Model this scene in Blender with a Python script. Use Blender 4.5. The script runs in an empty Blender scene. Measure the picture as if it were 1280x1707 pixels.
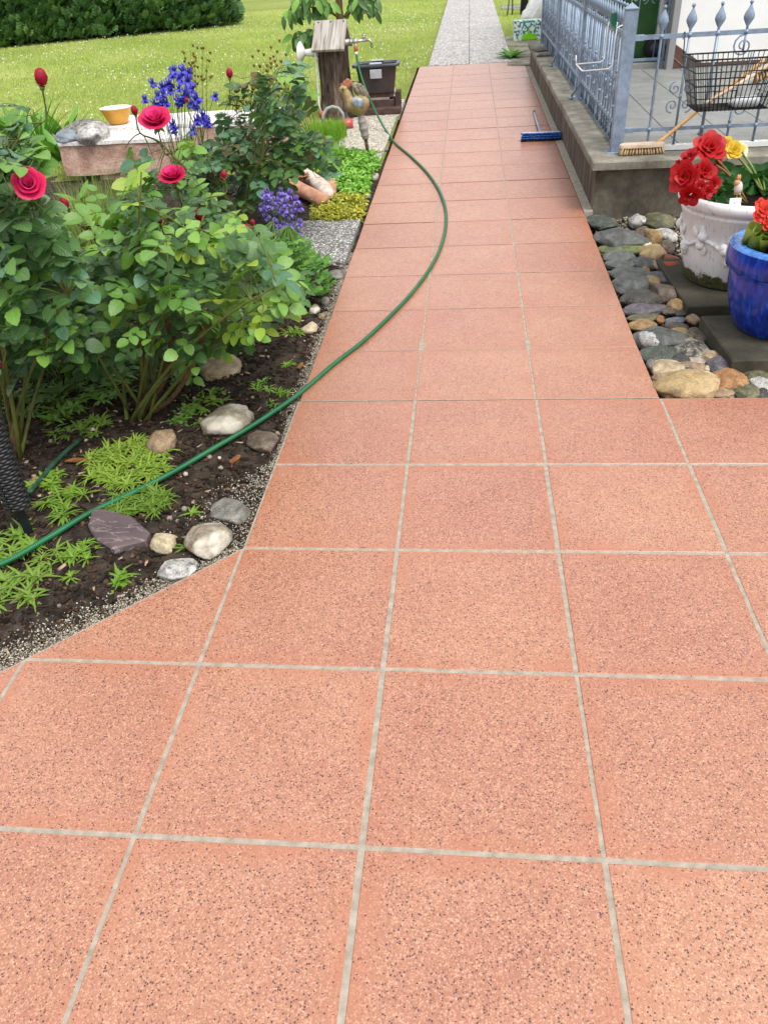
import bpy, bmesh, math, random
import numpy as np
from mathutils import Vector, Matrix, noise

rad = math.radians
random.seed(7)
RNG = np.random.default_rng(7)
SC = bpy.context.scene
COL = SC.collection

# ------------------------------------------------------------------ camera
F_PX = 1275.72                      # focal length in pixels of the 1280 x 1707 photograph
YAW, PITCH, ROLL = -0.1314, 0.6280, -0.0711
CAM = np.array([0.71414, -0.87632, 1.52168])


def cam_axes():
    cy, sy, cp, sp = math.cos(YAW), math.sin(YAW), math.cos(PITCH), math.sin(PITCH)
    cr, sr = math.cos(ROLL), math.sin(ROLL)
    f = np.array([sy * cp, cy * cp, -sp])
    r = np.array([cy, -sy, 0.0])
    u = np.cross(r, f)
    return cr * r + sr * u, -sr * r + cr * u, f


RA, UA, FA = cam_axes()
cam_data = bpy.data.cameras.new('camera')
cam_data.sensor_fit = 'VERTICAL'
cam_data.sensor_height = 24.0
cam_data.lens = 24.0 * F_PX / 1707.0
cam_data.clip_start = 0.05
cam_data.clip_end = 500
camera = bpy.data.objects.new('camera', cam_data)
COL.objects.link(camera)
camera.matrix_world = Matrix([[RA[i], UA[i], -FA[i], CAM[i]] for i in range(3)] + [[0, 0, 0, 1]])
SC.camera = camera

# ------------------------------------------------------------------ sky, sun, exposure
SUN_EL, SUN_AZ = rad(58), rad(132)          # azimuth measured from +Y towards +X
world = bpy.data.worlds.new('World')
SC.world = world
world.use_nodes = True
wn, wl = world.node_tree.nodes, world.node_tree.links
sky = wn.new('ShaderNodeTexSky')
sky.sky_type = 'NISHITA'
sky.sun_disc = False
sky.sun_elevation = SUN_EL
sky.sun_rotation = SUN_AZ
sky.air_density = 1.0
sky.dust_density = 3.0
hsv = wn.new('ShaderNodeHueSaturation')
hsv.inputs['Saturation'].default_value = 0.25     # thin white cloud over the whole sky
wl.new(sky.outputs[0], hsv.inputs['Color'])
cloud_mix = wn.new('ShaderNodeMix')               # half veil of even cloud
cloud_mix.data_type = 'RGBA'
cloud_mix.inputs[0].default_value = 0.5
cloud_mix.inputs[7].default_value = (6.4, 6.5, 6.7, 1)
wl.new(hsv.outputs[0], cloud_mix.inputs[6])
wl.new(cloud_mix.outputs[2], wn['Background'].inputs['Color'])
wn['Background'].inputs['Strength'].default_value = 0.128
sun_data = bpy.data.lights.new('sun', 'SUN')
sun_data.energy = 1.5
sun_data.angle = rad(24)
sun_data.color = (1.0, 0.965, 0.9)
sun = bpy.data.objects.new('sun', sun_data)
COL.objects.link(sun)
sdir = Vector((math.cos(SUN_EL) * math.sin(SUN_AZ), math.cos(SUN_EL) * math.cos(SUN_AZ), math.sin(SUN_EL)))
sun.rotation_euler = sdir.to_track_quat('Z', 'Y').to_euler()
sun.location = sdir * 30
vs = SC.view_settings
vs.view_transform = 'Standard'
vs.look = 'None'
vs.gamma = 1
vs.use_curve_mapping = False
vs.exposure = 0.98
SC.cycles.max_bounces = 6
SC.cycles.diffuse_bounces = 3
SC.cycles.glossy_bounces = 2
SC.cycles.transmission_bounces = 3
SC.cycles.transparent_max_bounces = 4

# ------------------------------------------------------------------ places on the ground
SLOPE, Y_RAMP = 0.0182, 2.684


def gz(y):
    """height of the ground: level near the camera, then rising gently"""
    return SLOPE * min(max(0.0, y - Y_RAMP), 30.0)


def coping_z(y):
    return 0.36 + 0.0115 * (y - 4.56)


def ray(px, py):
    return FA + RA * ((px - 640) / F_PX) - UA * ((py - 853.5) / F_PX)


def on_ground(px, py, h=0.0):
    d = ray(px, py)
    y = 2.0
    for _ in range(30):
        t = (gz(y) + h - CAM[2]) / d[2]
        p = CAM + t * d
        y = p[1]
    return Vector(p)


def on_terrace(px, py, h=0.0):
    d = ray(px, py)
    y = 5.0
    for _ in range(30):
        t = (coping_z(y) + h - CAM[2]) / d[2]
        p = CAM + t * d
        y = p[1]
    return Vector(p)


def at_y(px, py, Y):
    d = ray(px, py)
    return Vector(CAM + d * ((Y - CAM[1]) / d[1]))


# ------------------------------------------------------------------ mesh helpers
class MB:
    """collects shapes; build() links them as ONE mesh object"""

    def __init__(self):
        self.v, self.f, self.a, self.m, self.t = [], [], [], [], []

    def add(self, verts, faces, along=None, mi=0, lt=None):
        o = len(self.v)
        self.v.extend([tuple(p) for p in verts])
        self.a.extend(along if along is not None else [0.0] * len(verts))
        self.t.extend(lt if lt is not None else [-1.0] * len(verts))
        self.f.extend([tuple(i + o for i in q) for q in faces])
        self.m.extend([mi] * len(faces))
        return self

    def box(self, x0, x1, y0, y1, z0, z1, M=None, mi=0, bev=0.0):
        if bev > 0:
            b = bev
            v = []
            for (z, k) in ((z0, 0), (z1 - b, 0), (z1, b)):
                v += [(x0 + k, y0 + k, z), (x1 - k, y0 + k, z), (x1 - k, y1 - k, z), (x0 + k, y1 - k, z)]
            f = [(3, 2, 1, 0), (8, 9, 10, 11)]
            for r in (0, 4):
                for i in range(4):
                    j = (i + 1) % 4
                    f.append((r + i, r + j, r + j + 4, r + i + 4))
        else:
            v = [(x, y, z) for z in (z0, z1) for (x, y) in ((x0, y0), (x1, y0), (x1, y1), (x0, y1))]
            f = [(3, 2, 1, 0), (4, 5, 6, 7), (0, 1, 5, 4), (1, 2, 6, 5), (2, 3, 7, 6), (3, 0, 4, 7)]
        if M is not None:
            v = [M @ Vector(p) for p in v]
        return self.add(v, f, mi=mi)

    def prism(self, poly, z0, z1, bev=0.0, M=None, mi=0, tilt=None):
        n = len(poly)
        c = (sum(p[0] for p in poly) / n, sum(p[1] for p in poly) / n)
        rings = [(z0, 0), (z1 - bev, 0), (z1, bev)] if bev else [(z0, 0), (z1, 0)]
        v = []
        for z, k in rings:
            for x, y in poly:
                d = math.hypot(x - c[0], y - c[1]) or 1
                s = (d - k * 1.3) / d
                zz = z + (tilt(x, y) if tilt else 0)
                v.append((c[0] + (x - c[0]) * s, c[1] + (y - c[1]) * s, zz))
        f = [tuple(range(n - 1, -1, -1)), tuple(range(n * (len(rings) - 1), n * len(rings)))]
        for r in range(len(rings) - 1):
            for i in range(n):
                j = (i + 1) % n
                f.append((r * n + i, r * n + j, r * n + n + j, r * n + n + i))
        if M is not None:
            v = [M @ Vector(p) for p in v]
        return self.add(v, f, mi=mi)

    def tube(self, pts, r, seg=6, cap=True, flat=None, mi=0):
        """a tube along points; r a radius or a list; flat=(sx, sz) squashes the section"""
        P = [Vector(p) for p in pts]
        n = len(P)
        R = r if isinstance(r, (list, tuple)) else [r] * n
        t0 = (P[1] - P[0]).normalized()
        up = Vector((0, 0, 1)) if abs(t0.z) < 0.9 else Vector((1, 0, 0))
        s = t0.cross(up).normalized()
        v, al, L = [], [], 0.0
        for i in range(n):
            t = (P[min(i + 1, n - 1)] - P[max(i - 1, 0)])
            t = t.normalized() if t.length > 1e-9 else t0
            s = (s - t * s.dot(t))
            s = s.normalized() if s.length > 1e-6 else t.orthogonal().normalized()
            b = s.cross(t)
            if i:
                L += (P[i] - P[i - 1]).length
            fx, fz = flat if flat else (1, 1)
            for k in range(seg):
                a = 2 * math.pi * k / seg
                v.append(P[i] + s * (math.cos(a) * R[i] * fx) + b * (math.sin(a) * R[i] * fz))
                al.append(L)
        f = []
        for i in range(n - 1):
            for k in range(seg):
                k2 = (k + 1) % seg
                f.append((i * seg + k, i * seg + k2, (i + 1) * seg + k2, (i + 1) * seg + k))
        if cap:
            f.append(tuple(range(seg - 1, -1, -1)))
            f.append(tuple(range((n - 1) * seg, n * seg)))
        return self.add(v, f, al, mi=mi)

    def bar(self, a, b, w, d=None, mi=0, side=None):
        """a square bar between two points"""
        a, b = Vector(a), Vector(b)
        d = d or w
        t = (b - a).normalized()
        s = Vector(side) if side else (t.cross(Vector((0, 0, 1))) if abs(t.z) < 0.95 else Vector((1, 0, 0)))
        s = (s - t * s.dot(t)).normalized()
        n = s.cross(t)
        v = []
        for p in (a, b):
            for i, j in ((-1, -1), (1, -1), (1, 1), (-1, 1)):
                v.append(p + s * (i * w / 2) + n * (j * d / 2))
        return self.add(v, [(3, 2, 1, 0), (4, 5, 6, 7), (0, 1, 5, 4), (1, 2, 6, 5), (2, 3, 7, 6), (3, 0, 4, 7)], mi=mi)

    def lathe(self, prof, seg=32, M=None, mi=0, wob=None, cap=True):
        v = []
        for r, z in prof:
            for k in range(seg):
                a = 2 * math.pi * k / seg
                rr = r + (wob(a, z) if wob else 0)
                v.append((rr * math.cos(a), rr * math.sin(a), z))
        f = []
        for i in range(len(prof) - 1):
            for k in range(seg):
                k2 = (k + 1) % seg
                f.append((i * seg + k, i * seg + k2, (i + 1) * seg + k2, (i + 1) * seg + k))
        if cap and prof[0][0] > 1e-4:
            f.append(tuple(range(seg - 1, -1, -1)))
        if cap and prof[-1][0] > 1e-4:
            f.append(tuple(range((len(prof) - 1) * seg, len(prof) * seg)))
        if M is not None:
            v = [M @ Vector(p) for p in v]
        return self.add(v, f, mi=mi)

    def ball(self, c, r, seg=10, rings=6, sc=(1, 1, 1), M=None, mi=0):
        v, f = [], []
        for i in range(rings + 1):
            th = math.pi * i / rings
            for k in range(seg):
                a = 2 * math.pi * k / seg
                p = Vector((math.sin(th) * math.cos(a) * sc[0], math.sin(th) * math.sin(a) * sc[1], math.cos(th) * sc[2])) * r
                if M is not None:
                    p = M @ p
                v.append(p + Vector(c))
        for i in range(rings):
            for k in range(seg):
                k2 = (k + 1) % seg
                f.append((i * seg + k, (i + 1) * seg + k, (i + 1) * seg + k2, i * seg + k2))
        return self.add(v, f, mi=mi)

    def mesh(self, name, mats=None, smooth=True, along=False):
        me = bpy.data.meshes.new(name)
        me.from_pydata(self.v, [], self.f)
        if mats is not None:
            for m in (mats if isinstance(mats, (list, tuple)) else [mats]):
                me.materials.append(m)
            if len(me.materials) > 1:
                me.polygons.foreach_set('material_index', self.m)
        if smooth:
            me.polygons.foreach_set('use_smooth', [True] * len(me.polygons))
        if along:
            at = me.attributes.new('along', 'FLOAT', 'POINT')
            at.data.foreach_set('value', self.a)
        if any(x >= 0 for x in self.t):          # a leaf: how far along, how far from the midrib
            for nm, dat in (('leaf_t', self.t), ('leaf_u', self.a)):
                me.attributes.new(nm, 'FLOAT', 'POINT').data.foreach_set('value', dat)
        me.validate()
        me.update()
        return me

    def build(self, name, mats, parent=None, smooth=True, along=False, loc=None, rot=None):
        return put(name, self.mesh(name, mats, smooth, along), parent, loc, rot)


def put(name, me, parent=None, loc=None, rot=None, scale=None):
    o = bpy.data.objects.new(name, me)
    COL.objects.link(o)
    if parent is not None:
        o.parent = parent
    if loc is not None:
        o.location = loc
    if rot is not None:
        o.rotation_euler = rot
    if scale is not None:
        o.scale = scale if not isinstance(scale, (int, float)) else (scale,) * 3
    return o


def tag(o, label=None, cat=None, group=None, kind=None):
    if label:
        o['label'] = label
    if cat:
        o['category'] = cat
    if group:
        o['group'] = group
    if kind:
        o['kind'] = kind
    return o


def empty(name, loc=(0, 0, 0), rz=0.0, label=None, cat=None, group=None, kind=None):
    o = bpy.data.objects.new(name, None)
    COL.objects.link(o)
    o.location = loc
    o.rotation_euler = (0, 0, rz)
    o.empty_display_size = 0.05
    return tag(o, label, cat, group, kind)


def autosmooth(o, ang=40):
    me = o.data
    bm = bmesh.new()
    bm.from_mesh(me)
    for e in bm.edges:
        e.smooth = len(e.link_faces) == 2 and e.calc_face_angle(0) < rad(ang)
    bm.to_mesh(me)
    bm.free()
    return o


def frame(origin, xdir, zdir):
    """matrix whose local x runs along xdir and local z near zdir"""
    x = Vector(xdir).normalized()
    z = Vector(zdir)
    z = z - x * z.dot(x)
    z = z.normalized() if z.length > 1e-5 else x.orthogonal().normalized()
    y = z.cross(x)
    return Matrix(((x.x, y.x, z.x, origin[0]), (x.y, y.y, z.y, origin[1]), (x.z, y.z, z.z, origin[2]), (0, 0, 0, 1)))


def arc(a, b, lift, n=8, side=(0, 0, 0)):
    a, b = Vector(a), Vector(b)
    m = (a + b) / 2 + Vector((0, 0, lift)) + Vector(side)
    return [(1 - t) ** 2 * a + 2 * t * (1 - t) * m + t * t * b for t in [i / (n - 1) for i in range(n)]]


def spline(pts, n=8):
    """points on a Catmull-Rom curve through pts"""
    P = [Vector(p) for p in pts]
    P = [P[0] * 2 - P[1]] + P + [P[-1] * 2 - P[-2]]
    out = []
    for i in range(1, len(P) - 2):
        for k in range(n):
            t = k / n
            a, b, c, d = P[i - 1], P[i], P[i + 1], P[i + 2]
            out.append(0.5 * ((2 * b) + (c - a) * t + (2 * a - 5 * b + 4 * c - d) * t * t + (3 * b - a - 3 * c + d) * t ** 3))
    out.append(P[-2])
    return out


# ------------------------------------------------------------------ materials
def srgb(h):
    """hex colour -> linear rgba"""
    c = [int(h[i:i + 2], 16) / 255 for i in (0, 2, 4)]
    return tuple([x / 12.92 if x <= 0.04045 else ((x + 0.055) / 1.055) ** 2.4 for x in c] + [1.0])


class Mat:
    def __init__(self, name, rough=0.7, spec=0.4, metal=0.0):
        self.m = bpy.data.materials.new(name)
        self.m.use_nodes = True
        self.n, self.l = self.m.node_tree.nodes, self.m.node_tree.links
        self.b = self.n['Principled BSDF']
        self.b.inputs['Roughness'].default_value = rough
        self.b.inputs['Specular IOR Level'].default_value = spec
        self.b.inputs['Metallic'].default_value = metal
        self._co = {}

    def co(self, kind='world'):
        if kind not in self._co:
            if kind == 'world':
                self._co[kind] = self.n.new('ShaderNodeNewGeometry').outputs['Position']
            else:
                self._co[kind] = self.n.new('ShaderNodeTexCoord').outputs['Object']
        return self._co[kind]

    def mapped(self, kind, scale=(1, 1, 1), rot=(0, 0, 0)):
        mp = self.n.new('ShaderNodeMapping')
        mp.inputs['Scale'].default_value = scale
        mp.inputs['Rotation'].default_value = rot
        self.l.new(self.co(kind), mp.inputs['Vector'])
        return mp.outputs[0]

    def noise(self, scale, detail=4, rough=0.6, co='world', dist=0.0):
        t = self.n.new('ShaderNodeTexNoise')
        t.inputs['Scale'].default_value = scale
        t.inputs['Detail'].default_value = detail
        t.inputs['Roughness'].default_value = rough
        t.inputs['Distortion'].default_value = dist
        self.l.new(co if not isinstance(co, str) else self.co(co), t.inputs['Vector'])
        return t.outputs['Fac']

    def voro(self, scale, feature='F1', co='world', out='Color', rnd=1.0):
        t = self.n.new('ShaderNodeTexVoronoi')
        t.feature = feature
        t.inputs['Scale'].default_value = scale
        t.inputs['Randomness'].default_value = rnd
        self.l.new(co if not isinstance(co, str) else self.co(co), t.inputs['Vector'])
        return t.outputs[out]

    def ramp(self, fac, stops, interp='LINEAR'):
        r = self.n.new('ShaderNodeValToRGB')
        r.color_ramp.interpolation = interp
        e = r.color_ramp.elements
        while len(e) < len(stops):
            e.new(0.5)
        for el, (p, c) in zip(e, stops):
            el.position = p
            el.color = c if not isinstance(c, (int, float)) else (c, c, c, 1)
        self.l.new(fac, r.inputs[0])
        return r.outputs[0]

    def mix(self, fac, a, b, mode='MIX'):
        x = self.n.new('ShaderNodeMix')
        x.data_type = 'RGBA'
        x.blend_type = mode
        for sock, val in ((x.inputs[0], fac), (x.inputs[6], a), (x.inputs[7], b)):
            if isinstance(val, (int, float, tuple)):
                sock.default_value = val
            else:
                self.l.new(val, sock)
        return x.outputs[2]

    def math(self, op, a, b=0.0):
        x = self.n.new('ShaderNodeMath')
        x.operation = op
        for s, v in ((x.inputs[0], a), (x.inputs[1], b)):
            if isinstance(v, (int, float)):
                s.default_value = v
            else:
                self.l.new(v, s)
        return x.outputs[0]

    def sep(self, v, i):
        s = self.n.new('ShaderNodeSeparateXYZ')
        self.l.new(v, s.inputs[0])
        return s.outputs[i]

    def random(self):
        return self.n.new('ShaderNodeObjectInfo').outputs['Random']

    def attr(self, name):
        a = self.n.new('ShaderNodeAttribute')
        a.attribute_name = name
        return a

    def color(self, c):
        if isinstance(c, tuple):
            self.b.inputs['Base Color'].default_value = c
        else:
            self.l.new(c, self.b.inputs['Base Color'])
        return self

    def rough(self, v):
        self.l.new(v, self.b.inputs['Roughness'])
        return self

    def bump(self, h, strength=0.4, dist=0.01):
        b = self.n.new('ShaderNodeBump')
        b.inputs['Strength'].default_value = strength
        b.inputs['Distance'].default_value = dist
        self.l.new(h, b.inputs['Height'])
        if self.b.inputs['Normal'].is_linked:
            self.l.new(self.b.inputs['Normal'].links[0].from_socket, b.inputs['Normal'])
        self.l.new(b.outputs[0], self.b.inputs['Normal'])
        return self

    def translucent(self, color, amount=0.3):
        t = self.n.new('ShaderNodeBsdfTranslucent')
        if isinstance(color, tuple):
            t.inputs[0].default_value = color
        else:
            self.l.new(color, t.inputs[0])
        mx = self.n.new('ShaderNodeMixShader')
        mx.inputs[0].default_value = amount
        self.l.new(self.b.outputs[0], mx.inputs[1])
        self.l.new(t.outputs[0], mx.inputs[2])
        self.l.new(mx.outputs[0], self.n['Material Output'].inputs[0])
        return self


def plain(name, a, b=None, scale=20, rough=0.6, spec=0.4, metal=0.0, bump=0.0, bscale=60, dist=0.004, co='obj', lo=0.35, hi=0.65):
    """a colour that wanders between a and b"""
    m = Mat(name, rough, spec, metal)
    b = b or a
    m.color(m.ramp(m.noise(scale, 5, 0.6, co), [(lo, srgb(a)), (hi, srgb(b))]))
    if bump:
        m.bump(m.noise(bscale, 4, 0.6, co), bump, dist)
    return m.m


def leaf_mat(name, stops, trans=0.24, rough=0.38, vein=True):
    """leaf colours picked per leaf, broken up inside the leaf"""
    m = Mat(name, rough, 0.45)
    rnd = m.random()
    tint = m.attr('tint')
    f = m.math('FRACT', m.math('ADD', rnd, tint.outputs['Fac']))
    c = m.ramp(f, [(p, srgb(h)) for p, h in stops])
    n = m.noise(45, 4, 0.6, 'obj')
    c = m.mix(m.ramp(n, [(0.3, 0.0), (0.75, 0.5)]), c, m.mix(1.0, c, (0.7, 0.78, 0.58, 1), 'MULTIPLY'))
    u, t = m.attr('leaf_u').outputs['Fac'], m.attr('leaf_t').outputs['Fac']
    rib = m.ramp(u, [(0.0, 1.0), (0.10, 0.0)])
    side = m.math('SINE', m.math('MULTIPLY', m.math('SUBTRACT', m.math('MULTIPLY', t, 7.0), m.math('MULTIPLY', u, 2.2)), 6.2832))
    is_leaf = m.math('GREATER_THAN', t, 0.001)
    vein = m.math('MULTIPLY', m.math('MAXIMUM', rib, m.math('MULTIPLY', m.ramp(side, [(0.80, 0.0), (0.98, 1.0)]), 0.6)), is_leaf)
    c = m.mix(m.math('MULTIPLY', vein, 0.38), c, m.mix(0.5, c, (0.42, 0.52, 0.22, 1)))
    m.color(c)
    m.bump(m.math('ADD', m.math('MULTIPLY', side, 0.35), m.math('MULTIPLY', rib, -1.0)), 0.25, 0.0025)
    m.bump(m.noise(90, 3, 0.6, 'obj'), 0.3, 0.004)
    m.translucent(m.mix(1.0, c, (1.15, 1.25, 0.55, 1), 'MULTIPLY'), trans)
    return m.m


# ------------------------------------------------------------------ surface materials
def tile_material():
    m = Mat('red_washed_tile', 0.42, 0.85)
    w = m.co('world')
    big = m.noise(1.3, 4, 0.55)
    mid = m.noise(4.5, 6, 0.7)
    rnd = m.random()
    base = m.ramp(mid, [(0.3, srgb('945d48')), (0.55, srgb('9d6a54')), (0.8, srgb('a67762'))])
    base = m.mix(m.ramp(big, [(0.35, 0.0), (0.7, 0.5)]), base, srgb('ad7e5f'))
    base = m.mix(m.math('MULTIPLY', rnd, 0.32), base, srgb('8a4c3c'))
    # the rim of each tile is smoother and more orange
    ob = m.co('obj')
    ex = m.math('MAXIMUM', m.math('ABSOLUTE', m.sep(ob, 0)), m.math('ABSOLUTE', m.sep(ob, 1)))
    edge = m.math('MULTIPLY', m.ramp(ex, [(0.185, 0.0), (0.245, 1.0)]), m.ramp(m.noise(5, 3, 0.6), [(0.38, 0.0), (0.62, 1.0)]))
    base = m.mix(m.math('MULTIPLY', edge, 0.7), base, srgb('a26347'))
    jig = m.n.new('ShaderNodeVectorMath')
    jig.operation = 'MULTIPLY_ADD'
    nz = m.n.new('ShaderNodeTexNoise')
    nz.inputs['Scale'].default_value = 320
    nz.inputs['Detail'].default_value = 1
    m.l.new(w, nz.inputs['Vector'])
    m.l.new(nz.outputs['Color'], jig.inputs[0])
    jig.inputs[1].default_value = (0.004, 0.004, 0.004)
    m.l.new(w, jig.inputs[2])
    v = jig.outputs[0]
    g = m.sep(m.voro(240, 'F1', v, 'Color'), 0)
    inside = m.ramp(m.voro(240, 'F1', v, 'Distance'), [(0.36, 1.0), (0.58, 0.0)])
    patch = m.noise(3.5, 4, 0.6)
    clean = m.math('SUBTRACT', 1.0, m.math('MULTIPLY', edge, 0.75))
    dark_thr = m.math('MULTIPLY', m.ramp(patch, [(0.3, 0.08), (0.7, 0.17)]), clean)
    dark = m.math('MULTIPLY', m.math('LESS_THAN', g, dark_thr), inside)
    pale = m.math('MULTIPLY', m.math('GREATER_THAN', g, 0.74), m.math('MULTIPLY', inside, clean))
    g2 = m.sep(m.voro(340, 'F1', v, 'Color'), 1)
    fine_p = m.math('MULTIPLY', m.math('GREATER_THAN', g2, 0.76), clean)
    fine_d = m.math('MULTIPLY', m.math('LESS_THAN', g2, 0.10), clean)
    c = m.mix(m.math('MULTIPLY', fine_p, 0.28), base, srgb('cfa083'))
    c = m.mix(m.math('MULTIPLY', fine_d, 0.4), c, srgb('52302a'))
    c = m.mix(m.math('MULTIPLY', pale, 0.48), c, srgb('d2a688'))
    c = m.mix(m.math('MULTIPLY', dark, 0.95), c, srgb('321c1b'))
    m.color(c)
    m.rough(m.ramp(m.noise(30, 3, 0.6), [(0.3, 0.28), (0.7, 0.42)]))
    m.bump(m.math('ADD', m.math('MULTIPLY', g, 0.6), m.noise(420, 2, 0.6)), 0.16, 0.0015)
    return m.m


def aggregate_material(name, cols, scale, mortar):
    m = Mat(name, 0.7, 0.35)
    c = m.sep(m.voro(scale, 'F1', 'world', 'Color'), 0)
    d = m.voro(scale, 'F1', 'world', 'Distance')
    col = m.ramp(c, [((i + 0.5) / len(cols), srgb(h)) for i, h in enumerate(cols)], 'CONSTANT')
    k = m.ramp(d, [(0.42, 0.0), (0.62, 1.0)])
    col = m.mix(k, col, srgb(mortar))
    col = m.mix(m.ramp(m.noise(2.5, 4), [(0.4, 0.0), (0.75, 0.4)]), col, m.mix(1.0, col, (0.72, 0.72, 0.68, 1), 'MULTIPLY'))
    m.color(col)
    m.bump(m.math('SUBTRACT', 1.0, d), 0.5, 0.006)
    return m.m


def stained_concrete(name, a, b, stain, streak=True, rough=0.85):
    m = Mat(name, rough, 0.3)
    c = m.ramp(m.noise(7, 6, 0.65), [(0.3, srgb(a)), (0.7, srgb(b))])
    vec = m.mapped('world', (9, 9, 1.1)) if streak else m.co('world')
    s = m.ramp(m.noise(1.0 if streak else 3.0, 6, 0.7, vec), [(0.42, 0.0), (0.68, 1.0)])
    c = m.mix(m.math('MULTIPLY', s, 0.8), c, srgb(stain))
    if streak:
        v2 = m.mapped('world', (16, 16, 0.8))
        c = m.mix(m.ramp(m.noise(1.0, 5, 0.7, v2), [(0.52, 0.0), (0.66, 0.75)]), c, srgb('8d8578'))
    c = m.mix(m.ramp(m.noise(60, 4, 0.7), [(0.45, 0.0), (0.7, 0.5)]), c, m.mix(1.0, c, (0.55, 0.55, 0.52, 1), 'MULTIPLY'))
    m.color(c)
    m.bump(m.noise(120, 4, 0.7), 0.5, 0.004)
    return m.m


M = {}
M['tile'] = tile_material()
M['grout'] = plain('grey_grout', '877d70', 'a59b8e', 30, 0.9, 0.2, bump=0.5, bscale=300, dist=0.002, co='world')
M['slab_light'] = aggregate_material('pale_pebble_slab', ['d8d0c0', '8c8478', 'c4b8a4', 'e6e0d4', '6c665e', 'b0a898', 'cfc4b0'], 75, '8e877a')
M['slab_grey'] = aggregate_material('grey_pebble_slab', ['b8b4b0', '6a6866', '8e8c8a', 'd6d2cc', '4c4a4a', 'a4a09c', '7c7a78'], 70, '6a6866')
M['path_grey'] = aggregate_material('grey_path_slab', ['c2bdb6', '858284', '9c999c', 'd2ccc2', '6c696c', 'b0aba8', '918e90'], 34, '928f8e')
M['soil'] = plain('dark_garden_soil', '231d19', '4c4239', 18, 0.95, 0.15, bump=1.0, bscale=70, dist=0.02, co='world')
M['earth'] = plain('earth', '3a2e22', '4c4030', 3, 0.95, 0.1, co='world')
M['concrete'] = stained_concrete('stained_concrete', '453d35', '62584c', '28231d')
M['concrete_front'] = stained_concrete('weathered_concrete', '524d42', '7f7869', '322e24', False)
M['coping'] = stained_concrete('coping_concrete', '746f65', '9c968a', '3f3d2e', False)
M['floor_tile'] = stained_concrete('grey_terrace_tile', '7a7b78', '878885', '6c6c68', False, 0.55)


def lawn_material():
    m = Mat('lawn_green', 0.9, 0.15)
    a = m.ramp(m.noise(0.7, 5, 0.6), [(0.3, srgb('98ac50')), (0.55, srgb('aebc60')), (0.75, srgb('bec476'))])
    b = m.ramp(m.noise(38, 5, 0.75), [(0.3, 0.35), (0.7, 1.0)])
    m.color(m.mix(1.0, a, b, 'MULTIPLY'))
    m.bump(m.noise(55, 4, 0.75), 1.0, 0.05)
    return m.m


M['lawn'] = lawn_material()


def tint_mat(name, stops, rough=0.8, spec=0.3, trans=0.0, bump=0.0):
    """colour read from the point attribute tint"""
    m = Mat(name, rough, spec)
    c = m.ramp(m.attr('tint').outputs['Fac'], [(p, srgb(h)) for p, h in stops])
    m.color(c)
    if trans:
        m.translucent(m.mix(1.0, c, (1.1, 1.2, 0.6, 1), 'MULTIPLY'), trans)
    if bump:
        m.bump(m.noise(200, 3), bump, 0.002)
    return m.m


# ------------------------------------------------------------------ scattering
def rots(n, tilt=3.14159, rng=RNG):
    """n random rotation matrices, tilted from upright by at most tilt"""
    az, tl, sp = rng.uniform(0, 2 * np.pi, n), rng.uniform(0, tilt, n), rng.uniform(0, 2 * np.pi, n)
    c, s = np.cos(az), np.sin(az)
    Rz = np.zeros((n, 3, 3)); Rz[:, 0, 0] = c; Rz[:, 0, 1] = -s; Rz[:, 1, 0] = s; Rz[:, 1, 1] = c; Rz[:, 2, 2] = 1
    c, s = np.cos(tl), np.sin(tl)
    Rx = np.zeros((n, 3, 3)); Rx[:, 0, 0] = 1; Rx[:, 1, 1] = c; Rx[:, 1, 2] = -s; Rx[:, 2, 1] = s; Rx[:, 2, 2] = c
    c, s = np.cos(sp), np.sin(sp)
    Rs = np.zeros((n, 3, 3)); Rs[:, 0, 0] = c; Rs[:, 0, 1] = -s; Rs[:, 1, 0] = s; Rs[:, 1, 1] = c; Rs[:, 2, 2] = 1
    return Rz @ Rx @ Rs


def scatter_mesh(name, bv, bf, pos, R, S, mat, tint=None, smooth=False, btint=None):
    bv = np.asarray(bv, float)
    bf = np.asarray(bf, int)
    n, k = len(pos), len(bv)
    S = np.asarray(S, float)
    if S.ndim == 1:
        S = np.repeat(S[:, None], 3, 1)
    V = np.einsum('nij,nkj->nki', R, bv[None] * S[:, None, :]) + np.asarray(pos)[:, None, :]
    V = V.reshape(-1, 3)
    Fc = (bf[None] + (np.arange(n) * k)[:, None, None]).reshape(-1, bf.shape[1])
    me = bpy.data.meshes.new(name)
    me.vertices.add(len(V))
    me.vertices.foreach_set('co', V.ravel())
    q = bf.shape[1]
    me.loops.add(Fc.size)
    me.loops.foreach_set('vertex_index', Fc.ravel())
    me.polygons.add(len(Fc))
    me.polygons.foreach_set('loop_start', np.arange(len(Fc)) * q)
    me.polygons.foreach_set('loop_total', np.full(len(Fc), q))
    if smooth:
        me.polygons.foreach_set('use_smooth', np.ones(len(Fc), bool))
    at = me.attributes.new('tint', 'FLOAT', 'POINT')
    t = RNG.uniform(0, 1, n) if tint is None else np.asarray(tint)
    T = np.repeat(t, k)
    if btint is not None:
        T = np.clip(T + np.tile(btint, n), 0, 1)
    at.data.foreach_set('value', T)
    me.materials.append(mat)
    me.update(calc_edges=True)
    return me


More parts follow.
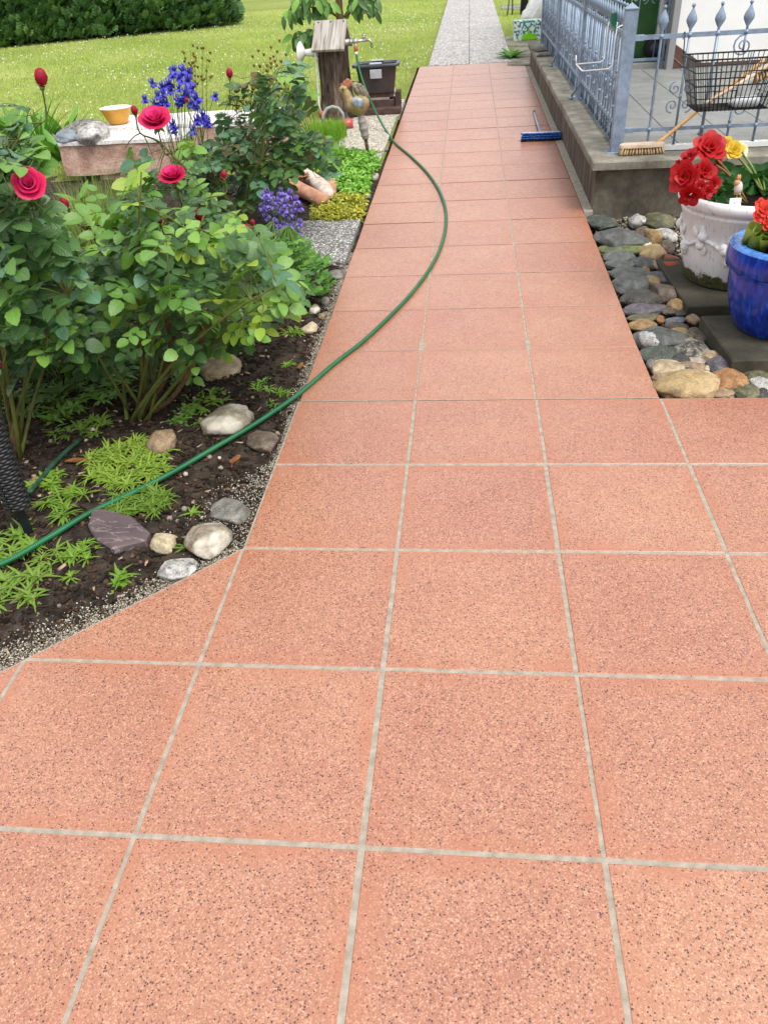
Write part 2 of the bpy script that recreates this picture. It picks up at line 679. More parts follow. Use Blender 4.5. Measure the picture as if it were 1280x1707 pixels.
OCTA_V = [(1, 0, 0), (-1, 0, 0), (0, 1, 0), (0, -1, 0), (0, 0, 1), (0, 0, -1)]
OCTA_F = [(0, 2, 4), (2, 1, 4), (1, 3, 4), (3, 0, 4), (2, 0, 5), (1, 2, 5), (3, 1, 5), (0, 3, 5)]
CHIP_V = [(-.5, -.5, -.5), (.5, -.4, -.5), (.45, .5, -.5), (-.4, .45, -.5), (-.45, -.4, .5), (.4, -.5, .5), (.5, .35, .5), (-.5, .4, .5)]
CHIP_F = [(3, 2, 1, 0), (4, 5, 6, 7), (0, 1, 5, 4), (1, 2, 6, 5), (2, 3, 7, 6), (3, 0, 4, 7)]


def grid_sheet(name, xs, ys, zf, mat):
    v = [(x, y, zf(x, y)) for y in ys for x in xs]
    nx = len(xs)
    f = [(j * nx + i, j * nx + i + 1, (j + 1) * nx + i + 1, (j + 1) * nx + i) for j in range(len(ys) - 1) for i in range(nx - 1)]
    b = MB()
    b.add(v, f)
    return b.build(name, mat)


def lin(a, b, n):
    return [a + (b - a) * i / (n - 1) for i in range(n)]


# ------------------------------------------------------------------ ground
ys = [-30, -5, 0, 2.684, 6, 12, 20, 32.684, 60, 160]
g = grid_sheet('ground', [-150, -20, 0, 20, 150], ys, lambda x, y: gz(y) - 0.09, M['earth'])
tag(g, 'bare earth under the garden', kind='structure')


def lawn_z(x, y):
    return gz(y) - 0.012 + 0.02 * (noise.noise((x * 0.5, y * 0.5, 3)))


b = MB()
for x0, x1, y0, y1, nx, ny in ((-40, -0.03, 6.1, 12.05, 60, 16), (-40, 0.15, 12.05, 60, 60, 40), (1.34, 40, 12.6, 60, 40, 40)):
    X, Y = lin(x0, x1, nx), lin(y0, y1, ny)
    b.add([(x, y, lawn_z(x, y)) for y in Y for x in X], [(j * nx + i, j * nx + i + 1, (j + 1) * nx + i + 1, (j + 1) * nx + i) for j in range(ny - 1) for i in range(nx - 1)])
tag(b.build('lawn', M['lawn']), 'mown lawn dotted with white clover behind the flower bed', kind='structure')


def soil_z(x, y):
    n = noise.noise((x * 3, y * 3, 0)) * 0.018 + noise.noise((x * 14, y * 14, 5)) * 0.011 + noise.noise((x * 40, y * 40, 9)) * 0.005
    edge = min(1.0, max(0.0, min(-x, (y - x - 1.0) / 1.414 if y < 1.0 else 9) / 0.15))
    return gz(y) - 0.03 + n * (0.3 + 0.7 * edge) + 0.018 * edge


xs = lin(-5.5, -1.75, 60) + lin(-1.7, 0.02, 100)
ysl = lin(-1.2, 3.3, 190) + lin(3.35, 6.6, 60)
tag(grid_sheet('flower_bed_soil', xs, ysl, soil_z, M['soil']), 'dark mulched soil of the flower bed beside the tiled path', kind='structure')

tag(grid_sheet('pebble_bed_ground', lin(1.45, 5, 40), lin(1.9, 4.7, 40), lambda x, y: gz(y) - 0.065 + 0.012 * noise.noise((x * 6, y * 6, 0)), M['soil']),
    'dark soil under the pebbles beside the terrace wall', kind='structure')

# ------------------------------------------------------------------ tiled path: every tile is a part
T = 0.5
pave = empty('tiled_path', (0, 0, 0), 0, 'reddish terrazzo tile path running past the terrace', None, None, 'structure')


def tile_mesh(w, h, bev=0.003):
    mb = MB()
    mb.box(-w / 2, w / 2, -h / 2, h / 2, -0.035, 0.0, bev=bev)
    return mb.mesh('tile', M['tile'], smooth=False)


tile_big, tile_far = tile_mesh(T - 0.0098, T - 0.0100), tile_mesh(T - 0.0098, T - 0.004, 0.001)
for row in range(-4, 24):
    cols = range(-4, 6) if row < 4 else range(0, 3)
    for c in cols:
        x, y = (c + 0.5) * T, (row + 0.5) * T
        # left of the path the paving stops at a diagonal
        if c < 0:
            k = -1 - c
            if row > 1 - k:
                continue
            if row == 1 - k:
                q = 0.005
                p = [(x + T / 2 - q, y - T / 2 + q), (x + T / 2 - q, y + T / 2 - q * 2.4), (x - T / 2 + q * 2.4, y - T / 2 + q)]
                MB().prism([(a - x, bb - y) for a, bb in p], -0.035, 0.0, 0.003).build('tile', M['tile'], pave, smooth=False, loc=(x, y, 0))
                continue
        far = row >= 4
        s = SLOPE if y > Y_RAMP else 0.0
        xo = random.uniform(-0.0015, 0.0015)
        put('tile', tile_far if far else tile_big, pave, (x + xo, y + (random.uniform(-0.004, 0.004) if far else 0), gz(y) + random.uniform(-0.0004, 0.0006)),
            (s + random.uniform(-0.0012, 0.0012) * far, random.uniform(-0.0008, 0.0008) * far, random.uniform(-0.001, 0.001)))
b = MB()
# grout: a bed below the joints of the near paving, then ribs along the path
b.add([(0, 2.0, -0.0016), (0, 1.0, -0.0016), (-2, -1.0, -0.0016), (-2, -2.0, -0.0016), (3.0, -2.0, -0.0016), (3.0, 1.994, -0.0016)], [(0, 1, 2, 3, 4, 5)])
for x in (0.5, 1.0):
    for i in range(44):
        y0, y1 = 2.0 + i * 10 / 44, 2.0 + (i + 1) * 10 / 44
        z0, z1 = gz(y0) - 0.0016, gz(y1) - 0.0016
        b.add([(x - .012, y0, z0), (x + .012, y0, z0), (x + .012, y1, z1), (x - .012, y1, z1)], [(0, 1, 2, 3)])
for row in range(4, 9):
    y = row * T
    z = gz(y) + 0.0009
    for x in (0, .5, 1):
        b.add([(x + .014, y - .0035, z), (x + .486, y - .0035, z), (x + .486, y + .0035, z), (x + .014, y + .0035, z)], [(0, 1, 2, 3)])
b.build('grout', M['grout'], pave, smooth=False)
b = MB()
rj = random.Random(2)
for row in range(9, 24):
    y = row * T
    for x in (0, .5, 1):
        yo = rj.uniform(-.004, .004)
        z = gz(y) + 0.0009
        wd = rj.uniform(.0015, .0038)
        b.add([(x + .008, y + yo - wd, z), (x + .492, y + yo - wd, z), (x + .492, y + yo + wd, z), (x + .008, y + yo + wd, z)], [(0, 1, 2, 3)])
b.build('joint_dirt', plain('joint_dirt', '75564a', '8d6a5c', 30, 0.95, 0.1, co='world'), pave, smooth=False)
b = MB()
for i in range(20):
    y0, y1 = -2 + i * 14 / 20, -2 + (i + 1) * 14 / 20
    x0, x1 = (0.005, 1.495) if y0 >= 2 else (0.005, 2.99)
    b.add([(x0, y0, gz(y0) - .03), (x1, y0, gz(y0) - .03), (x1, y1, gz(y1) - .03), (x0, y1, gz(y1) - .03)], [(0, 1, 2, 3)])
b.build('mortar_bed', M['earth'], pave, smooth=False)
b = MB()
for i in range(16):
    y0, y1 = 4.60 + i * 6.85 / 16, 4.60 + (i + 1) * 6.85 / 16
    w0 = 0.0545
    b.add([(1.4985, y0, gz(y0) + .001), (1.503 + w0, y0, gz(y0) + .006), (1.503 + w0, y1, gz(y1) + .006), (1.4985, y1, gz(y1) + .001),
           (1.4985, y0, gz(y0) - .03), (1.4985, y1, gz(y1) - .03)], [(0, 1, 2, 3), (4, 0, 3, 5)])
b.add([(1.4985, 4.60, -.06), (1.5575, 4.60, -.06), (1.5575, 4.60, gz(4.6) + .006), (1.4985, 4.60, gz(4.6) + .001)], [(0, 1, 2, 3)])
b.build('mortar_strip', M['grout'], pave, smooth=False)

# ------------------------------------------------------------------ pebble-faced slabs
garden_path = empty('garden_path', (0, 0, 0), 0, 'grey slab path leading away across the lawn', None, None, 'structure')
i = 0
y = 12.03
while y < 34:
    L = 0.985
    for x0, x1 in ((0.13, 0.722), (0.728, 1.345)):
        MB().box(-(x1 - x0) / 2, (x1 - x0) / 2, -L / 2, L / 2, -0.05, 0, bev=0.004).build(
            'slab', M['path_grey'], garden_path, False, loc=((x0 + x1) / 2, y + L / 2, gz(y + L / 2) + 0.006 + random.uniform(-.002, .002)), rot=(SLOPE, random.uniform(-.003, .003), 0))
    y += L + 0.004
for nm, lab, boxes, mat, h in (
        ('pump_paving', 'pale pebble-faced slabs under the stump and tub', [(-.52, -.05, 6.66, 7.165), (-.52, -.05, 7.172, 7.68), (-.52, -.05, 7.687, 8.32), (-.46, -.03, 8.327, 9.30)], M['slab_light'], 0.012),
        ('bed_paving', 'two grey pebble-faced stepping slabs beside the columbine', [(-.56, -.028, 3.735, 4.055), (-.56, -.028, 4.062, 4.60)], M['slab_grey'], 0.012)):
    st = empty(nm, (0, 0, 0), 0, lab, None, None, 'structure')
    for x0, x1, y0, y1 in boxes:
        MB().box(-(x1 - x0) / 2, (x1 - x0) / 2, -(y1 - y0) / 2, (y1 - y0) / 2, -0.05, 0, bev=0.004).build(
            'slab', mat, st, False, loc=((x0 + x1) / 2, (y0 + y1) / 2, gz((y0 + y1) / 2) + h), rot=(SLOPE, 0, 0))

# broken flat stones between the path end and the grass
st = empty('crazy_paving', (0, 0, 0), 0, 'pale flat stones laid beside the end of the tiled path', None, None, 'structure')
for (px0, py0, px1, py1, wob) in ((851, 92, 892, 103, 1), (852, 79, 902, 90, 2), (843, 62, 902, 77, 3), (835, 8, 890, 16, 4), (846, 104, 886, 109, 5)):
    pts = [on_ground(px0, py1), on_ground((px0 + px1) / 2, py1 + .6), on_ground(px1, py1), on_ground(px1 + 1, py0), on_ground((px0 + px1) / 2, py0 - .4), on_ground(px0 + 1, py0)]
    MB().prism([(p.x + .02 * math.sin(wob * 7 + k * 3), p.y) for k, p in enumerate(pts)], -0.06, 0.012, 0.006, tilt=lambda x, y: gz(y)).build('flagstone', M['coping'], st, False)

# ------------------------------------------------------------------ raised terrace
terr = empty('raised_terrace', (1.55, 4.6, 0), 0, 'raised concrete terrace with weathered coping beside the tiled path', 'terrace')


def T_(o):
    o.parent = terr
    o.location = Vector(o.location) - Vector((1.55, 4.6, 0))
    return o


def slope_box(mb, x0, x1, y0, y1, zb, zt0, zt1, bev=0.0):
    v = [(x0, y0, zb), (x1, y0, zb), (x1, y1, zb), (x0, y1, zb)]
    v += [(x0, y0, zt0), (x1, y0, zt0), (x1, y1, zt1), (x0, y1, zt1)]
    mb.add(v, [(3, 2, 1, 0), (4, 5, 6, 7), (0, 1, 5, 4), (1, 2, 6, 5), (2, 3, 7, 6), (3, 0, 4, 7)])


b = MB()
slope_box(b, 1.556, 1.66, 4.735, 11.44, -0.2, coping_z(4.735) - .052, coping_z(11.44) - .052)
T_(b.build('side_wall', M['concrete'], smooth=False))
b = MB()
slope_box(b, 1.556, 6.0, 4.635, 4.733, -0.2, coping_z(4.6) - .052, coping_z(4.7) - .052)
T_(b.build('front_wall', M['concrete_front'], smooth=False))
# coping slabs along the side, each its own piece
yb = [4.79, 5.42, 5.98, 6.72, 7.62, 8.62, 9.62, 10.60, 11.46]
for y0, y1 in zip(yb[:-1], yb[1:]):
    b = MB()
    ym = (y0 + y1) / 2
    b.box(-.0975, .0975, -(y1 - y0) / 2 + .003, (y1 - y0) / 2 - .003, -.05, 0, bev=.006)
    T_(b.build('coping_slab', M['coping'], smooth=False, loc=(1.6175, ym, coping_z(ym) + random.uniform(-.002, .002)), rot=(0.0115, random.uniform(-.006, .006), 0)))
for x0, x1 in ((1.52, 2.35), (2.354, 3.2), (3.204, 4.2), (4.204, 6.0)):
    b = MB()
    b.box(-(x1 - x0) / 2, (x1 - x0) / 2, -.1185, .1185, -.05, 0, bev=.006)
    T_(b.build('coping_slab', M['coping'], smooth=False, loc=((x0 + x1) / 2, 4.668, coping_z(4.668)), rot=(0.0115, 0, 0)))
# floor tiles
ft = {}
nx_, ny_ = 12, 10
for i in range(12):
    for j in range(10):
        w, h = 0.36, 0.365
        x, y = 1.79 + (i + .5) * w, 4.90 + (j + .5) * h
        if 'm' not in ft:
            ft['m'] = MB().box(-w / 2 + .003, w / 2 - .003, -h / 2 + .003, h / 2 - .003, -.03, 0, bev=.002).mesh('floor_tile', M['floor_tile'], False)
        T_(put('floor_tile', ft['m'], None, (x, y, coping_z(y) - .004), (0.0115, 0, 0)))
b = MB()
slope_box(b, 1.715, 6.1, 4.79, 8.60, -0.1, coping_z(4.79) - .014, coping_z(8.6) - .014)
slope_box(b, 1.715, 6.1, 8.57, 11.44, -0.1, coping_z(8.6) - .02, coping_z(11.44) - .02)
T_(b.build('floor_bed', M['concrete_front'], smooth=False))
b = MB()
b.box(1.79, 3.3, 8.55, 11.3, 0.2, coping_z(8.5) + .045, bev=.004)
T_(b.build('back_step', M['floor_tile'], smooth=False))
# white perforated drain strip in front of the railing
M['white_plastic'] = plain('white_plastic', 'd2d2ce', 'dededa', 8, 0.35, 0.5)
b = MB()
y0 = 4.815
b.box(1.99, 5.0, y0, y0 + .008, .361, .392)
b.box(1.99, 5.0, y0 + .040, y0 + .048, .361, .392)
x = 1.995
while x < 3.6:
    b.box(x, x + .012, y0 + .008, y0 + .040, .372, .391)
    x += .05
b.box(1.99, 5.0, y0 + .0205, y0 + .0275, .3725, .3905)
T_(b.build('drain_grate', M['white_plastic'], smooth=False))
M['dark'] = plain('dark_gap', '141414', '1c1c1c', 5, 0.9)

# ------------------------------------------------------------------ house
M['plaster'] = plain('white_plaster', 'd9d8d5', 'e0dfdc', 3, 0.85, 0.2, bump=0.3, bscale=160, dist=0.002, co='world')
M['brown_tile'] = plain('brown_skirting', '4d352c', '5d4136', 4, 0.5, 0.4, co='world')
M['grey_frame'] = plain('grey_frame_metal', '7d7c7d', '8a898a', 3, 0.45, 0.5)
house = empty('house', (4.4, 8.5, 0.4), 0, 'white plastered house wall behind the terrace with brown skirting', 'house')


def H_(o):
    o.parent = house
    o.location = Vector(o.location) - Vector((4.4, 8.5, 0.4))
    return o


H_(MB().box(2.80, 8.0, 8.47, 8.75, 0.1, 3.2).build('wall', M['plaster'], smooth=False))
H_(MB().box(2.80, 2.90, 8.75, 16.0, 0.1, 3.2).build('side_wall', M['plaster'], smooth=False))
H_(MB().box(2.735, 2.797, 8.40, 8.52, 0.38, 3.2, bev=.004).build('door_frame', M['grey_frame'], smooth=False))
p0, p1, p2 = at_y(1106, 114, 8.44), at_y(1112, 74, 8.44), at_y(1168, 109, 8.44)
b = MB()
q0 = Vector((p1.x + .30, 0, 0))
b.add([(2.80, 8.466, p0.z), (2.80, 8.444, p0.z), (2.80, 8.444, p1.z), (2.80, 8.466, p1.z), (p2.x, 8.466, p0.z), (p2.x, 8.444, p0.z), (p2.x, 8.444, p0.z + .03), (p2.x, 8.466, p0.z + .03)],
      [(0, 1, 2, 3), (1, 5, 6, 2), (4, 7, 6, 5), (3, 2, 6, 7), (0, 4, 5, 1)])
H_(b.build('skirting', M['brown_tile'], smooth=False))
H_(MB().box(p2.x + .003, 8.0, 8.452, 8.468, p0.z, p0.z + .03).build('skirting', M['brown_tile'], smooth=False))  # dark strip standing in for the shadow line at the wall foot
b = MB()
b.bar((2.80, 8.441, p1.z * .45 + p0.z * .55), (p2.x - .18, 8.441, p0.z + .012), .008, .004)
H_(b.build('joint', M['grout'], smooth=False))

# dark board fence at the back of the terrace
M['dark_wood'] = plain('dark_stained_boards', '2e241d', '43352a', 6, 0.7, 0.3, co='world', bump=.3, bscale=40)
fen = empty('board_fence', (2.2, 11.7, 0.3), 0, 'dark brown upright board screen at the far end of the terrace', 'fence')
for k in range(9):
    MB().box(-.058, .058, -.012, .012, 0, 1.9, bev=.003).build('board', M['dark_wood'], fen, False, loc=(-.32 + k * .123, random.uniform(-.004, .004), .05))
for z in (.35, 1.5):
    MB().box(-.42, .80, .014, .05, z, z + .07).build('cross_rail', M['dark_wood'], fen, False)


# ------------------------------------------------------------------ wrought-iron railings
M['iron'] = plain('galvanised_grey_iron', '707f92', '90a0b4', 14, 0.5, 0.5, 0.35, bump=.15, bscale=50, dist=.002)
M['black_wire'] = plain('black_coated_wire', '0c0c0d', '161617', 10, 0.4, 0.5)


def spiral(c, r, turns, a0, d=1, n=22, plane='x', shrink=0.12):
    """flat scroll in the x-z (plane='x') or y-z plane"""
    out = []
    for i in range(n):
        t = i / (n - 1)
        rr = r * (shrink + (1 - shrink) * (1 - t))
        a = a0 + d * turns * 2 * math.pi * t
        u, w = rr * math.cos(a), rr * math.sin(a)
        out.append((c[0] + u, c[1], c[2] + w) if plane == 'x' else (c[0], c[1] + u, c[2] + w))
    return out


ZL, ZU = 0.125, 0.650                  # lower and upper rail above the coping


def finial(mb, x, z, s=1.0, M_=None):
    """flattened leaf-shaped spear with a ball on top"""
    prof = [(.007, 0), (.008, .018), (.019, .036), (.030, .055), (.033, .068), (.027, .088), (.015, .108), (.008, .124), (.005, .132)]
    flat = Matrix.Translation((x, 0, z)) @ Matrix.Diagonal((s, .42 * s, s, 1))
    mb.lathe(prof, 8, flat)
    mb.ball((x, 0, z + .142 * s), .0115 * s, 8, 6)


def bar_mesh(kind):
    mb = MB()
    w = .013
    if kind == 'twist':
        n = 26
        v, f = [], []
        for i in range(n):
            t = i / (n - 1)
            a = t * math.pi * 4.5 if .25 < t < .8 else (.25 * math.pi * 4.5 if t <= .25 else .8 * math.pi * 4.5)
            z = .012 + t * (ZU + .02)
            for k in range(4):
                q = a + k * math.pi / 2
                v.append((w * .72 * math.cos(q), w * .72 * math.sin(q), z))
        for i in range(n - 1):
            for k in range(4):
                f.append((i * 4 + k, i * 4 + (k + 1) % 4, i * 4 + 4 + (k + 1) % 4, i * 4 + 4 + k))
        mb.add(v, f)
    elif kind == 'scroll':
        mb.bar((0, 0, .012), (0, 0, ZL + .11), w)
        mb.bar((0, 0, ZU - .11), (0, 0, ZU), w * .8)
        mb.tube(spiral((.045, 0, ZL + .10), .052, 1.6, math.pi, -1), .0055, 5)
        mb.tube(spiral((-.005, 0, ZU - .075), .062, 1.7, math.pi / 2, 1), .0055, 5)
        mb.tube(arc((.055, 0, ZU - .11), (-.005, 0, ZL + .09), .0, 8, (.03, 0, 0)), .0055, 5)
        mb.ball((0, 0, ZL + .03), .013, 8, 5)
    else:
        mb.bar((0, 0, .012), (0, 0, ZU + .02), w if kind != 'thick' else w * 1.25)
        if kind == 'cscroll':
            for s in (-1, 1):
                mb.tube(spiral((s * .040, 0, .36), .038, 1.35, math.pi / 2 * (1 if s > 0 else 1), -s), .005, 5)
                mb.tube(spiral((s * .044, 0, .26), .042, 1.35, -math.pi / 2, s), .005, 5)
            mb.ball((0, 0, .31), .012, 8, 5, (1, 1, 1.6))
        if kind == 'basket':
            for k in range(4):
                a = k * math.pi / 2
                mb.tube([(math.cos(a + t * 2.2) * .026 * math.sin(math.pi * t), math.sin(a + t * 2.2) * .026 * math.sin(math.pi * t), .22 + .2 * t) for t in [i / 9 for i in range(10)]], .0045, 4)
            for z in (.215, .425):
                mb.ball((0, 0, z), .0135, 8, 5)
    for z in (ZL, ZU):
        mb.ball((0, 0, z), .0155, 8, 5, (1, 1, .95))
    finial(mb, 0, ZU + .012)
    return mb


BARS = {k: bar_mesh(k).mesh('bar', M['iron']) for k in ('twist', 'scroll', 'thick', 'cscroll', 'basket', 'plain')}

FY = 4.84
fr = empty('front_railing', (1.73, FY, coping_z(FY)), 0, 'grey wrought-iron railing across the front of the terrace with spear finials', 'railing')
MB().bar((.0, 0, ZU), (3.6, 0, ZU), .009, .026, side=(0, 1, 0)).build('rail', M['iron'], fr, False)
MB().bar((.0, 0, ZL), (3.6, 0, ZL), .009, .022, side=(0, 1, 0)).build('rail', M['iron'], fr, False)
for z in (ZU, ZL):
    MB().box(-.002, .07, -.009, .009, z - .016, z + .016, bev=.002).build('bracket', M['iron'], fr, False)
kinds = ['twist', 'cscroll', 'thick', 'scroll', 'plain', 'twist', 'cscroll', 'thick', 'scroll', 'plain'] * 2
for i in range(20):
    put('bar', BARS[kinds[i]], fr, (1.904 - 1.73 + i * .1685, 0, 0))
MB().box(.02, 3.6, .016, .056, .008, .022).build('base_plate', M['iron'], fr, False)
MB().box(3.6, 3.66, -.03, .03, 0, .82, bev=.004).build('post', M['iron'], fr, False)

sr = empty('side_railing', (1.70, 4.82, 0), 0, 'grey wrought-iron railing running along the path side of the terrace', 'railing')


def post(y, h, w):
    o = empty('post', (0, y - 4.82, coping_z(y)))
    o.parent = sr
    MB().box(-w / 2, w / 2, -w / 2, w / 2, .004, h, bev=.003).build('shaft', M['iron'], o, False)
    b = MB()
    b.box(-w / 2 - .004, w / 2 + .004, -w / 2 - .004, w / 2 + .004, h, h + .006)
    b.add([(-w / 2, -w / 2, h + .006), (w / 2, -w / 2, h + .006), (w / 2, w / 2, h + .006), (-w / 2, w / 2, h + .006), (0, 0, h + .035)], [(0, 1, 4), (1, 2, 4), (2, 3, 4), (3, 0, 4)])
    b.build('cap', M['iron'], o, False)
    MB().box(-w / 2 - .03, w / 2 + .03, -w / 2 - .012, w / 2 + .012, -.001, .006, bev=.002).build('foot_plate', M['iron'], o, False)


for y, h, w in ((4.82, .805, .075), (6.92, .86, .06), (9.05, .86, .06), (11.30, .86, .06)):
    post(y, h, w)
PY = [4.82, 6.92, 9.05, 11.30]
for a, bb in zip(PY[:-1], PY[1:]):
    for zz, sz in ((ZU + .01, .03), (ZL + .02, .026)):
        pa, pb = Vector((0, a + .036 - 4.82, coping_z(a) + zz)), Vector((0, bb - .036 - 4.82, coping_z(bb) + zz))
        MB().bar(pa, pb, .012, sz, side=(1, 0, 0)).build('rail', M['iron'], sr, False)
        # small raised knuckles that show along each rail
        b = MB()
        n = 18
        for k in range(n):
            p = pa.lerp(pb, (k + .5) / n)
            b.ball(p, .016, 6, 4, (1, 1.2, .8))
        tag(b.build('knuckles', M['iron'], sr), kind='stuff')
    n = 18
    seq = ['cscroll', 'twist', 'basket', 'twist', 'cscroll', 'basket']
    for k in range(n):
        y = a + (bb - a) * (k + .5) / n
        put('bar', BARS[seq[k % 6]], sr, (0, y - 4.82, coping_z(y) + .012), (0, 0, math.pi / 2))
    pa, pb = Vector((.01, a + .04 - 4.82, coping_z(a) + .028)), Vector((.01, bb - .04 - 4.82, coping_z(bb) + .028))
    MB().bar(pa, pb, .006, .05, side=(1, 0, 0)).build('base_plate', M['iron'], sr, False)
for y in (6.92, 9.05):
    b = MB()
    b.bar((-.035, y - 4.82, coping_z(y) + .10), (-.075, y - 4.82, coping_z(y) + .02), .012, .02)
    b.ball((-.078, y - 4.82, coping_z(y) + .012), .02, 8, 4, (1, 1.4, .5))
    b.build('brace', M['iron'], sr)

# scroll gate at the back of the terrace
SZ = coping_z(8.5) + .046
gate = empty('scroll_gate', (2.42, 8.66, SZ), 0, 'pale iron gate with double scrolls in front of the green bin', 'gate')
MB().box(-.40, .31, -.012, .012, .010, .036, bev=.002).build('bottom_rail', M['iron'], gate, False)
MB().box(-.40, .31, -.012, .012, 1.05, 1.075, bev=.002).build('top_rail', M['iron'], gate, False)
for x in (-.41, .315):
    MB().box(x - .012, x + .012, -.013, .013, 0, 1.12, bev=.002).build('stile', M['iron'], gate, False)
for x in (-.21, .02, .22):
    b = MB()
    b.tube([(x, 0, .036), (x, 0, 1.05)], .006, 6)
    for s in (-1, 1):
        b.tube(spiral((x + s * .042, 0, .66), .04, 1.35, math.pi / 2, -s), .0045, 5)
        b.tube(spiral((x + s * .046, 0, .56), .044, 1.35, -math.pi / 2, s), .0045, 5)
    b.ball((x, 0, .61), .012, 8, 5, (1, 1, 1.6))
    b.build('bar', M['iron'], gate)

# green wheelie bin
M['bin_green'] = plain('green_bin_plastic', '24491f', '2c5626', 6, 0.45, 0.4)
M['rubber'] = plain('black_rubber', '0f0f10', '19191a', 10, 0.7, 0.3)
M['dark_grey_plastic'] = plain('dark_grey_plastic', '2a2b2e', '34353a', 10, 0.45, 0.4)
gb = empty('wheelie_bin', (2.43, 9.02, SZ), 0, 'tall dark green wheelie bin behind the terrace railing', 'bin')
b = MB()
b.lathe([(.0, .03), (.30, .03), (.31, .06), (.375, 1.0), (.39, 1.02), (.39, 1.06), (.36, 1.06), (.30, .10), (.0, .10)], 4, Matrix.Rotation(math.pi / 4, 4, 'Z') @ Matrix.Identity(4))
autosmooth(b.build('body', M['bin_green'], gb), 30)
MB().box(-.29, .29, -.30, .30, 1.065, 1.10, bev=.02).build('lid', M['bin_green'], gb, False)
for x in (-.21, .235):
    w = MB().lathe([(.0, -.03), (.06, -.032), (.075, -.025), (.10, -.03), (.112, -.015), (.112, .015), (.10, .03), (.0, .03)], 24, Matrix.Translation((x, -.275, .112)) @ Matrix.Rotation(math.pi / 2, 4, 'X')).build('wheel', M['rubber'], gb)
    MB().lathe([(.0, .005), (.055, .004), (.06, -.008), (.0, -.008)], 16, Matrix.Translation((x, -.305, .112)) @ Matrix.Rotation(math.pi / 2, 4, 'X')).build('hub', M['dark_grey_plastic'], w)
MB().tube([(-.2, .36, 1.0), (.2, .36, 1.0)], .014, 8).build('handle', M['bin_green'], gb)

# ------------------------------------------------------------------ things on and by the railing
M['pale_wood'] = plain('pale_turned_wood', 'b98d55', 'cfa871', 14, 0.55, 0.35, bump=.15, bscale=90)
M['worn_wood'] = plain('worn_pale_wood', 'b79f8b', 'cdb8a3', 18, 0.75, 0.25, bump=.3, bscale=120)
M['straw'] = plain('straw_bristle', 'a98a63', 'cdb08a', 40, 0.9, 0.15)


def bristle_rows(mb, nx, ny, lx, ly, z0, length, spread, seed=0, r=.006):
    rr = random.Random(seed)
    for i in range(nx):
        for j in range(ny):
            u, v = -1 + 2 * (i + .5) / nx, -1 + 2 * (j + .5) / ny
            if abs(u) ** 3 + abs(v) ** 3 > 1.35:
                continue
            a = Vector((u * lx, v * ly, z0))
            e = a + Vector((u * spread + rr.uniform(-.004, .004), v * spread * .8 + rr.uniform(-.004, .004), -length))
            mb.tube([a, a.lerp(e, .5), e], [r * .7, r, r * 1.25], 5)


brush = empty('scrubbing_broom', (1.848, 4.728, coping_z(4.73) + .001), rad(3), 'long-handled wooden scrubbing broom lying on the terrace corner', 'broom')
b = MB()
b.prism([(.145 * math.copysign(abs(math.cos(a)) ** .55, math.cos(a)), .036 * math.copysign(abs(math.sin(a)) ** .7, math.sin(a))) for a in [2 * math.pi * k / 28 for k in range(28)]], .043, .068, .007)
autosmooth(b.build('head', M['worn_wood'], brush), 35)
b = MB()
bristle_rows(b, 15, 5, .132, .028, .046, .042, .016)
b.build('bristles', M['straw'], brush)
b = MB()
b.tube([(.09, .012, .062), (.14, .03, .078), (.42, .083, .283), (.76, .084, .525)], [.010, .012, .0125, .0125], 8)
b.build('handle', M['pale_wood'], brush)

# hanging wire basket
bk = empty('wire_basket', (2.31, 4.62, .62), 0, 'black wire basket hooked over the front railing', 'basket')
X0, X1, Y0, Y1 = -.275, .275, -.17, .165         # rim
x0, x1, y0, y1 = -.205, .215, -.12, .125         # floor
ZT, ZB = .295, .015


def lerp2(t):
    return (x0 + (X0 - x0) * t, x1 + (X1 - x1) * t, y0 + (Y0 - y0) * t, y1 + (Y1 - y1) * t, ZB + (ZT - ZB) * t)


b = MB()
for t, r in ((1, .0052), (.76, .0032), (.5, .0045), (.25, .0032)):
    A, B, C_, D_, z = lerp2(t)
    b.tube([(A, C_, z), (B, C_, z), (B, D_, z), (A, D_, z), (A, C_, z)], r, 6)
b.build('rim', M['black_wire'], bk)
b = MB()
for k in range(19):
    s = k / 18
    xa, xb = x0 + (x1 - x0) * s, X0 + (X1 - X0) * s
    b.tube([(xb, Y0, ZT), (xa, y0, ZB), (xa, y1, ZB), (xb, Y1, ZT)], .0029, 5)
for k in range(10):
    s = k / 9
    ya, yb_ = y0 + (y1 - y0) * s, Y0 + (Y1 - Y0) * s
    b.tube([(X0, yb_, ZT), (x0, ya, ZB + .003), (x1, ya, ZB + .003), (X1, yb_, ZT)], .0029, 5)
b.build('wires', M['black_wire'], bk)
for x in (-.27, .26):
    MB().tube([(x, Y1, ZT), (x, Y1 + .03, .385), (x, Y1 + .035, .405), (x, Y1 + .05, .412), (x, Y1 + .066, .405), (x, Y1 + .068, .37)], .0035, 6).build('hook', M['black_wire'], bk)

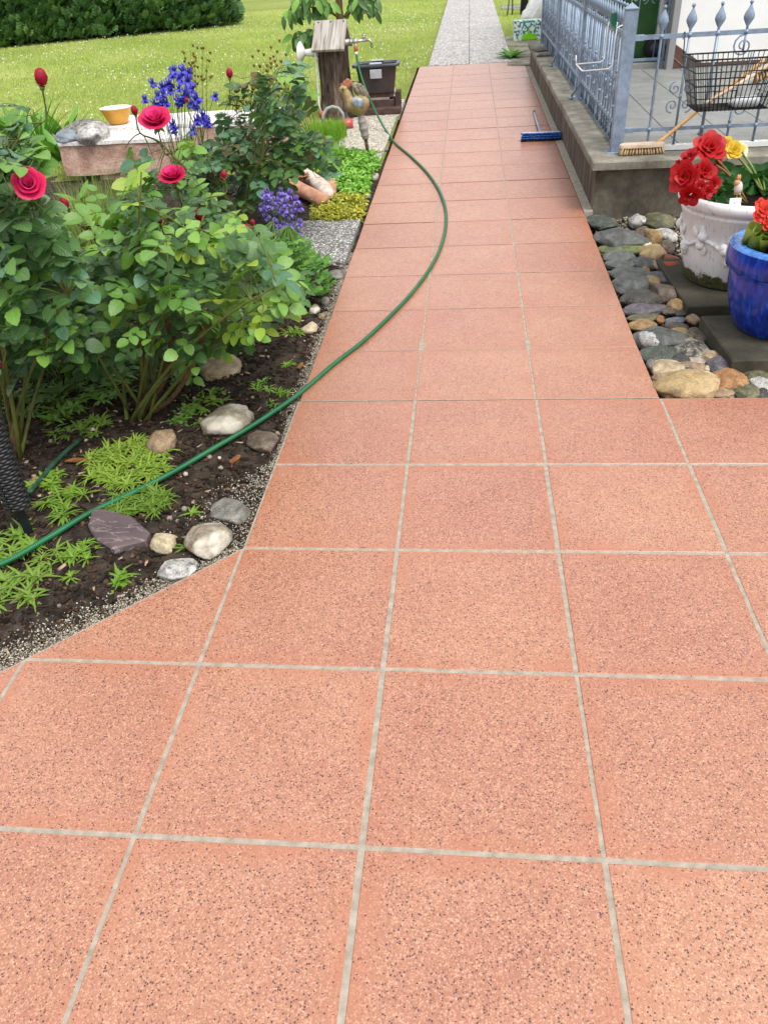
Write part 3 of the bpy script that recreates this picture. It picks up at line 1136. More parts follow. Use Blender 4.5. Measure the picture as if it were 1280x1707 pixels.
hb = empty('hand_brush', (2.40, 4.60, .66), 0, 'cream-handled hand brush lying in the wire basket', 'brush')
b = MB()
b.tube([(-.235, -.01, .005), (-.22, -.01, .012), (-.1, 0, .075), (.04, .01, .15)], [.009, .012, .011, .010], 8)
b.build('handle', M['worn_wood'], hb)
b = MB()
Mh = frame((.10, .02, .175), (.9, .05, .42), (-.4, 0, .9))
b.prism([(.075 * math.cos(a), .028 * math.sin(a)) for a in [2 * math.pi * k / 20 for k in range(20)]], 0, .02, .005, Mh)
b.build('head', M['worn_wood'], hb)
b = MB()
bristle_rows(b, 8, 4, .065, .02, 0, .05, .012, 3)
b.v = [tuple(Mh @ Vector(p)) for p in b.v]
b.build('bristles', M['straw'], hb)
M['milky'] = plain('milky_plastic', 'b9bdc4', 'd6d8da', 20, 0.35, 0.5)
b = MB()
b.lathe([(0, 0), (.026, .002), (.03, .02), (.03, .13), (.024, .15), (.012, .158), (.012, .175), (0, .176)], 18, frame((2.475, 4.55, .672), (0, .2, 1), (-1, .1, .02)))
tag(b.build('plastic_bottle', M['milky']), 'milky plastic bottle lying in the wire basket', 'bottle')
b = MB()
b.lathe([(0, 0), (.052, .003), (.058, .02), (.055, .10), (.04, .125), (.022, .135), (.022, .15), (0, .151)], 20, Matrix.Translation((2.435, 4.69, .645)))
b.tube([(2.49, 4.69, .74), (2.52, 4.69, .745), (2.525, 4.69, .70), (2.49, 4.69, .68)], .008, 6)
tag(b.build('white_jug', M['white_plastic']), 'white plastic jug standing in the wire basket', 'jug')

# white wire flower-box bracket hooked on the side railing
M['white_wire'] = plain('white_coated_wire', 'd9d9d6', 'e6e6e4', 10, 0.35, 0.5)
b = MB()
R0 = Vector((1.70, 0, 0))
ua, ub = 5.47, 5.09
zt = coping_z(5.3) + ZU + .030
tip = coping_z(5.3) + .455
for y in (ua, ub):
    b.tube([(1.728, y, zt - .05), (1.728, y, zt + .005), (1.70, y, zt + .018), (1.668, y, zt + .005), (1.664, y, zt - .06), (1.662, y, tip + .02), (1.64, y, tip), (1.47, y, tip - .005)], .0042, 6)
b.tube([(1.47, ua, tip - .005), (1.47, ub, tip - .005)], .0042, 6)
b.tube([(1.47, ua, tip - .005), (1.466, ua, tip + .05)], .0042, 6)
tag(b.build('flower_box_bracket', M['white_wire']), 'empty white wire flower-box bracket hooked over the side railing', 'bracket')
M['green_plastic'] = plain('green_plastic', '0f5a44', '15735a', 10, 0.4, 0.5)
b = MB()
b.box(-.012, .012, -.045, .045, 0, .085, bev=.008)
b.box(.013, .017, -.03, .03, -.03, .05)
for k in range(4):
    b.box(-.015, -.0115, -.035 + k * .02, -.025 + k * .02, .015, .07)
tag(b.build('peg_clip', M['green_plastic'], smooth=False, loc=(1.672, 5.30, coping_z(5.3) + ZU + .03)), 'green plastic clip on the top rail near the corner post', 'clip')

# small things lying on the coping and terrace
M['slate_dark'] = plain('dark_slate', '3b3a37', '54524c', 20, 0.8, 0.3, bump=.4, bscale=60)
for (px, py, w, d, rz, lab) in ((905, 84.5, .20, .26, .3, 'dark slate offcut on the coping, the one farther from the broom'), (918, 92.5, .17, .2, -.15, 'dark slate offcut on the coping, the one nearer the corner post')):
    p = on_terrace(px, py)
    b = MB()
    b.prism([(-w / 2, -d / 2), (w / 2, -d / 2 * .8), (w / 2 * .9, d / 2), (-w / 2 * .8, d / 2 * .9)], 0, .018, .004)
    tag(b.build('slate_offcut', M['slate_dark'], smooth=False, loc=(min(p.x, 1.625), p.y, p.z + .001), rot=(.0115, 0, rz)), lab, 'slate', 'slate offcuts on the coping')

# ------------------------------------------------------------------ blue broom on the path
M['blue_bristle'] = plain('blue_bristle', '1c4f9c', '2a64b4', 50, 0.55, 0.35)
M['shaded_bristle'] = plain('shaded_bristle', '14131c', '241a20', 50, 0.8, 0.2)
M['pale_block'] = plain('pale_broom_block', 'a9b3c2', 'c2c9d3', 20, 0.5, 0.4)
M['lilac_metal'] = plain('grey_metal_handle', '827f8c', '9d9aa6', 20, 0.35, 0.5, 0.5)
hx = on_ground(901, 234)
bro = empty('floor_broom', (hx.x, hx.y, gz(hx.y)), rad(-2), 'blue-bristled floor broom lying on the far part of the tiled path', 'broom')
b = MB()
b.box(-.172, .172, .030, .062, .006, .062, bev=.006)
b.build('head', M['pale_block'], bro, False)
b1, b2 = MB(), MB()
rr = random.Random(3)
for i in range(30):
    for j in range(4):
        x = -.165 + .33 * (i + .5) / 30
        z = .014 + j * .014
        L = .075
        tgt = b1 if j > 0 else b2
        e = Vector((x + (x * .10) + rr.uniform(-.004, .004), .03 - L, z + (j - 1.5) * .006 + rr.uniform(-.003, .003)))
        e.z = max(e.z, .008)
        m_ = Vector((x, .03, z)).lerp(e, .55)
        tgt.tube([(x, .032, z), m_, e], [.005, .006, .0072], 5)
b1.build('bristles', M['blue_bristle'], bro)
b2.build('lower_bristles', M['shaded_bristle'], bro)  # blue bristles too; near-black colour paints the shade on the underside
MB().tube([(0, .06, .036), (0, .10, .036)], [.018, .014], 10).build('socket', M['pale_block'], bro)
MB().tube([(0, .095, .036), (-.02, 1.22, .014 + 1.16 * SLOPE)], .0125, 10).build('handle', M['lilac_metal'], bro)
MB().tube([(-.02, 1.22, .0142 + 1.16 * SLOPE), (-.022, 1.30, .0142 + 1.24 * SLOPE)], .0135, 10).build('grip', M['dark_grey_plastic'], bro)

# ------------------------------------------------------------------ pots on slabs
M['pot_slab'] = stained_concrete('dark_mossy_slab', '3d3a30', '565043', '26251b', False)
for nm, x0, x1, y0, y1, z, lab in (('concrete_slab', 1.79, 2.55, 2.90, 3.62, .035, 'dark mossy concrete slab under the white planter'), ('concrete_slab', 1.825, 2.45, 2.24, 2.735, .052, 'dark concrete slab under the blue pot')):
    b = MB()
    b.box(-(x1 - x0) / 2, (x1 - x0) / 2, -(y1 - y0) / 2, (y1 - y0) / 2, -.10, 0, bev=.006)
    tag(b.build(nm, M['pot_slab'], smooth=False, loc=((x0 + x1) / 2, (y0 + y1) / 2, z), rot=(0, 0, rad(1.5))), lab, 'slab')


def white_pot_material():
    m = Mat('white_painted_planter', 0.6, 0.35)
    c = m.ramp(m.noise(9, 5, .6, 'obj'), [(.3, srgb('d2d2d3')), (.7, srgb('e2e2e2'))])
    sc = m.mapped('obj', (16, 16, 4.2), (0, rad(38), 0))
    lines = m.ramp(m.noise(6, 3, .5, sc), [(.60, 0.0), (.68, 1.0)])
    c = m.mix(m.math('MULTIPLY', lines, .38), c, srgb('77777a'))
    specks = m.math('MULTIPLY', m.ramp(m.noise(90, 3, .7, 'obj'), [(.66, 0.0), (.72, 1.0)]), .5)
    c = m.mix(specks, c, srgb('6a6a6c'))
    z = m.sep(m.co('obj'), 2)
    mossz = m.math('ADD', z, m.math('MULTIPLY', m.noise(14, 4, .7, 'obj'), -.12))
    moss = m.ramp(mossz, [(0.0, 1.0), (.012, 0.0)])
    mossc = m.ramp(m.noise(60, 4, .7, 'obj'), [(.35, srgb('33351f')), (.6, srgb('5c5f3a')), (.75, srgb('8d8b78'))])
    m.color(m.mix(moss, c, mossc))
    m.bump(m.noise(8, 3, .5, sc), .35, .004)
    m.bump(m.noise(70, 4, .6, 'obj'), .3, .003)
    return m.m


M['white_pot'] = white_pot_material()
M['potting_soil'] = plain('potting_soil', '0f0a08', '2b211b', 60, 0.95, 0.1, bump=1, bscale=110, dist=.02)
WP = Vector((2.125, 3.305, .036))
WS = 1.09
wp = empty('white_planter', WP, 0, 'large white planter with moulded fruit garland beside the terrace wall', 'planter')
wp.scale = (WS, WS, WS)
prof = [(0, 0), (.225, 0), (.238, .01), (.262, .16), (.288, .315), (.293, .320), (.296, .330), (.290, .338), (.296, .346), (.310, .352), (.318, .372), (.316, .392), (.302, .402), (.284, .398), (.276, .36), (.27, .345)]
autosmooth(MB().lathe(prof, 64, cap=False).build('body', M['white_pot'], wp), 50)
MB().lathe([(0, .352), (.1, .358), (.2, .35), (.274, .345)], 32, wob=lambda a, z: .003 * math.sin(a * 7)).build('soil', M['potting_soil'], wp)
# moulded garland: branch, leaves and fruit all round


def pot_r(z):
    return .238 + (z - .01) * (.288 - .238) / .305


def on_pot(a, z, off=0.0):
    r = pot_r(z) + off
    return Vector((math.cos(a) * r, math.sin(a) * r, z))


b = MB()
b.tube([on_pot(2 * math.pi * k / 90, .205 + .022 * math.sin(k / 90 * 2 * math.pi * 7), .004) for k in range(91)], .0095, 6)
b.build('branch', M['white_pot'], wp)
rr = random.Random(11)
for k in range(14):
    a = 2 * math.pi * (k + .3) / 14
    zc = .205 + .022 * math.sin(a * 7)
    g_ = MB()
    for q in range(2):
        aa, zz = a + rr.uniform(-.06, .06), zc + rr.uniform(-.028, .022)
        g_.ball(on_pot(aa, zz, .008), rr.uniform(.02, .026), 10, 7)
    g_.build('fruit', M['white_pot'], wp)
    for q in range(4):
        aa, zz = a + rr.uniform(-.14, .14), zc + (.045 if q % 2 else -.045) + rr.uniform(-.012, .012)
        c = on_pot(aa, zz, .004)
        n = Vector((math.cos(aa), math.sin(aa), 0))
        tdir = (n.cross(Vector((0, 0, 1))) * rr.uniform(-.8, .8) + Vector((0, 0, 1 if q % 2 else -1))).normalized()
        l_ = MB()
        l_.ball((0, 0, 0), .027, 10, 6, (1, .55, .30), frame((0, 0, 0), tdir, n).to_3x3().to_4x4())
        l_.v = [tuple(Vector(p) + c) for p in l_.v]
        l_.build('moulded_leaf', M['white_pot'], wp)


def blue_glaze(name, a, b_, c_, streak=True):
    m = Mat(name, 0.16, 0.6)
    v = m.mapped('obj', (45, 45, 7))
    c = m.ramp(m.noise(1.0, 5, .65, v), [(.3, srgb(a)), (.52, srgb(b_)), (.72, srgb(c_))])
    m.color(c)
    m.bump(m.noise(1.0, 4, .6, v), .15, .003)
    return m.m


M['blue_glaze'] = blue_glaze('cobalt_blue_glaze', '0b1c62', '0f2f93', '2a55bf')
M['blue_rim'] = blue_glaze('pale_blue_rim_glaze', '26509a', '3e73b8', '5f92cc')
BP = Vector((2.115, 2.575, .0525))
bp = empty('blue_pot', BP, 0, 'glossy cobalt blue glazed pot on the dark slab', 'pot')
autosmooth(MB().lathe([(0, 0), (.165, 0), (.185, .012), (.215, .07), (.236, .14), (.248, .21), (.252, .265), (.250, .272), (.262, .278), (.274, .288), (.277, .33), (.270, .372)], 64, cap=False).build('body', M['blue_glaze'], bp), 55)
MB().lathe([(.2705, .371), (.262, .383), (.238, .386), (.222, .376), (.213, .345), (.205, .30)], 64, cap=False).build('rim', M['blue_rim'], bp)
MB().lathe([(0, .318), (.1, .322), (.212, .312)], 32, wob=lambda a, z: .003 * math.sin(a * 5)).build('soil', M['potting_soil'], bp)
tag(put('soil_grit', scatter_mesh('soil_grit', OCTA_V, OCTA_F, [(r * math.cos(a), r * math.sin(a), .321) for r, a in [(math.sqrt(random.random()) * .2, random.random() * 6.28) for _ in range(260)]],
                                  rots(260), RNG.uniform(.0025, .006, 260), tint_mat('soil_grit', [(0, '1c130e'), (.6, '5a4636'), (1, 'c8b69c')])), bp), kind='stuff')
M['black_plastic'] = plain('black_plastic', '111318', '1a1d24', 10, 0.4, 0.4)
NP = at_y(1287, 432, 2.56)
np_ = empty('nursery_pot', (NP.x, 2.56, BP.z + .322), 0, 'small black plastic pot of orange-red begonia standing inside the blue pot', 'plant pot')
MB().lathe([(0, 0), (.045, 0), (.047, .002), (.060, .095), (.064, .096), (.064, .108), (.057, .108), (.052, .09), (0, .09)], 24).build('body', M['black_plastic'], np_)

# ------------------------------------------------------------------ stones
ROCKCOL = {
    'slate': ('474846', '646561', '393937'), 'dark': ('35342f', '4d4b45', '2a2926'), 'bluegrey': ('555854', '70736c', '444640'), 'olive': ('55543c', '77734f', '3d3c2a'),
    'moss': ('4d5734', '77803f', '5c5a50'), 'cream': ('b8a888', 'd2c4a6', '8e7c5e'), 'tan': ('8b745a', 'ab9272', '685440'), 'ochre': ('8f7247', 'ae9062', '664e33'),
    'orange': ('94683f', 'b08457', '684a32'), 'brown': ('5a4c40', '77675a', '41362d'), 'purple': ('575157', '736c71', '403b40'), 'white': ('a8a5a0', 'cfccc6', '605d58'),
    'yellow': ('9c8358', 'b59c72', '776045'), 'red': ('8a4a34', 'a5604a', '5c3326'), 'speck': ('3d3934', '8f897c', '24211e'), 'green': ('3d443c', '555c51', '2f342e'),
    'grey': ('6c6962', '8d8980', '4c4944'), 'pink': ('a8948a', 'c4b2a6', '7e6a60'), 'lime': ('7e8440', 'a5a95c', '5e6030'), 'lblue': ('6c757d', '8b949c', '575e64'),
    'beige': ('9d8a6c', 'bfad8f', '7f613a'), 'pale': ('8d8270', 'b3a892', '6a5436'),
}
ROCKMAT = {}


def rock_mat(key):
    if key not in ROCKMAT:
        a, b_, c_ = ROCKCOL[key]
        m = Mat('stone_' + key, 0.62, 0.4)
        c = m.ramp(m.noise(16, 6, .65, 'obj', .6), [(.32, srgb(c_)), (.46, srgb(a)), (.64, srgb(b_))])
        g_ = m.ramp(m.noise(130, 5, .8, 'obj'), [(.42, 0.0), (.66, .9)])
        c = m.mix(g_, c, m.mix(1.0, c, (.5, .5, .5, 1), 'MULTIPLY'))
        c = m.mix(m.ramp(m.noise(230, 3, .7, 'obj'), [(.58, 0.0), (.66, .5)]), c, m.mix(.5, c, (.75, .73, .68, 1)))
        if key == 'pale':
            c = m.mix(m.ramp(m.noise(7, 3, .5, 'obj'), [(.47, 0.0), (.55, .85)]), c, m.ramp(m.noise(40, 5, .7, 'obj'), [(.3, srgb('a8a090')), (.7, srgb('cfc9bc'))]))
        if key in ('speck', 'white'):
            c = m.mix(m.ramp(m.noise(48, 5, .8, 'obj'), [(.52, 0.0), (.62, .8)]), c, srgb('2b2926' if key == 'white' else 'b0ab9e'))
        m.color(c)
        m.bump(m.noise(55, 6, .75, 'obj'), .6 if key not in ('speck', 'white') else .9, .006)
        ROCKMAT[key] = m.m
    return ROCKMAT[key]


ICO = {}


def ico(sub):
    if sub not in ICO:
        bm = bmesh.new()
        bmesh.ops.create_icosphere(bm, subdivisions=sub, radius=1)
        ICO[sub] = ([v.co.copy() for v in bm.verts], [tuple(v.index for v in f.verts) for f in bm.faces])
        bm.free()
    return ICO[sub]


def rock_mesh(key, a, b_, c, seed, rough=.16, block=1.0, sub=3):
    """a stone with half-axes a, b_, c, worn flat on a few random sides; block > 1 makes it squarer"""
    V, Fc = ico(sub)
    off = Vector((seed * 3.7, seed * 1.3, seed * 2.1))
    rs = random.Random(seed)
    planes = []
    for _ in range(7 if block < 1.15 else 10):
        n_ = Vector((rs.gauss(0, 1), rs.gauss(0, 1), rs.gauss(0, 1))).normalized()
        planes.append((n_, rs.uniform(.66, .92) if block >= 1.15 else rs.uniform(.74, .97)))
    out = []
    for p in V:
        q = Vector([math.copysign(abs(x) ** (1 / block), x) for x in p]) if block != 1 else p.copy()
        k = 1 + rough * (noise.noise(p * 1.25 + off) * 1.4 + .55 * noise.noise(p * 2.9 + off))
        q = q * k
        for n_, d in planes:
            e = q.dot(n_) - d
            if e > 0:
                q -= n_ * (e * .8)
        q = q * (1 + rough * (.22 * noise.noise(p * 6 + off) + .12 * noise.noise(p * 13 + off)))
        out.append((q.x * a * 1.06, q.y * b_ * 1.06, max(q.z, -.72) * c * 1.06))
    mb = MB()
    mb.add(out, Fc)
    return mb.mesh('stone', rock_mat(key))


def place_stone(px, py, w, h, key, label, name='stone', rz=0.0, rough=.16, block=1.0, group=None, base=None, lift=0.0, cat='stone', flat=None, seed=None, inside=None):
    """a stone seen centred at photo pixel (px, py), w by h pixels, resting on the ground (or on base(px, py))"""
    p = (base or on_ground)(px, py + h * .30)
    v = Vector(p) - Vector(CAM)
    d = v.length
    e = math.asin(min(.99, -v.z / d))
    a, hm = w * d / F_PX / 2, h * d / F_PX / 2
    c = flat if flat else min(hm * .72, a * .85)
    bb = math.sqrt(max(hm ** 2 - (c * math.cos(e)) ** 2, 1e-6)) / math.sin(e)
    bb = min(max(bb, a * .42, hm * .6), a * 1.5)
    sd = seed if seed is not None else (px * 7.13 + py * 3.77) % 97
    if inside:                       # keep clear of the paving edges
        p = Vector((max(p.x, inside[0] + a * .97), max(p.y, inside[1] + bb * .97), p.z))
    me = rock_mesh(key, a, bb, c, sd, rough, block, 4 if w > 40 else 3)
    o = put(name, me, None, (p.x, p.y, p.z + c * .52 + lift), (random.uniform(-.06, .06), random.uniform(-.06, .06), rz))
    return tag(o, label, cat, group)

PB = 'stones of the pebble bed'


def peb(px, py):
    return on_ground(px, py, -.035)


PEBBLES = [
    (1003, 370, 38, 20, 'green', 'grey-green angular stone in the corner against the terrace wall', .3, 1.25),
    (1026, 396, 68, 31, 'slate', 'largest dark flat slate stone below the terrace wall', .1, 1.1),
    (1033, 415, 66, 17, 'moss', 'long mossy olive stone lying next to the big dark slate', .05, 1.1),
    (1029, 428, 46, 16, 'bluegrey', 'blue-grey stone just in front of the long mossy stone', .1, 1.0),
    (1035, 441, 47, 15, 'bluegrey', 'pale blue-grey flat stone touching the dark oval one', .1, 1.0),
    (1076, 438, 36, 19, 'slate', 'dark grey-green oval stone beside the pale blue-grey flat one', .3, 1.0),
    (1043, 455, 54, 21, 'bluegrey', 'broad blue-grey stone behind the biggest blue-grey stone at the path edge', .1, 1.0),
    (1048, 471, 52, 28, 'bluegrey', 'biggest rounded blue-grey stone at the path edge', .05, 1.0),
    (1060, 369, 20, 28, 'white', 'whitish porous stone standing upright against the terrace wall', 0, 1.1),
    (1094, 367, 38, 28, 'olive', 'big lichen-covered olive boulder against the wall left of the white planter', .2, 1.1),
    (1068, 408, 23, 15, 'cream', 'cream oval stone at the end of the long mossy stone', .2, 1.0),
    (1087, 420, 36, 23, 'yellow', 'oval tan stone with an olive patch near the cream one', -.2, 1.0),
    (1088, 396, 22, 22, 'ochre', 'angular ochre stone below the olive boulder', .4, 1.3),
    (1110, 413, 20, 28, 'brown', 'dark brown block of stone touching the white planter', 0, 1.4),
    (1110, 391, 29, 20, 'white', 'rough white-speckled stone tucked behind the white planter', 0, 1.2),
    (1097, 444, 21, 14, 'tan', 'tan angled stone beside the red clay shard', .5, 1.1),
    (1116, 434, 23, 14, 'red', 'reddish sandstone lump behind the clay shard', .2, 1.2),
    (1094, 462, 34, 19, 'purple', 'purple-grey banded oval stone left of the mossy slab', .25, 1.0),
    (1073, 454, 14, 15, 'ochre', 'small ochre pebble at the end of the broad blue-grey stone', 0, 1.0),
    (1084, 472, 22, 18, 'yellow', 'round yellow-cream pebble below the purple-grey oval', 0, 1.1),
    (1106, 485, 36, 30, 'brown', 'squarish grey-brown stone below the yellow-cream pebble', .1, 1.4),
    (1064, 486, 41, 10, 'orange', 'thin orange stone wedged above the dark blocky slate', .05, 1.0),
    (1071, 391, 19, 15, 'brown', 'small brown angular stone right of the big dark slate', .3, 1.3),
    (1064, 498, 59, 24, 'dark', 'dark blocky slate stone at the path edge', .1, 1.35),
    (1073, 514, 63, 18, 'purple', 'long purple-grey stone in front of the dark blocky slate', .1, 1.35),
    (1070, 529, 47, 15, 'olive', 'layered brown-olive stone in front of the long purple one', .05, 1.2),
    (1073, 541, 41, 18, 'ochre', 'grooved ochre stone just behind the big dark blue-grey boulder', .1, 1.1),
    (1099, 535, 12, 14, 'orange', 'small orange pebble beside the grooved ochre stone', 0, 1.0),
    (1127, 508, 25, 25, 'ochre', 'round golden ochre pebble beside the mossy flat rock', 0, 1.0),
    (1112, 521, 18, 11, 'brown', 'small grey-brown stone below the golden ochre pebble', 0, 1.2),
    (1133, 525, 18, 9, 'dark', 'small dark stone above the thin blue pebble', 0, 1.0),
    (1124, 533, 34, 8, 'lblue', 'thin light blue pebble in the middle of the pebble bed', .1, 1.0),
    (1152, 534, 17, 16, 'tan', 'tan pebble at the corner of the dark concrete slab', 0, 1.0),
    (1128, 543, 31, 15, 'brown', 'brown oblong stone in front of the thin blue pebble', .1, 1.2),
    (1094, 562, 68, 34, 'slate', 'big dark blue-grey boulder behind the white quartz', .05, 1.0),
    (1077, 572, 22, 24, 'white', 'lump of white quartz at the path edge', .3, 1.25),
    (1132, 555, 21, 11, 'yellow', 'yellow-olive pebble behind the lime one', .2, 1.0),
    (1139, 565, 20, 16, 'lime', 'lime-green almond-shaped pebble under the yellow-olive one', .6, 1.0),
    (1118, 578, 19, 11, 'grey', 'small grey pebble under the big dark boulder', .5, 1.0),
    (1099, 590, 51, 24, 'green', 'dark green stone behind the bread-shaped tan stone', .05, 1.0),
    (1149, 582, 46, 28, 'speck', 'rough dark stone with pale specks', .2, 1.2),
    (1130, 599, 26, 19, 'dark', 'dark purple-grey stone between the green and the speckled stones', .2, 1.1),
    (1085, 609, 15, 24, 'grey', 'narrow grey stone squeezed against the path edge', 0, 1.0),
    (1110, 611, 47, 27, 'beige', 'bread-shaped tan stone behind the large yellow one', -.35, 1.05),
    (1136, 641, 84, 46, 'yellow', 'largest yellow triangular stone at the corner of the pebble bed', -.2, 1.05),
    (1096, 632, 18, 30, 'tan', 'tan stone squeezed between the tiles and the large yellow stone', 0, 1.0),
    (1148, 612, 43, 21, 'tan', 'tan oval stone leaning over the dark speckled pebble', -.2, 1.0),
    (1159, 602, 26, 16, 'pink', 'pinkish tan stone behind the tan oval', -.3, 1.0),
    (1146, 625, 23, 18, 'speck', 'small dark pebble with white veins behind the large yellow stone', 0, 1.0),
    (1182, 594, 25, 26, 'beige', 'round tan pebble against the side of the concrete slab', .3, 1.05),
    (1199, 610, 32, 30, 'purple', 'angular blue-grey stone below the slab corner', .2, 1.25),
    (1214, 631, 47, 34, 'orange', 'bright orange rounded stone', .15, 1.1),
    (1177, 634, 37, 27, 'cream', 'cream blocky stone left of the orange one', -.1, 1.25),
    (1199, 652, 39, 19, 'tan', 'flat banded brown stone in front of the orange one', 0, 1.0),
    (1238, 650, 38, 22, 'olive', 'olive speckled stone right of the flat banded one', 0, 1.1),
    (1257, 625, 36, 22, 'olive', 'grey-olive stone under the front of the dark slab', .1, 1.0),
    (1269, 637, 34, 18, 'white', 'white lichen-crusted stone near the picture edge', 0, 1.2),
    (1271, 655, 26, 14, 'dark', 'dark grey stone below the white lichen-crusted one', 0, 1.0),
    (1178, 617, 13, 9, 'cream', 'tiny cream pebble above the cream blocky stone', 0, 1.0),
    (1186, 508, 58, 23, 'moss', 'flat mossy rock between the white planter and the blue pot', .1, 1.2),
    (1157, 556, 27, 22, 'brown', 'dark brown stone in the shade of the concrete slab', 0, 1.2),
    (1094, 502, 18, 6, 'pink', 'sliver of pinkish stone above the long purple one', 0, 1.0),
]
for px, py, w, h, key, lab, rz, blk in PEBBLES:
    place_stone(px, py, w * 1.1, h * 1.12, key, lab, 'pebble', rz, .19 if blk < 1.2 else .24, blk, PB, peb, .022 if 'lump of white quartz' in lab else (.012 if w < 24 else 0), cat='stone', inside=(1.503, 2.003))
# a broken piece of clay roof tile
p = on_ground(1119, 446, .0)
b = MB()
b.tube([(-.04, 0, 0), (.04, 0, 0)], .05, 10, flat=(1, .25))
tag(b.build('clay_shard', plain('red_clay', '8c4428', 'a4573a', 30, .85, .2), loc=(p.x, p.y, p.z + .01), rot=(.1, .05, .15)), 'red clay tile shard leaning on the mossy slab', 'shard')

# loose small gravel filling the gaps of the pebble bed
n = 5200
pp = []
while len(pp) < n:
    x, y = random.uniform(1.51, 3.5), random.uniform(2.01, 4.62)
    if 1.78 < x < 2.5 and 2.24 < y < 3.6:
        continue
    pp.append((x, y, gz(y) - .055 + random.uniform(0, .012)))
tag(put('gravel', scatter_mesh('gravel', *ico(1), pp, rots(n), np.stack([RNG.uniform(.008, .02, n), RNG.uniform(.008, .016, n), RNG.uniform(.006, .012, n)], 1),
                               tint_mat('gravel_mixed', [(0, '2c2a27'), (.3, '5a554c'), (.6, '84765f'), (.85, 'a89a82'), (1, '6a6f70')], bump=.4), smooth=True)), 'small mixed gravel between the pebbles', kind='stuff')

# ------------------------------------------------------------------ stones of the flower bed
FB = 'stones lying in the flower bed'
for px, py, w, h, key, lab, rz, blk, fl in (
        (368, 609, 62, 40, 'beige', 'smooth beige stone under the rose bush', -.35, 1.05, None),
        (381, 695, 66, 52, 'pale', 'grey-white stone with dark spots just above the hose', -.4, 1.1, None),
        (273, 730, 44, 58, 'tan', 'brown egg-shaped stone beside the green weeds', .1, 1.05, None),
        (440, 733, 56, 30, 'brown', 'flat reddish-grey rock below the hose near the path', -.5, 1.25, None),
        (353, 889, 78, 58, 'pale', 'large white and ochre rock at the corner of the tiles', .5, 1.3, None),
        (385, 845, 70, 38, 'grey', 'half-buried pale rock in the grit beside the path', -.2, 1.2, .022),
        (278, 900, 42, 38, 'cream', 'small lumpy cream stone between the slate and the large rock', .3, 1.2, None),
        (298, 948, 66, 34, 'white', 'white quartz rock on the grit at the diagonal tile edge', .2, 1.25, None),
        (525, 513, 17, 24, 'pale', 'small standing pale stone below the columbine leaves', .1, 1.0, None),
        (537, 524, 10, 18, 'tan', 'narrow tan stone leaning by the path edge', 0, 1.0, None),
        (518, 546, 25, 20, 'cream', 'small white broken stone on the soil near the path', -.3, 1.3, None),
        (543, 501, 15, 17, 'grey', 'small grey pebble nearest the path below the columbine', 0, 1.0, None),
        (561, 457, 28, 13, 'grey', 'grey flat stone at the front of the stepping slabs', .1, 1.2, None),
        (58, 801, 18, 14, 'ochre', 'small ochre pebble beside the black wicker torch', 0, 1.0, None),
        (628, 263, 18, 16, 'white', 'pale grey stone between green ground cover and path edge', 0, 1.1, None),
        (632, 247, 26, 10, 'grey', 'flat grey stone in front of the rooster stake', 0, 1.2, None),
        (562, 252, 26, 13, 'grey', 'grey stone at the back left of the green ground cover', .2, 1.2, None),
        (625, 291, 12, 24, 'pink', 'long pale stone edging the green ground cover', 0, 1.2, None),
        (613, 324, 10, 20, 'grey', 'small grey stone edging the yellow ground cover', 0, 1.1, None),
):
    place_stone(px, py, w, h, key, lab, 'stone', rz, .16, blk, FB, lambda a, c: on_ground(a, c, -.022), flat=fl)

# purple slate plate
def slate_mat():
    m = Mat('purple_slate', .7, .35)
    c = m.ramp(m.noise(9, 5, .6, 'obj'), [(.3, srgb('463b3d')), (.7, srgb('5f5153'))])
    v = m.mapped('obj', (6, 26, 6), (0, 0, rad(62)))
    l_ = m.ramp(m.noise(1.0, 5, .55, v, .5), [(.485, 0.0), (.5, 1.0), (.515, 0.0)])
    m.color(m.mix(m.math('MULTIPLY', l_, .7), c, srgb('a08e8e')))
    m.bump(m.noise(18, 5, .6, 'obj'), .5, .01)
    return m.m


p = on_ground(204, 892)
b = MB()
q = [on_ground(x_, y_) - p for x_, y_ in ((158, 858), (175, 858), (222, 868), (252, 893), (246, 905), (190, 920), (163, 905), (150, 884))]
b.prism([(v.x, v.y) for v in q], -.02, .020, .006, tilt=lambda x, y: .05 * y - .03 * x)
tag(b.build('slate_plate', slate_mat(), smooth=False, loc=(p.x, p.y, p.z)), 'flat dark purple slate plate lying in the soil in front of the hose', 'slate')

# grit along the paving edge, mulch and bark on the soil
n = 19000
pts = []
while len(pts) < n:
    t = random.random()
    if t < .5:
        y = random.uniform(1.0, 4.0)
        x = -abs(random.gauss(0, .022 + .022 * noise.noise((0, y * 2, 3)) + (.12 * max(0, 1 - abs(y - 1.15) / .4))))
    else:
        s = random.random()
        d = abs(random.gauss(0, .03 + .05 * s))
        x, y = -s * 1.0 - d * .70, 1.0 - s * 1.0 + d * .70
    if y < x + 1.0 and y < 1.0:
        continue
    if x > -.001:
        continue
    pts.append((x, y, soil_z(x, y) + random.uniform(-.001, .006)))
tag(put('grit', scatter_mesh('grit', OCTA_V, OCTA_F, pts, rots(n), np.stack([RNG.uniform(.0018, .0052, n), RNG.uniform(.0018, .0045, n), RNG.uniform(.0015, .004, n)], 1),
                             tint_mat('grit', [(0, '3f3a33'), (.25, '6f675b'), (.6, '958c7d'), (.9, 'b8afa0'), (1, 'd4cdc0')]))), 'coarse pale grit along the edge of the tiles', kind='stuff')
n = 15000
pts = []
while len(pts) < n:
    x, y = -random.random() ** .8 * 1.9, random.uniform(.2, 4.2)
    if y < x + 1.06 or x > -.03:
        continue
    pts.append((x, y, soil_z(x, y) + random.uniform(0, .008)))
tn = RNG.uniform(0, .80, n)
tn[RNG.uniform(0, 1, n) > .955] = 1.0
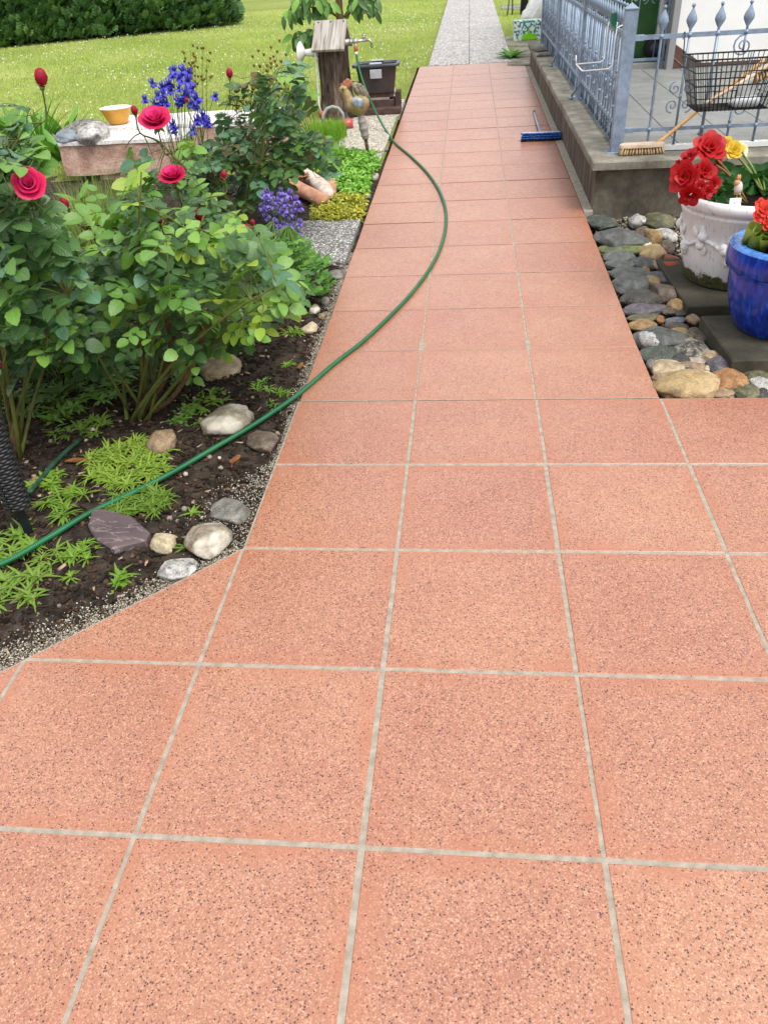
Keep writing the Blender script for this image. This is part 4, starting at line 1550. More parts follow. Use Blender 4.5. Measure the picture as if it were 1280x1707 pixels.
tag(put('mulch', scatter_mesh('mulch', CHIP_V, CHIP_F, pts, rots(n, .5), np.stack([RNG.uniform(.006, .046, n) * RNG.uniform(.4, 1, n), RNG.uniform(.003, .014, n), RNG.uniform(.002, .006, n)], 1),
                              tint_mat('bark_mulch', [(0, '120d0a'), (.4, '2a1d16'), (.7, '4a3626'), (.8, '634b38'), (.95, '8a725c'), (1, 'a38c74')], rough=.9, bump=.3), tn)), 'dark bark mulch over the flower-bed soil', kind='stuff')
n = 2600
pts = []
while len(pts) < n:
    x, y = -random.random() * 1.9, random.uniform(.2, 4.2)
    if y < x + 1.04 or x > -.02:
        continue
    pts.append((x, y, soil_z(x, y) + .002))
tag(put('soil_crumbs', scatter_mesh('soil_crumbs', *ico(1), pts, rots(n), RNG.uniform(.004, .013, n), tint_mat('soil_crumbs', [(0, '17110d'), (.6, '35281f'), (.9, '4a3a2d'), (.97, '8d8478'), (1, 'c9c2b6')], .95, .1)), ), 'crumbs of dark soil and a few pale grains', kind='stuff')
M['bark_chip'] = plain('orange_bark', '6a4326', '8a5c38', 40, .85, .2, bump=.4, bscale=80)
for px, py, L, rz, lab in ((146, 766, .085, .15, 'long orange-brown bark strip beside the green weed patch'), (110, 815, .04, .6, 'short brown bark piece near the black wicker torch'),
                           (500, 606, .04, 1.5, 'brown bark flake by the path edge above the hose'), (391, 762, .035, 1.2, 'thin light bark sliver below the hose')):
    p = on_ground(px, py)
    MBb = MB().prism([(-L, -.008), (L * .3, -.011), (L, -.004), (L * .8, .008), (-L * .7, .010)], 0, .008, .002)
    tag(MBb.build('bark_piece', M['bark_chip'], smooth=False, loc=(p.x, p.y, soil_z(p.x, p.y) + .008), rot=(.1, .08, rz)), lab, 'bark')

# ------------------------------------------------------------------ hose
def hose_mat():
    m = Mat('green_garden_hose', .38, .45)
    al = m.attr('along').outputs['Fac']
    s = m.math('SINE', m.math('MULTIPLY', al, 2 * math.pi / .006))
    c = m.ramp(m.math('MULTIPLY_ADD' if False else 'ADD', m.math('MULTIPLY', s, .5), .5), [(.2, srgb('0a4a2c')), (.8, srgb('16663c'))])
    n_ = m.noise(5, 3, .5)
    m.color(m.mix(m.ramp(n_, [(.4, 0.0), (.7, .4)]), c, srgb('267a4e')))
    m.bump(s, .45, .0012)
    return m.m


TAP = Vector((-.455, 8.36, .70))
hp = [TAP + Vector((0, 0, -.005)), at_y(598, 112, 8.32), at_y(605, 136, 8.2), at_y(617, 166, 7.98), at_y(631, 196, 7.6)]
for px, py in ((646, 222), (660, 240), (686, 262), (712, 288), (731, 316), (742, 346), (743, 376), (735, 410), (718, 445), (690, 484), (655, 522), (605, 569), (560, 604), (500, 655), (455, 687), (410, 716), (350, 751), (290, 786), (220, 822), (150, 855), (80, 897), (0, 941)):
    q = on_ground(px, py, .0105)
    if q.x < -.01:
        q.z = max(q.z, soil_z(q.x, q.y) + .0125)
    hp.append(q)
hp.append(hp[-1] + Vector((-.18, -.12, 0)))
hp.append(hp[-1] + Vector((-.5, -.2, 0)))
sp = spline(hp, 14)
for q in sp:
    lim = (gz(q.y) + .0105) if q.x > -.02 else soil_z(q.x, q.y) + .011
    if q.y < 6.9:
        q.z = max(q.z, lim)
hose = empty('garden_hose', (TAP.x, TAP.y, gz(8.36)), 0, 'green ribbed garden hose running from the tap across the path into the flower bed', 'hose')
o = MB().tube(sp, .0100, 12).build('tube', hose_mat(), along=True)
o.parent = hose
o.location = -Vector(hose.location)
M['chrome'] = plain('worn_brass_chrome', '8f8a80', 'b5b1a8', 30, .35, .5, .6)
M['orange_plastic'] = plain('orange_plastic', 'a8482a', 'b85a38', 30, .45, .4)
for nm, mat, pr, dz in (('connector', M['orange_plastic'], [(0, 0), (.019, 0), (.021, .01), (.021, .045), (.016, .05), (0, .05)], .025), ('ferrule', M['milky'], [(0, 0), (.015, 0), (.018, .004), (.018, .026), (0, .026)], -.004)):
    MB().lathe(pr, 14, Matrix.Translation(TAP - Vector(hose.location) + Vector((0, 0, dz)))).build(nm, mat, hose)

# dark thin drip line between the rose stems
b = MB()
pts = [at_y(36, 786, 1.30), at_y(62, 762, 1.42), at_y(92, 730, 1.55), at_y(122, 698, 1.68)]
b.tube(spline([Vector((q.x, q.y, soil_z(q.x, q.y) + .016)) for q in pts], 5), .0085, 8)
tag(b.build('drip_line', plain('dark_green_tube', '1c3a2c', '2a4f3c', 30, .5, .4)), 'short dark green tube lying between the rose stems', 'tube')

# black wicker garden torch leaning at the left edge
def wicker():
    m = Mat('black_wicker', .45, .5)
    al = m.attr('along').outputs['Fac']
    m.color(m.ramp(m.noise(60, 3, .6, 'obj'), [(.3, srgb('0d0d0f')), (.7, srgb('232427'))]))
    return m.m


p = on_ground(48, 886)
wt = empty('wicker_torch', (p.x, p.y, soil_z(p.x, p.y)), 0, 'black woven wicker torch on a metal spike at the left edge of the bed', 'garden torch')
axis = (at_y(-22, 740, p.y) - at_y(24, 855, p.y)).normalized()
base = axis * .125
b = MB()
rr = random.Random(5)
for ring in range(56):
    t = ring * .0105
    r = .036 + .010 * min(1, t / .3)
    c0 = base + axis * (t + .004)
    Mx = frame(c0, axis, (1, 0, 0))
    pts = []
    for k in range(33):
        a = 2 * math.pi * k / 32
        w_ = .0035 * math.cos(a * 8 + ring * math.pi)
        pts.append(Mx @ Vector((0, (r + w_) * math.cos(a), (r + w_) * math.sin(a))))
    b.tube(pts, .0062, 5, cap=False)
b.build('weave', wicker(), wt)
MB().tube([base + axis * .004, base + axis * .60], [.032, .04], 16).build('core', M['black_plastic'], wt)
MB().bar(axis * -.06, base + axis * .01, .028, .006, side=(1, .3, 0)).build('spike', M['black_plastic'], wt, False)

# ------------------------------------------------------------------ sandstone block seat with bowl and rocks
def sandstone(name, a, b_, c_):
    m = Mat(name, .85, .25)
    c = m.ramp(m.noise(10, 6, .7, 'obj'), [(.3, srgb(a)), (.5, srgb(b_)), (.7, srgb(c_))])
    c = m.mix(m.ramp(m.noise(70, 4, .7, 'obj'), [(.5, 0.0), (.68, .6)]), c, srgb('6a5648'))
    m.color(c)
    m.bump(m.noise(38, 6, .75, 'obj'), .8, .02)
    return m.m


M['sandstone'] = sandstone('pink_sandstone', 'a07a68', 'be9c8b', 'd6c0b2')
M['pale_stone'] = sandstone('pale_limestone', 'd6d0c8', 'e2deda', 'eae8e4')
seat = empty('sandstone_bench', (-2.4, 6.2, gz(6.2)), 0, 'pink sandstone block seat with pale top slabs behind the roses', 'stone bench')
YB = 6.05
tl, tr = at_y(97, 238, YB), at_y(300, 232, YB)
zt_ = tl.z


def rough_block(name, x0, x1, y0, y1, z0, z1, mat, seed):
    bm = bmesh.new()
    bmesh.ops.create_cube(bm, size=1)
    bmesh.ops.subdivide_edges(bm, edges=bm.edges[:], cuts=9, use_grid_fill=True)
    for v in bm.verts:
        v.co = Vector((x0 + (v.co.x + .5) * (x1 - x0), y0 + (v.co.y + .5) * (y1 - y0), z0 + (v.co.z + .5) * (z1 - z0)))
        q = v.co * 5 + Vector((seed, 0, 0))
        v.co += Vector((noise.noise(q), noise.noise(q + Vector((9, 0, 0))), noise.noise(q + Vector((0, 9, 0))) * .4)) * .022
    bmesh.ops.recalc_face_normals(bm, faces=bm.faces)
    me = bpy.data.meshes.new(name)
    bm.to_mesh(me)
    bm.free()
    me.materials.append(mat)
    o = put(name, me, seat)
    o.location = -Vector(seat.location)
    return autosmooth(o, 32)


zm = zt_ - .36 * (zt_ - gz(6))
rough_block('block', tl.x, tr.x, YB, YB + .42, zt_ - .27, zt_ - .028, M['sandstone'], 1)
rough_block('top_slab', tl.x - .01, tr.x + .01, YB - .01, YB + .44, zt_ - .027, zt_, M['pale_stone'], 2)
rough_block('block', tl.x + .28, tr.x + .05, YB + .03, YB + .45, gz(6) - .05, zt_ - .275, M['sandstone'], 3)
bl, br = at_y(165, 213, YB + .46), at_y(462, 205, YB + .46)
zb2 = at_y(200, 213, YB + .46).z
rough_block('block', bl.x, br.x, YB + .46, YB + 1.1, gz(6) - .05, zb2 - .03, M['sandstone'], 4)
rough_block('top_slab', bl.x - .01, br.x + .01, YB + .45, YB + 1.12, zb2 - .029, zb2 + .006, M['pale_stone'], 5)
TOPF, TOPB = zt_, zb2 + .01
BL_ = at_y(196, 194, YB + .62)
M['yellow_enamel'] = plain('yellow_enamel', 'c78d2c', 'd7a03a', 12, .3, .5)
M['cream_enamel'] = plain('cream_enamel', 'd9d3c4', 'e4dfd2', 12, .3, .5)
bow = empty('yellow_bowl', (BL_.x, YB + .62, TOPB + .003), 0, 'yellow bowl with cream inside on the pale stone slab', 'bowl')
MB().lathe([(0, .002), (.075, 0), (.085, .008), (.105, .05), (.135, .125), (.142, .13)], 36, cap=False).build('body', M['yellow_enamel'], bow)
MB().lathe([(.1425, .1305), (.138, .133), (.131, .127), (.102, .052), (.082, .012), (0, .008)], 36, cap=False).build('inside', M['cream_enamel'], bow)
for px, py, w, h, key, lab, Yq, zq in ((140, 196, 52, 36, 'speck', 'dark speckled rock on the pale slab behind the other two', YB + .36, TOPF), (120, 215, 44, 26, 'lblue', 'flat blue-grey rock at the corner of the sandstone block', YB + .20, TOPF),
                                       (158, 211, 42, 42, 'white', 'white and pink rock in front of the yellow bowl', YB + .12, TOPF)):
    place_stone(px, py, w, h, key, lab, 'rock', .2, .14, 1.05, 'rocks on the stone seat', lambda a_, c_, Yq=Yq, zq=zq: Vector((at_y(a_, c_, Yq).x, Yq, zq - .012)), cat='rock')

# ------------------------------------------------------------------ tree stump with tap
def bark(name, a, b_, sc=(14, 14, 2.6)):
    m = Mat(name, .9, .2)
    v = m.mapped('obj', sc)
    n_ = m.noise(1.3, 6, .7, v, .4)
    c = m.ramp(n_, [(.32, srgb('1e1814')), (.5, srgb(a)), (.72, srgb(b_))])
    m.color(c)
    m.bump(n_, 1.0, .05)
    return m.m


M['bark'] = bark('stump_bark', '54463d', '8d7d70')


def board_mat():
    m = Mat('weathered_grey_board', .85, .2)
    v = m.mapped('obj', (38, 2.2, 10))
    n_ = m.noise(1.0, 6, .6, v, .8)
    c = m.ramp(n_, [(.34, srgb('4b4641')), (.45, srgb('8d867e')), (.7, srgb('b5afa8'))])
    m.color(c)
    m.bump(n_, .8, .006)
    return m.m


M['board'] = board_mat()
SX, SY = -.715, 8.55
G0 = gz(SY)
stump = empty('stump_post', (SX, SY, G0), 0, 'bark-covered tree stump with a weathered board roof carrying the garden tap', 'tree stump')
prof = [(-.06, .235), (0, .225), (.06, .20), (.16, .178), (.35, .165), (.6, .162), (.8, .165)]
b = MB()
v, f = [], []
nseg = 72
for i in range(30):
    z = -.06 + .74 * i / 29
    r = np.interp(z, [q[0] for q in prof], [q[1] for q in prof])
    for k in range(nseg):
        a = 2 * math.pi * k / nseg
        rr_ = r * (1 + .05 * noise.noise((math.cos(a) * 1.4, math.sin(a) * 1.4, z * 1.5)) + .045 * noise.noise((math.cos(a) * 6, math.sin(a) * 6, z * 3)) + .09 * abs(noise.noise((math.cos(a) * 4.5, math.sin(a) * 4.5, z * 1.6))))
        v.append((rr_ * math.cos(a) - .02 * z, rr_ * math.sin(a), z))
for i in range(29):
    for k in range(nseg):
        f.append((i * nseg + k, i * nseg + (k + 1) % nseg, (i + 1) * nseg + (k + 1) % nseg, (i + 1) * nseg + k))
f.append(tuple(range(29 * nseg, 30 * nseg)))
b.add(v, f)
b.build('trunk', M['bark'], stump)
rz = -.06
for nm, s in (('roof_board', -1), ('roof_board', 1)):
    o = MB().box(-.172, .172, -.185, .195, -.014, .014, bev=.004).build(nm, M['board'], stump, False)
    o.location = (-.015, s * .14, .765)
    o.rotation_euler = (rad(40) * -s, 0, rz)
    for xx in (-.13, .0, .14):
        MB().lathe([(0, .006), (.008, .004), (.008, 0)], 8).build('nail', M['rubber'], o, loc=(xx, -s * .165, .0135))
b = MB()
b.tube([(.12, -.19, .70), (.20, -.19, .705)], .030, 12)
b.tube([(.19, -.19, .705), (.37, -.185, .712)], .014, 10)
b.tube([(.37, -.185, .712), (.405, -.185, .712), (.425, -.185, .695), (.430, -.185, .64)], [.014, .014, .013, .013], 10)
b.tube([(.26, -.19, .71), (.26, -.19, .60)], .017, 10)
b.ball((.26, -.19, .708), .026, 10, 6)
b.lathe([(.008, 0), (.016, .01), (.016, .03), (.006, .035), (0, .035)], 10, Matrix.Translation((.35, -.185, .722)))
b.tube([(.33, -.185, .758), (.37, -.185, .758)], .007, 8)
b.tube([(.205, -.19, .705), (.225, -.19, .706)], .024, 10)
b.build('tap', M['chrome'], stump)
# white disc lamp and cable on the left side
b = MB()
b.lathe([(0, 0), (.03, .0), (.05, .012), (.098, .045), (.104, .05), (.098, .052), (.04, .025), (0, .02)], 24, frame((-.31, -.05, .62), (0, .3, -1), (-1, .2, .1)))
b.build('lamp_disc', M['white_plastic'], stump)
MB().tube([(-.15, -.03, .615), (-.31, -.05, .62)], [.05, .03], 12).build('lamp_arm', M['white_plastic'], stump)
MB().tube([(-.175, -.14, .66), (-.18, -.15, .4), (-.19, -.16, .14), (-.17, -.18, .06)], .010, 8).build('water_pipe', M['milky'], stump)
MB().lathe([(0, 0), (.022, 0), (.022, .06), (0, .06)], 10, Matrix.Translation((-.17, -.18, .02))).build('pipe_end', M['orange_plastic'], stump)
MB().tube([(.16, .0, .32), (.24, .02, .31), (.34, .06, .31)], .006, 6).build('cable', M['dark_grey_plastic'], stump)

# grey hoop against the stump
b = MB()
hp_ = on_ground(549, 206)
b.tube([(-.11 + .0, 0, 0), (-.105, 0, .08), (-.06, 0, .135), (0, 0, .15), (.06, 0, .135), (.105, 0, .08), (.11, 0, -.02)], .018, 10)
tag(b.build('grey_hoop', plain('grey_hoop', '7b7e7b', '9a9c98', 20, .6, .3), loc=(hp_.x + .05, hp_.y - .02, hp_.z + .01), rot=(-.2, 0, .1)), 'grey curved hoop standing in the grass in front of the stump', 'hoop')

# ------------------------------------------------------------------ tub on its plinth
M['tub'] = plain('brown_tub_plastic', '352d2c', '413836', 8, .45, .4)
M['tub_rim'] = plain('grey_tub_rim', '3c4148', '4b5159', 8, .4, .45)
M['handle_grey'] = plain('pale_grey_handle', '8f9499', 'a7abb0', 8, .4, .45)
M['plinth'] = plain('brown_plinth_brick', '3b2c27', '54403a', 12, .8, .3, bump=.3, bscale=60)
M['plinth_top'] = plain('pale_plinth_slab', '7a7068', '948a80', 12, .8, .3, bump=.3, bscale=60)
TX, TY = -.275, 8.62
Gt = gz(TY) + .014
pl = empty('brick_plinth', (TX, TY, Gt), 0, 'low stack of brown bricks carrying the tub', 'plinth')
MB().box(-.30, .26, -.26, -.12, 0, .055, bev=.006).build('brick', M['plinth'], pl, False)
MB().box(-.28, -.10, -.115, .12, 0, .12, bev=.006).build('brick', M['plinth'], pl, False)
MB().box(-.095, .18, -.115, .12, 0, .12, bev=.006).build('brick', M['plinth'], pl, False)
MB().box(-.26, .13, -.117, .125, .1205, .142, bev=.004).build('brick', M['plinth_top'], pl, False)
MB().box(-.12, .17, -.10, .12, .1425, .185, bev=.006).build('brick', M['plinth'], pl, False)
MB().box(.19, .245, -.06, .14, 0, .185, bev=.006).build('brick', M['plinth'], pl, False)
tb = empty('plastic_tub', (TX, TY, Gt + .187), rad(2), 'brown plastic tub with grey rim and pale handles on the brick plinth', 'tub')


def rrect(w, d, r, z, n=6):
    out = []
    for cx, cy, a0 in ((w - r, d - r, 0), (-w + r, d - r, 90), (-w + r, -d + r, 180), (w - r, -d + r, 270)):
        for k in range(n + 1):
            a = rad(a0 + 90 * k / n)
            out.append((cx + r * math.cos(a), cy + r * math.sin(a), z))
    return out


def loft(rings, close_bottom=True, M_=None):
    mb = MB()
    n = len(rings[0])
    v = [p for r in rings for p in r]
    f = []
    for i in range(len(rings) - 1):
        for k in range(n):
            f.append((i * n + k, i * n + (k + 1) % n, (i + 1) * n + (k + 1) % n, (i + 1) * n + k))
    if close_bottom:
        f.append(tuple(range(n - 1, -1, -1)))
    mb.add(v, f)
    return mb


o = loft([rrect(.175, .12, .04, 0), rrect(.182, .126, .04, .02), rrect(.215, .155, .05, .262), rrect(.208, .148, .05, .262), rrect(.176, .118, .04, .03), rrect(.02, .02, .01, .028)]).build('body', M['tub'], tb)
autosmooth(o, 45)
o = loft([rrect(.217, .157, .05, .250), rrect(.250, .186, .06, .252), rrect(.256, .192, .06, .268), rrect(.250, .187, .06, .280), rrect(.222, .160, .05, .278), rrect(.214, .153, .05, .258)], False).build('rim', M['tub_rim'], tb)
for s in (-1, 1):
    MB().box(-.066, .066, s * .152 - .040, s * .152 + .046, .2815, .292, bev=.006).build('handle', M['handle_grey'], tb, False)
MB().box(-.062, .062, -.172, -.155, .165, .247, bev=.003).build('handle_plate', M['handle_grey'], tb, False, rot=(rad(5), 0, 0))
b = MB()
b.prism([(-.035, 0), (.04, 0), (.05, .05), (.02, .31), (-.02, .33), (-.035, .1)], 0, .008, .002, Matrix.Translation((0, 0, 0)) @ Matrix.Rotation(rad(78), 4, 'X') @ Matrix.Rotation(rad(4), 4, 'Z'))
pp_ = on_ground(659, 181)
tag(b.build('white_scoop', M['white_plastic'], smooth=False, loc=(pp_.x - .02, pp_.y + .02, pp_.z + .016)), 'white plastic scoop blade leaning against the right side of the tub', 'scoop')

# red candle cup
p = on_ground(580.5, 216)
M['red_glass'] = plain('frosted_red_glass', 'a13a44', 'b9565c', 30, .35, .5)
cu = empty('candle_cup', (p.x, p.y, p.z + .006), 0, 'small frosted red candle cup lying at the foot of the stump', 'cup')
b = MB()
b.lathe([(0, 0), (.04, 0), (.046, .006), (.048, .105), (.043, .105), (.041, .01), (0, .008)], 24, frame((-.052, 0, .048), (0, .15, 1), (1, .1, -.02)))
b.build('glass', M['red_glass'], cu)

# ------------------------------------------------------------------ rooster on a stake
M['rooster'] = plain('ochre_ceramic_rooster', '7b693e', '9f8b60', 26, .5, .4, bump=.3, bscale=60)
M['terracotta'] = plain('terracotta_red', '8f5640', 'a66c54', 30, .6, .3)
M['rooster_tail'] = plain('grey_brown_glaze', '4a463c', '8d8470', 20, .5, .4)
M['rooster_wing'] = plain('silver_blue_glaze', '6a707c', 'a7adb8', 30, .4, .45)
M['ribbed'] = plain('grey_ribbed_sleeve', '77726f', '8e8985', 20, .55, .4)
M['brown_stake'] = plain('brown_wood_stake', '4a3528', '604838', 30, .8, .2)
RY = 6.63
R0 = on_ground(614, 257)
ro = empty('rooster_ornament', (R0.x, R0.y, R0.z - .02), 0, 'ochre ceramic rooster on a grey ribbed sleeve and stake', 'ornament')


def rp(px, py, dy=0.0):
    return at_y(px, py, R0.y + dy) - Vector(ro.location)


MB().tube([(0, 0, 0), rp(609, 228)], [.016, .016], 8).build('stake', M['brown_stake'], ro)
a, c = rp(610, 232), rp(600, 186)
pts, rd = [], []
for i in range(25):
    t = i / 24
    pts.append(a.lerp(c, t))
    rd.append((.027 + .010 * math.sin(min(t * 1.15, 1) * math.pi)) * (1.16 if i % 6 in (3, 4) else 1.0))
MB().tube(pts, rd, 14).build('sleeve', M['ribbed'], ro)
spine = [rp(574, 150), rp(578, 157), rp(582, 166), rp(586, 172), rp(593, 174), rp(601, 172), rp(608, 166), rp(611, 162)]
MB().tube(spline(spine, 4), list(np.interp(np.linspace(0, 1, 29), [0, .12, .3, .5, .68, .85, 1], [.030, .036, .048, .078, .088, .06, .02])), 16).build('body', M['rooster'], ro)
o = MB().ball(rp(573, 150), .040, 14, 9, (1.05, .85, .95)).build('head', M['rooster'], ro)
MB().tube([rp(570, 150), rp(565.5, 152)], [.017, .003], 8).build('beak', M['terracotta'], ro)
b = MB()
for px, py, r in ((570, 143, .016), (575, 139.5, .022), (580, 137, .026), (583, 139, .024), (579, 142, .028)):
    b.ball(rp(px, py), r, 10, 6, (1, .45, 1.15))
b.build('comb', M['terracotta'], ro)
b = MB()
b.ball(rp(573, 158.5), .026, 10, 6, (.8, .6, 1.3))
b.build('wattle', M['terracotta'], ro)
for i, (q, rt) in enumerate(((((601, 170), (596, 155), (591, 143), (596, 138)), .022), (((604, 169), (602, 154), (598, 144), (603, 141)), .022), (((607, 168), (607, 155), (604, 147), (608, 147)), .022), (((609, 168), (611, 160), (610, 153), (611, 152)), .018))):
    MB().tube(spline([rp(x_, y_, .01 * i - .015) for x_, y_ in q], 5), list(np.interp(np.linspace(0, 1, 16), [0, .4, .8, 1], [rt * .8, rt * 1.15, rt * .9, rt * .4])), 10).build('tail_feather', M['rooster_tail'], ro)
b = MB()
b.ball(rp(597, 171, -.075), .058, 14, 8, (1.05, .35, .72), Matrix.Rotation(rad(25), 4, 'Y'))
b.build('wing', M['rooster_wing'], ro)
b = MB()
b.ball(rp(571.5, 149, -.036), .008, 8, 5)
b.build('eye', M['dark'], ro)

# ------------------------------------------------------------------ ceramic log planter by the ground cover
M['log_pale'] = plain('pale_cracked_ceramic', 'a89a8c', 'd2c8ba', 14, .8, .25, bump=.5, bscale=30)
M['log_red'] = plain('terracotta_pink', 'a07058', 'bb8f78', 14, .8, .25)
p = on_ground(512, 330)
lg = empty('log_planter', (p.x, p.y, p.z), 0, 'weathered pale ceramic log planter with reddish succulents', 'planter')


def lp(px, py, h, dy=0):
    return on_ground(px, py, h) - Vector(lg.location)


b = MB()
b.tube(spline([lp(549, 326, .05), lp(535, 310, .055), lp(518, 296, .06), lp(500, 282, .08)], 5), [.032, .05, .058, .06, .062, .06, .062, .064, .06, .058, .055, .055, .05, .046, .04, .03], 12, flat=(1, .8))
b.build('log', M['log_pale'], lg)
b = MB()
b.tube(spline([lp(540, 336, .03), lp(522, 326, .05), lp(500, 315, .06), lp(476, 300, .06)], 4), .062, 12, flat=(1, .75))
b.build('trough', M['log_red'], lg)
b = MB()
b.tube(spline([lp(500, 322, .04), lp(482, 312, .05), lp(466, 296, .07)], 4), [.03, .04, .045, .045, .045, .04, .04, .035, .03], 10)
b.build('log_side', M['log_pale'], lg)
b = MB()
b.prism([tuple(lp(x_, y_, 0).xy) for x_, y_ in ((535, 335), (560, 325), (564, 308), (548, 297), (535, 312))], -.02, .03, .008)
b.build('base_tile', M['log_red'], lg, False)

# ------------------------------------------------------------------ things by the lawn beyond the path
M['stool_grey'] = plain('grey_metal_legs', '6a6f70', '7f8485', 12, .5, .4, .3)
q = on_ground(868, 24)
ts = empty('trestle', (q.x + .0, q.y, q.z), 0, 'grey metal trestle standing on the grass beyond the path', 'trestle')
for s, xx in ((-1, -.24), (1, .30)):
    MB().tube([(xx - .06, -.12, 0), (xx + .03, .02, .8)], .018, 6).build('leg', M['stool_grey'], ts)
    MB().tube([(xx + .06, .12, 0), (xx + .03, .02, .8)], .018, 6).build('leg', M['stool_grey'], ts)
MB().box(-.3, .42, -.05, .08, .8, .84, bev=.006).build('top_beam', M['stool_grey'], ts, False)
bt = on_ground(872, 22)
tag(MB().lathe([(0, 0), (.085, 0), (.09, .02), (.078, .45), (.15, .50), (.16, .75), (0, .76)], 20).build('black_grill_column', M['black_plastic'], loc=(bt.x, bt.y - .25, bt.z)), 'black pedestal of a grill standing under the trestle', 'pedestal')
bx = on_ground(888, 52)
bag = MB()
V, Fc = ico(4)
out = []
for v_ in V:
    k = 1 + .2 * noise.noise(v_ * 1.6 + Vector((4, 0, 0))) + .10 * noise.noise(v_ * 5)
    zz = v_.z
    out.append((v_.x * .34 * k, v_.y * .25 * k, max(zz * .27 * k, -.16) + .16 - .12 * max(0, -v_.x)))
bag.add(out, Fc)
sk = bag.build('white_sack', plain('white_sack', 'c9c9c6', 'dedede', 4, .6, .3, bump=.8, bscale=14, dist=.03), loc=(bx.x + .12, bx.y, bx.z + .14))
tag(sk, 'crumpled white plastic sack lying on a brown box behind the railing', 'sack')
tag(MB().box(-.2, .3, -.15, .15, 0, .15, bev=.01).build('brown_box', plain('reddish_box', '5a3526', '7a4a34', 8, .8, .2), smooth=False, loc=(bx.x + .12, bx.y, bx.z)), 'reddish-brown box under the white sack', 'box')


def pattern_mat():
    m = Mat('patterned_paper', .6, .3)
    c = m.sep(m.voro(34, 'F1', 'obj', 'Color'), 0)
    m.color(m.ramp(c, [(0, srgb('c4cdc8')), (.4, srgb('4d8f88')), (.6, srgb('cdd3cc')), (.8, srgb('3d6a78'))], 'CONSTANT'))
    return m.m


cx_ = on_ground(884, 68)
tag(MB().box(-.28, .30, -.18, .18, 0, .28, bev=.008).build('patterned_carton', pattern_mat(), smooth=False, loc=(cx_.x, cx_.y + .18, cx_.z + .012)), 'white and teal patterned carton beside the far end of the terrace', 'carton')
b = MB()
b.prism([(-.13, 0), (-.11, .07), (-.04, .09), (-.01, .16), (.02, .09), (.10, .08), (.14, 0)], 0, .012, .003, Matrix.Rotation(rad(80), 4, 'X'))
tag(b.build('green_cloth', plain('lime_green_cloth', '63a512', '74b81c', 20, .8, .2), smooth=False, loc=(cx_.x - .03, cx_.y - .03, cx_.z + .02)), 'bright lime-green cloth hanging on the front of the patterned carton', 'cloth')


# ================================================================== plants
def leaf_shape(mb, Mx, L, W, fold=.18, curl=.22, n=8, tip=1.0, serr=.09, base=.0):
    """an oval leaf along local x, folded along its midrib and bent down"""
    v, f, lt = [], [], []
    for i in range(n + 1):
        t = i / n
        lt += [max(t, .002)] * 3
        w = W * (math.sin(math.pi * min(1, t ** .85 * .97 + .03)) ** (.6 if tip > 0 else .75)) * (1 - .10 * t * tip)
        if i in (0, n):
            w = W * .03
        if serr and i % 2:
            w *= 1 + serr
        x, z = L * t, -curl * L * t * t
        v += [Mx @ Vector((x, -w, z + fold * w)), Mx @ Vector((x, 0, z)), Mx @ Vector((x, w, z + fold * w))]
    for i in range(n):
        a = i * 3
        f += [(a, a + 3, a + 4, a + 1), (a + 1, a + 4, a + 5, a + 2)]
    mb.add(v, f, [1.0, 0.0, 1.0] * (n + 1), lt=lt)


def blob_leaf(mb, Mx, outline, cup=.1, crinkle=.0):
    """a lobed leaf as a fan; outline in units, centre at the stalk end"""
    n = len(outline)
    cx = sum(p[0] for p in outline) / n
    v = [Mx @ Vector((cx * .5, 0, 0))]
    for k, (x, y) in enumerate(outline):
        v.append(Mx @ Vector(((x + cx * .5) * .5, y * .5, -.03 * cup + crinkle * math.sin(k * 2.3) * .5)))
    for k, (x, y) in enumerate(outline):
        r = math.hypot(x - cx * .5, y)
        v.append(Mx @ Vector((x, y, -cup * r * r + crinkle * math.sin(k * 2.3))))
    f = []
    for k in range(n):
        k2 = (k + 1) % n
        f.append((0, 1 + k, 1 + k2))
        f.append((1 + k, 1 + n + k, 1 + n + k2, 1 + k2))
    mb.add(v, f)


GREEN = {
    'mid': leaf_mat('rose_leaf_mid', [(0, '6f9840'), (.3, '588434'), (.55, '82ac4a'), (.8, '6a9640'), (1, '527c36')]),
    'dark': leaf_mat('rose_leaf_dark', [(0, '426534'), (.4, '36582c'), (.7, '4f733c'), (1, '587c4c')], .22),
    'young': leaf_mat('rose_leaf_young', [(0, '9cba48'), (.4, '8cb442'), (.75, 'aebf4e'), (1, '82ac46')], .42),
    'blue': leaf_mat('rose_leaf_bluish', [(0, '567e62'), (.5, '466f52'), (1, '668c72')], .2),
    'bronze': leaf_mat('rose_leaf_bronze', [(0, '5c4a22'), (.5, '6d5a2a'), (1, '4f4420')], .25),
    'weed': leaf_mat('weed_leaf', [(0, '82a43a'), (.4, '6f942e'), (.7, '93ae46'), (1, '587a2a')], .35),
    'colum': leaf_mat('columbine_leaf', [(0, '64963e'), (.5, '528438'), (1, '78a84a')], .28),
    'hosta': leaf_mat('perennial_leaf', [(0, '5a8f34'), (.5, '6f9f40'), (1, '4a7a34')], .3),
}
M['cane'] = plain('rose_cane_green', '4a5526', '64682f', 30, .6, .3)
M['cane_brown'] = plain('rose_cane_brown', '3f2d1e', '5f4a30', 30, .85, .2, bump=.5, bscale=60)
M['stalk'] = plain('green_stalk', '4f6f2c', '678a3a', 30, .6, .3)


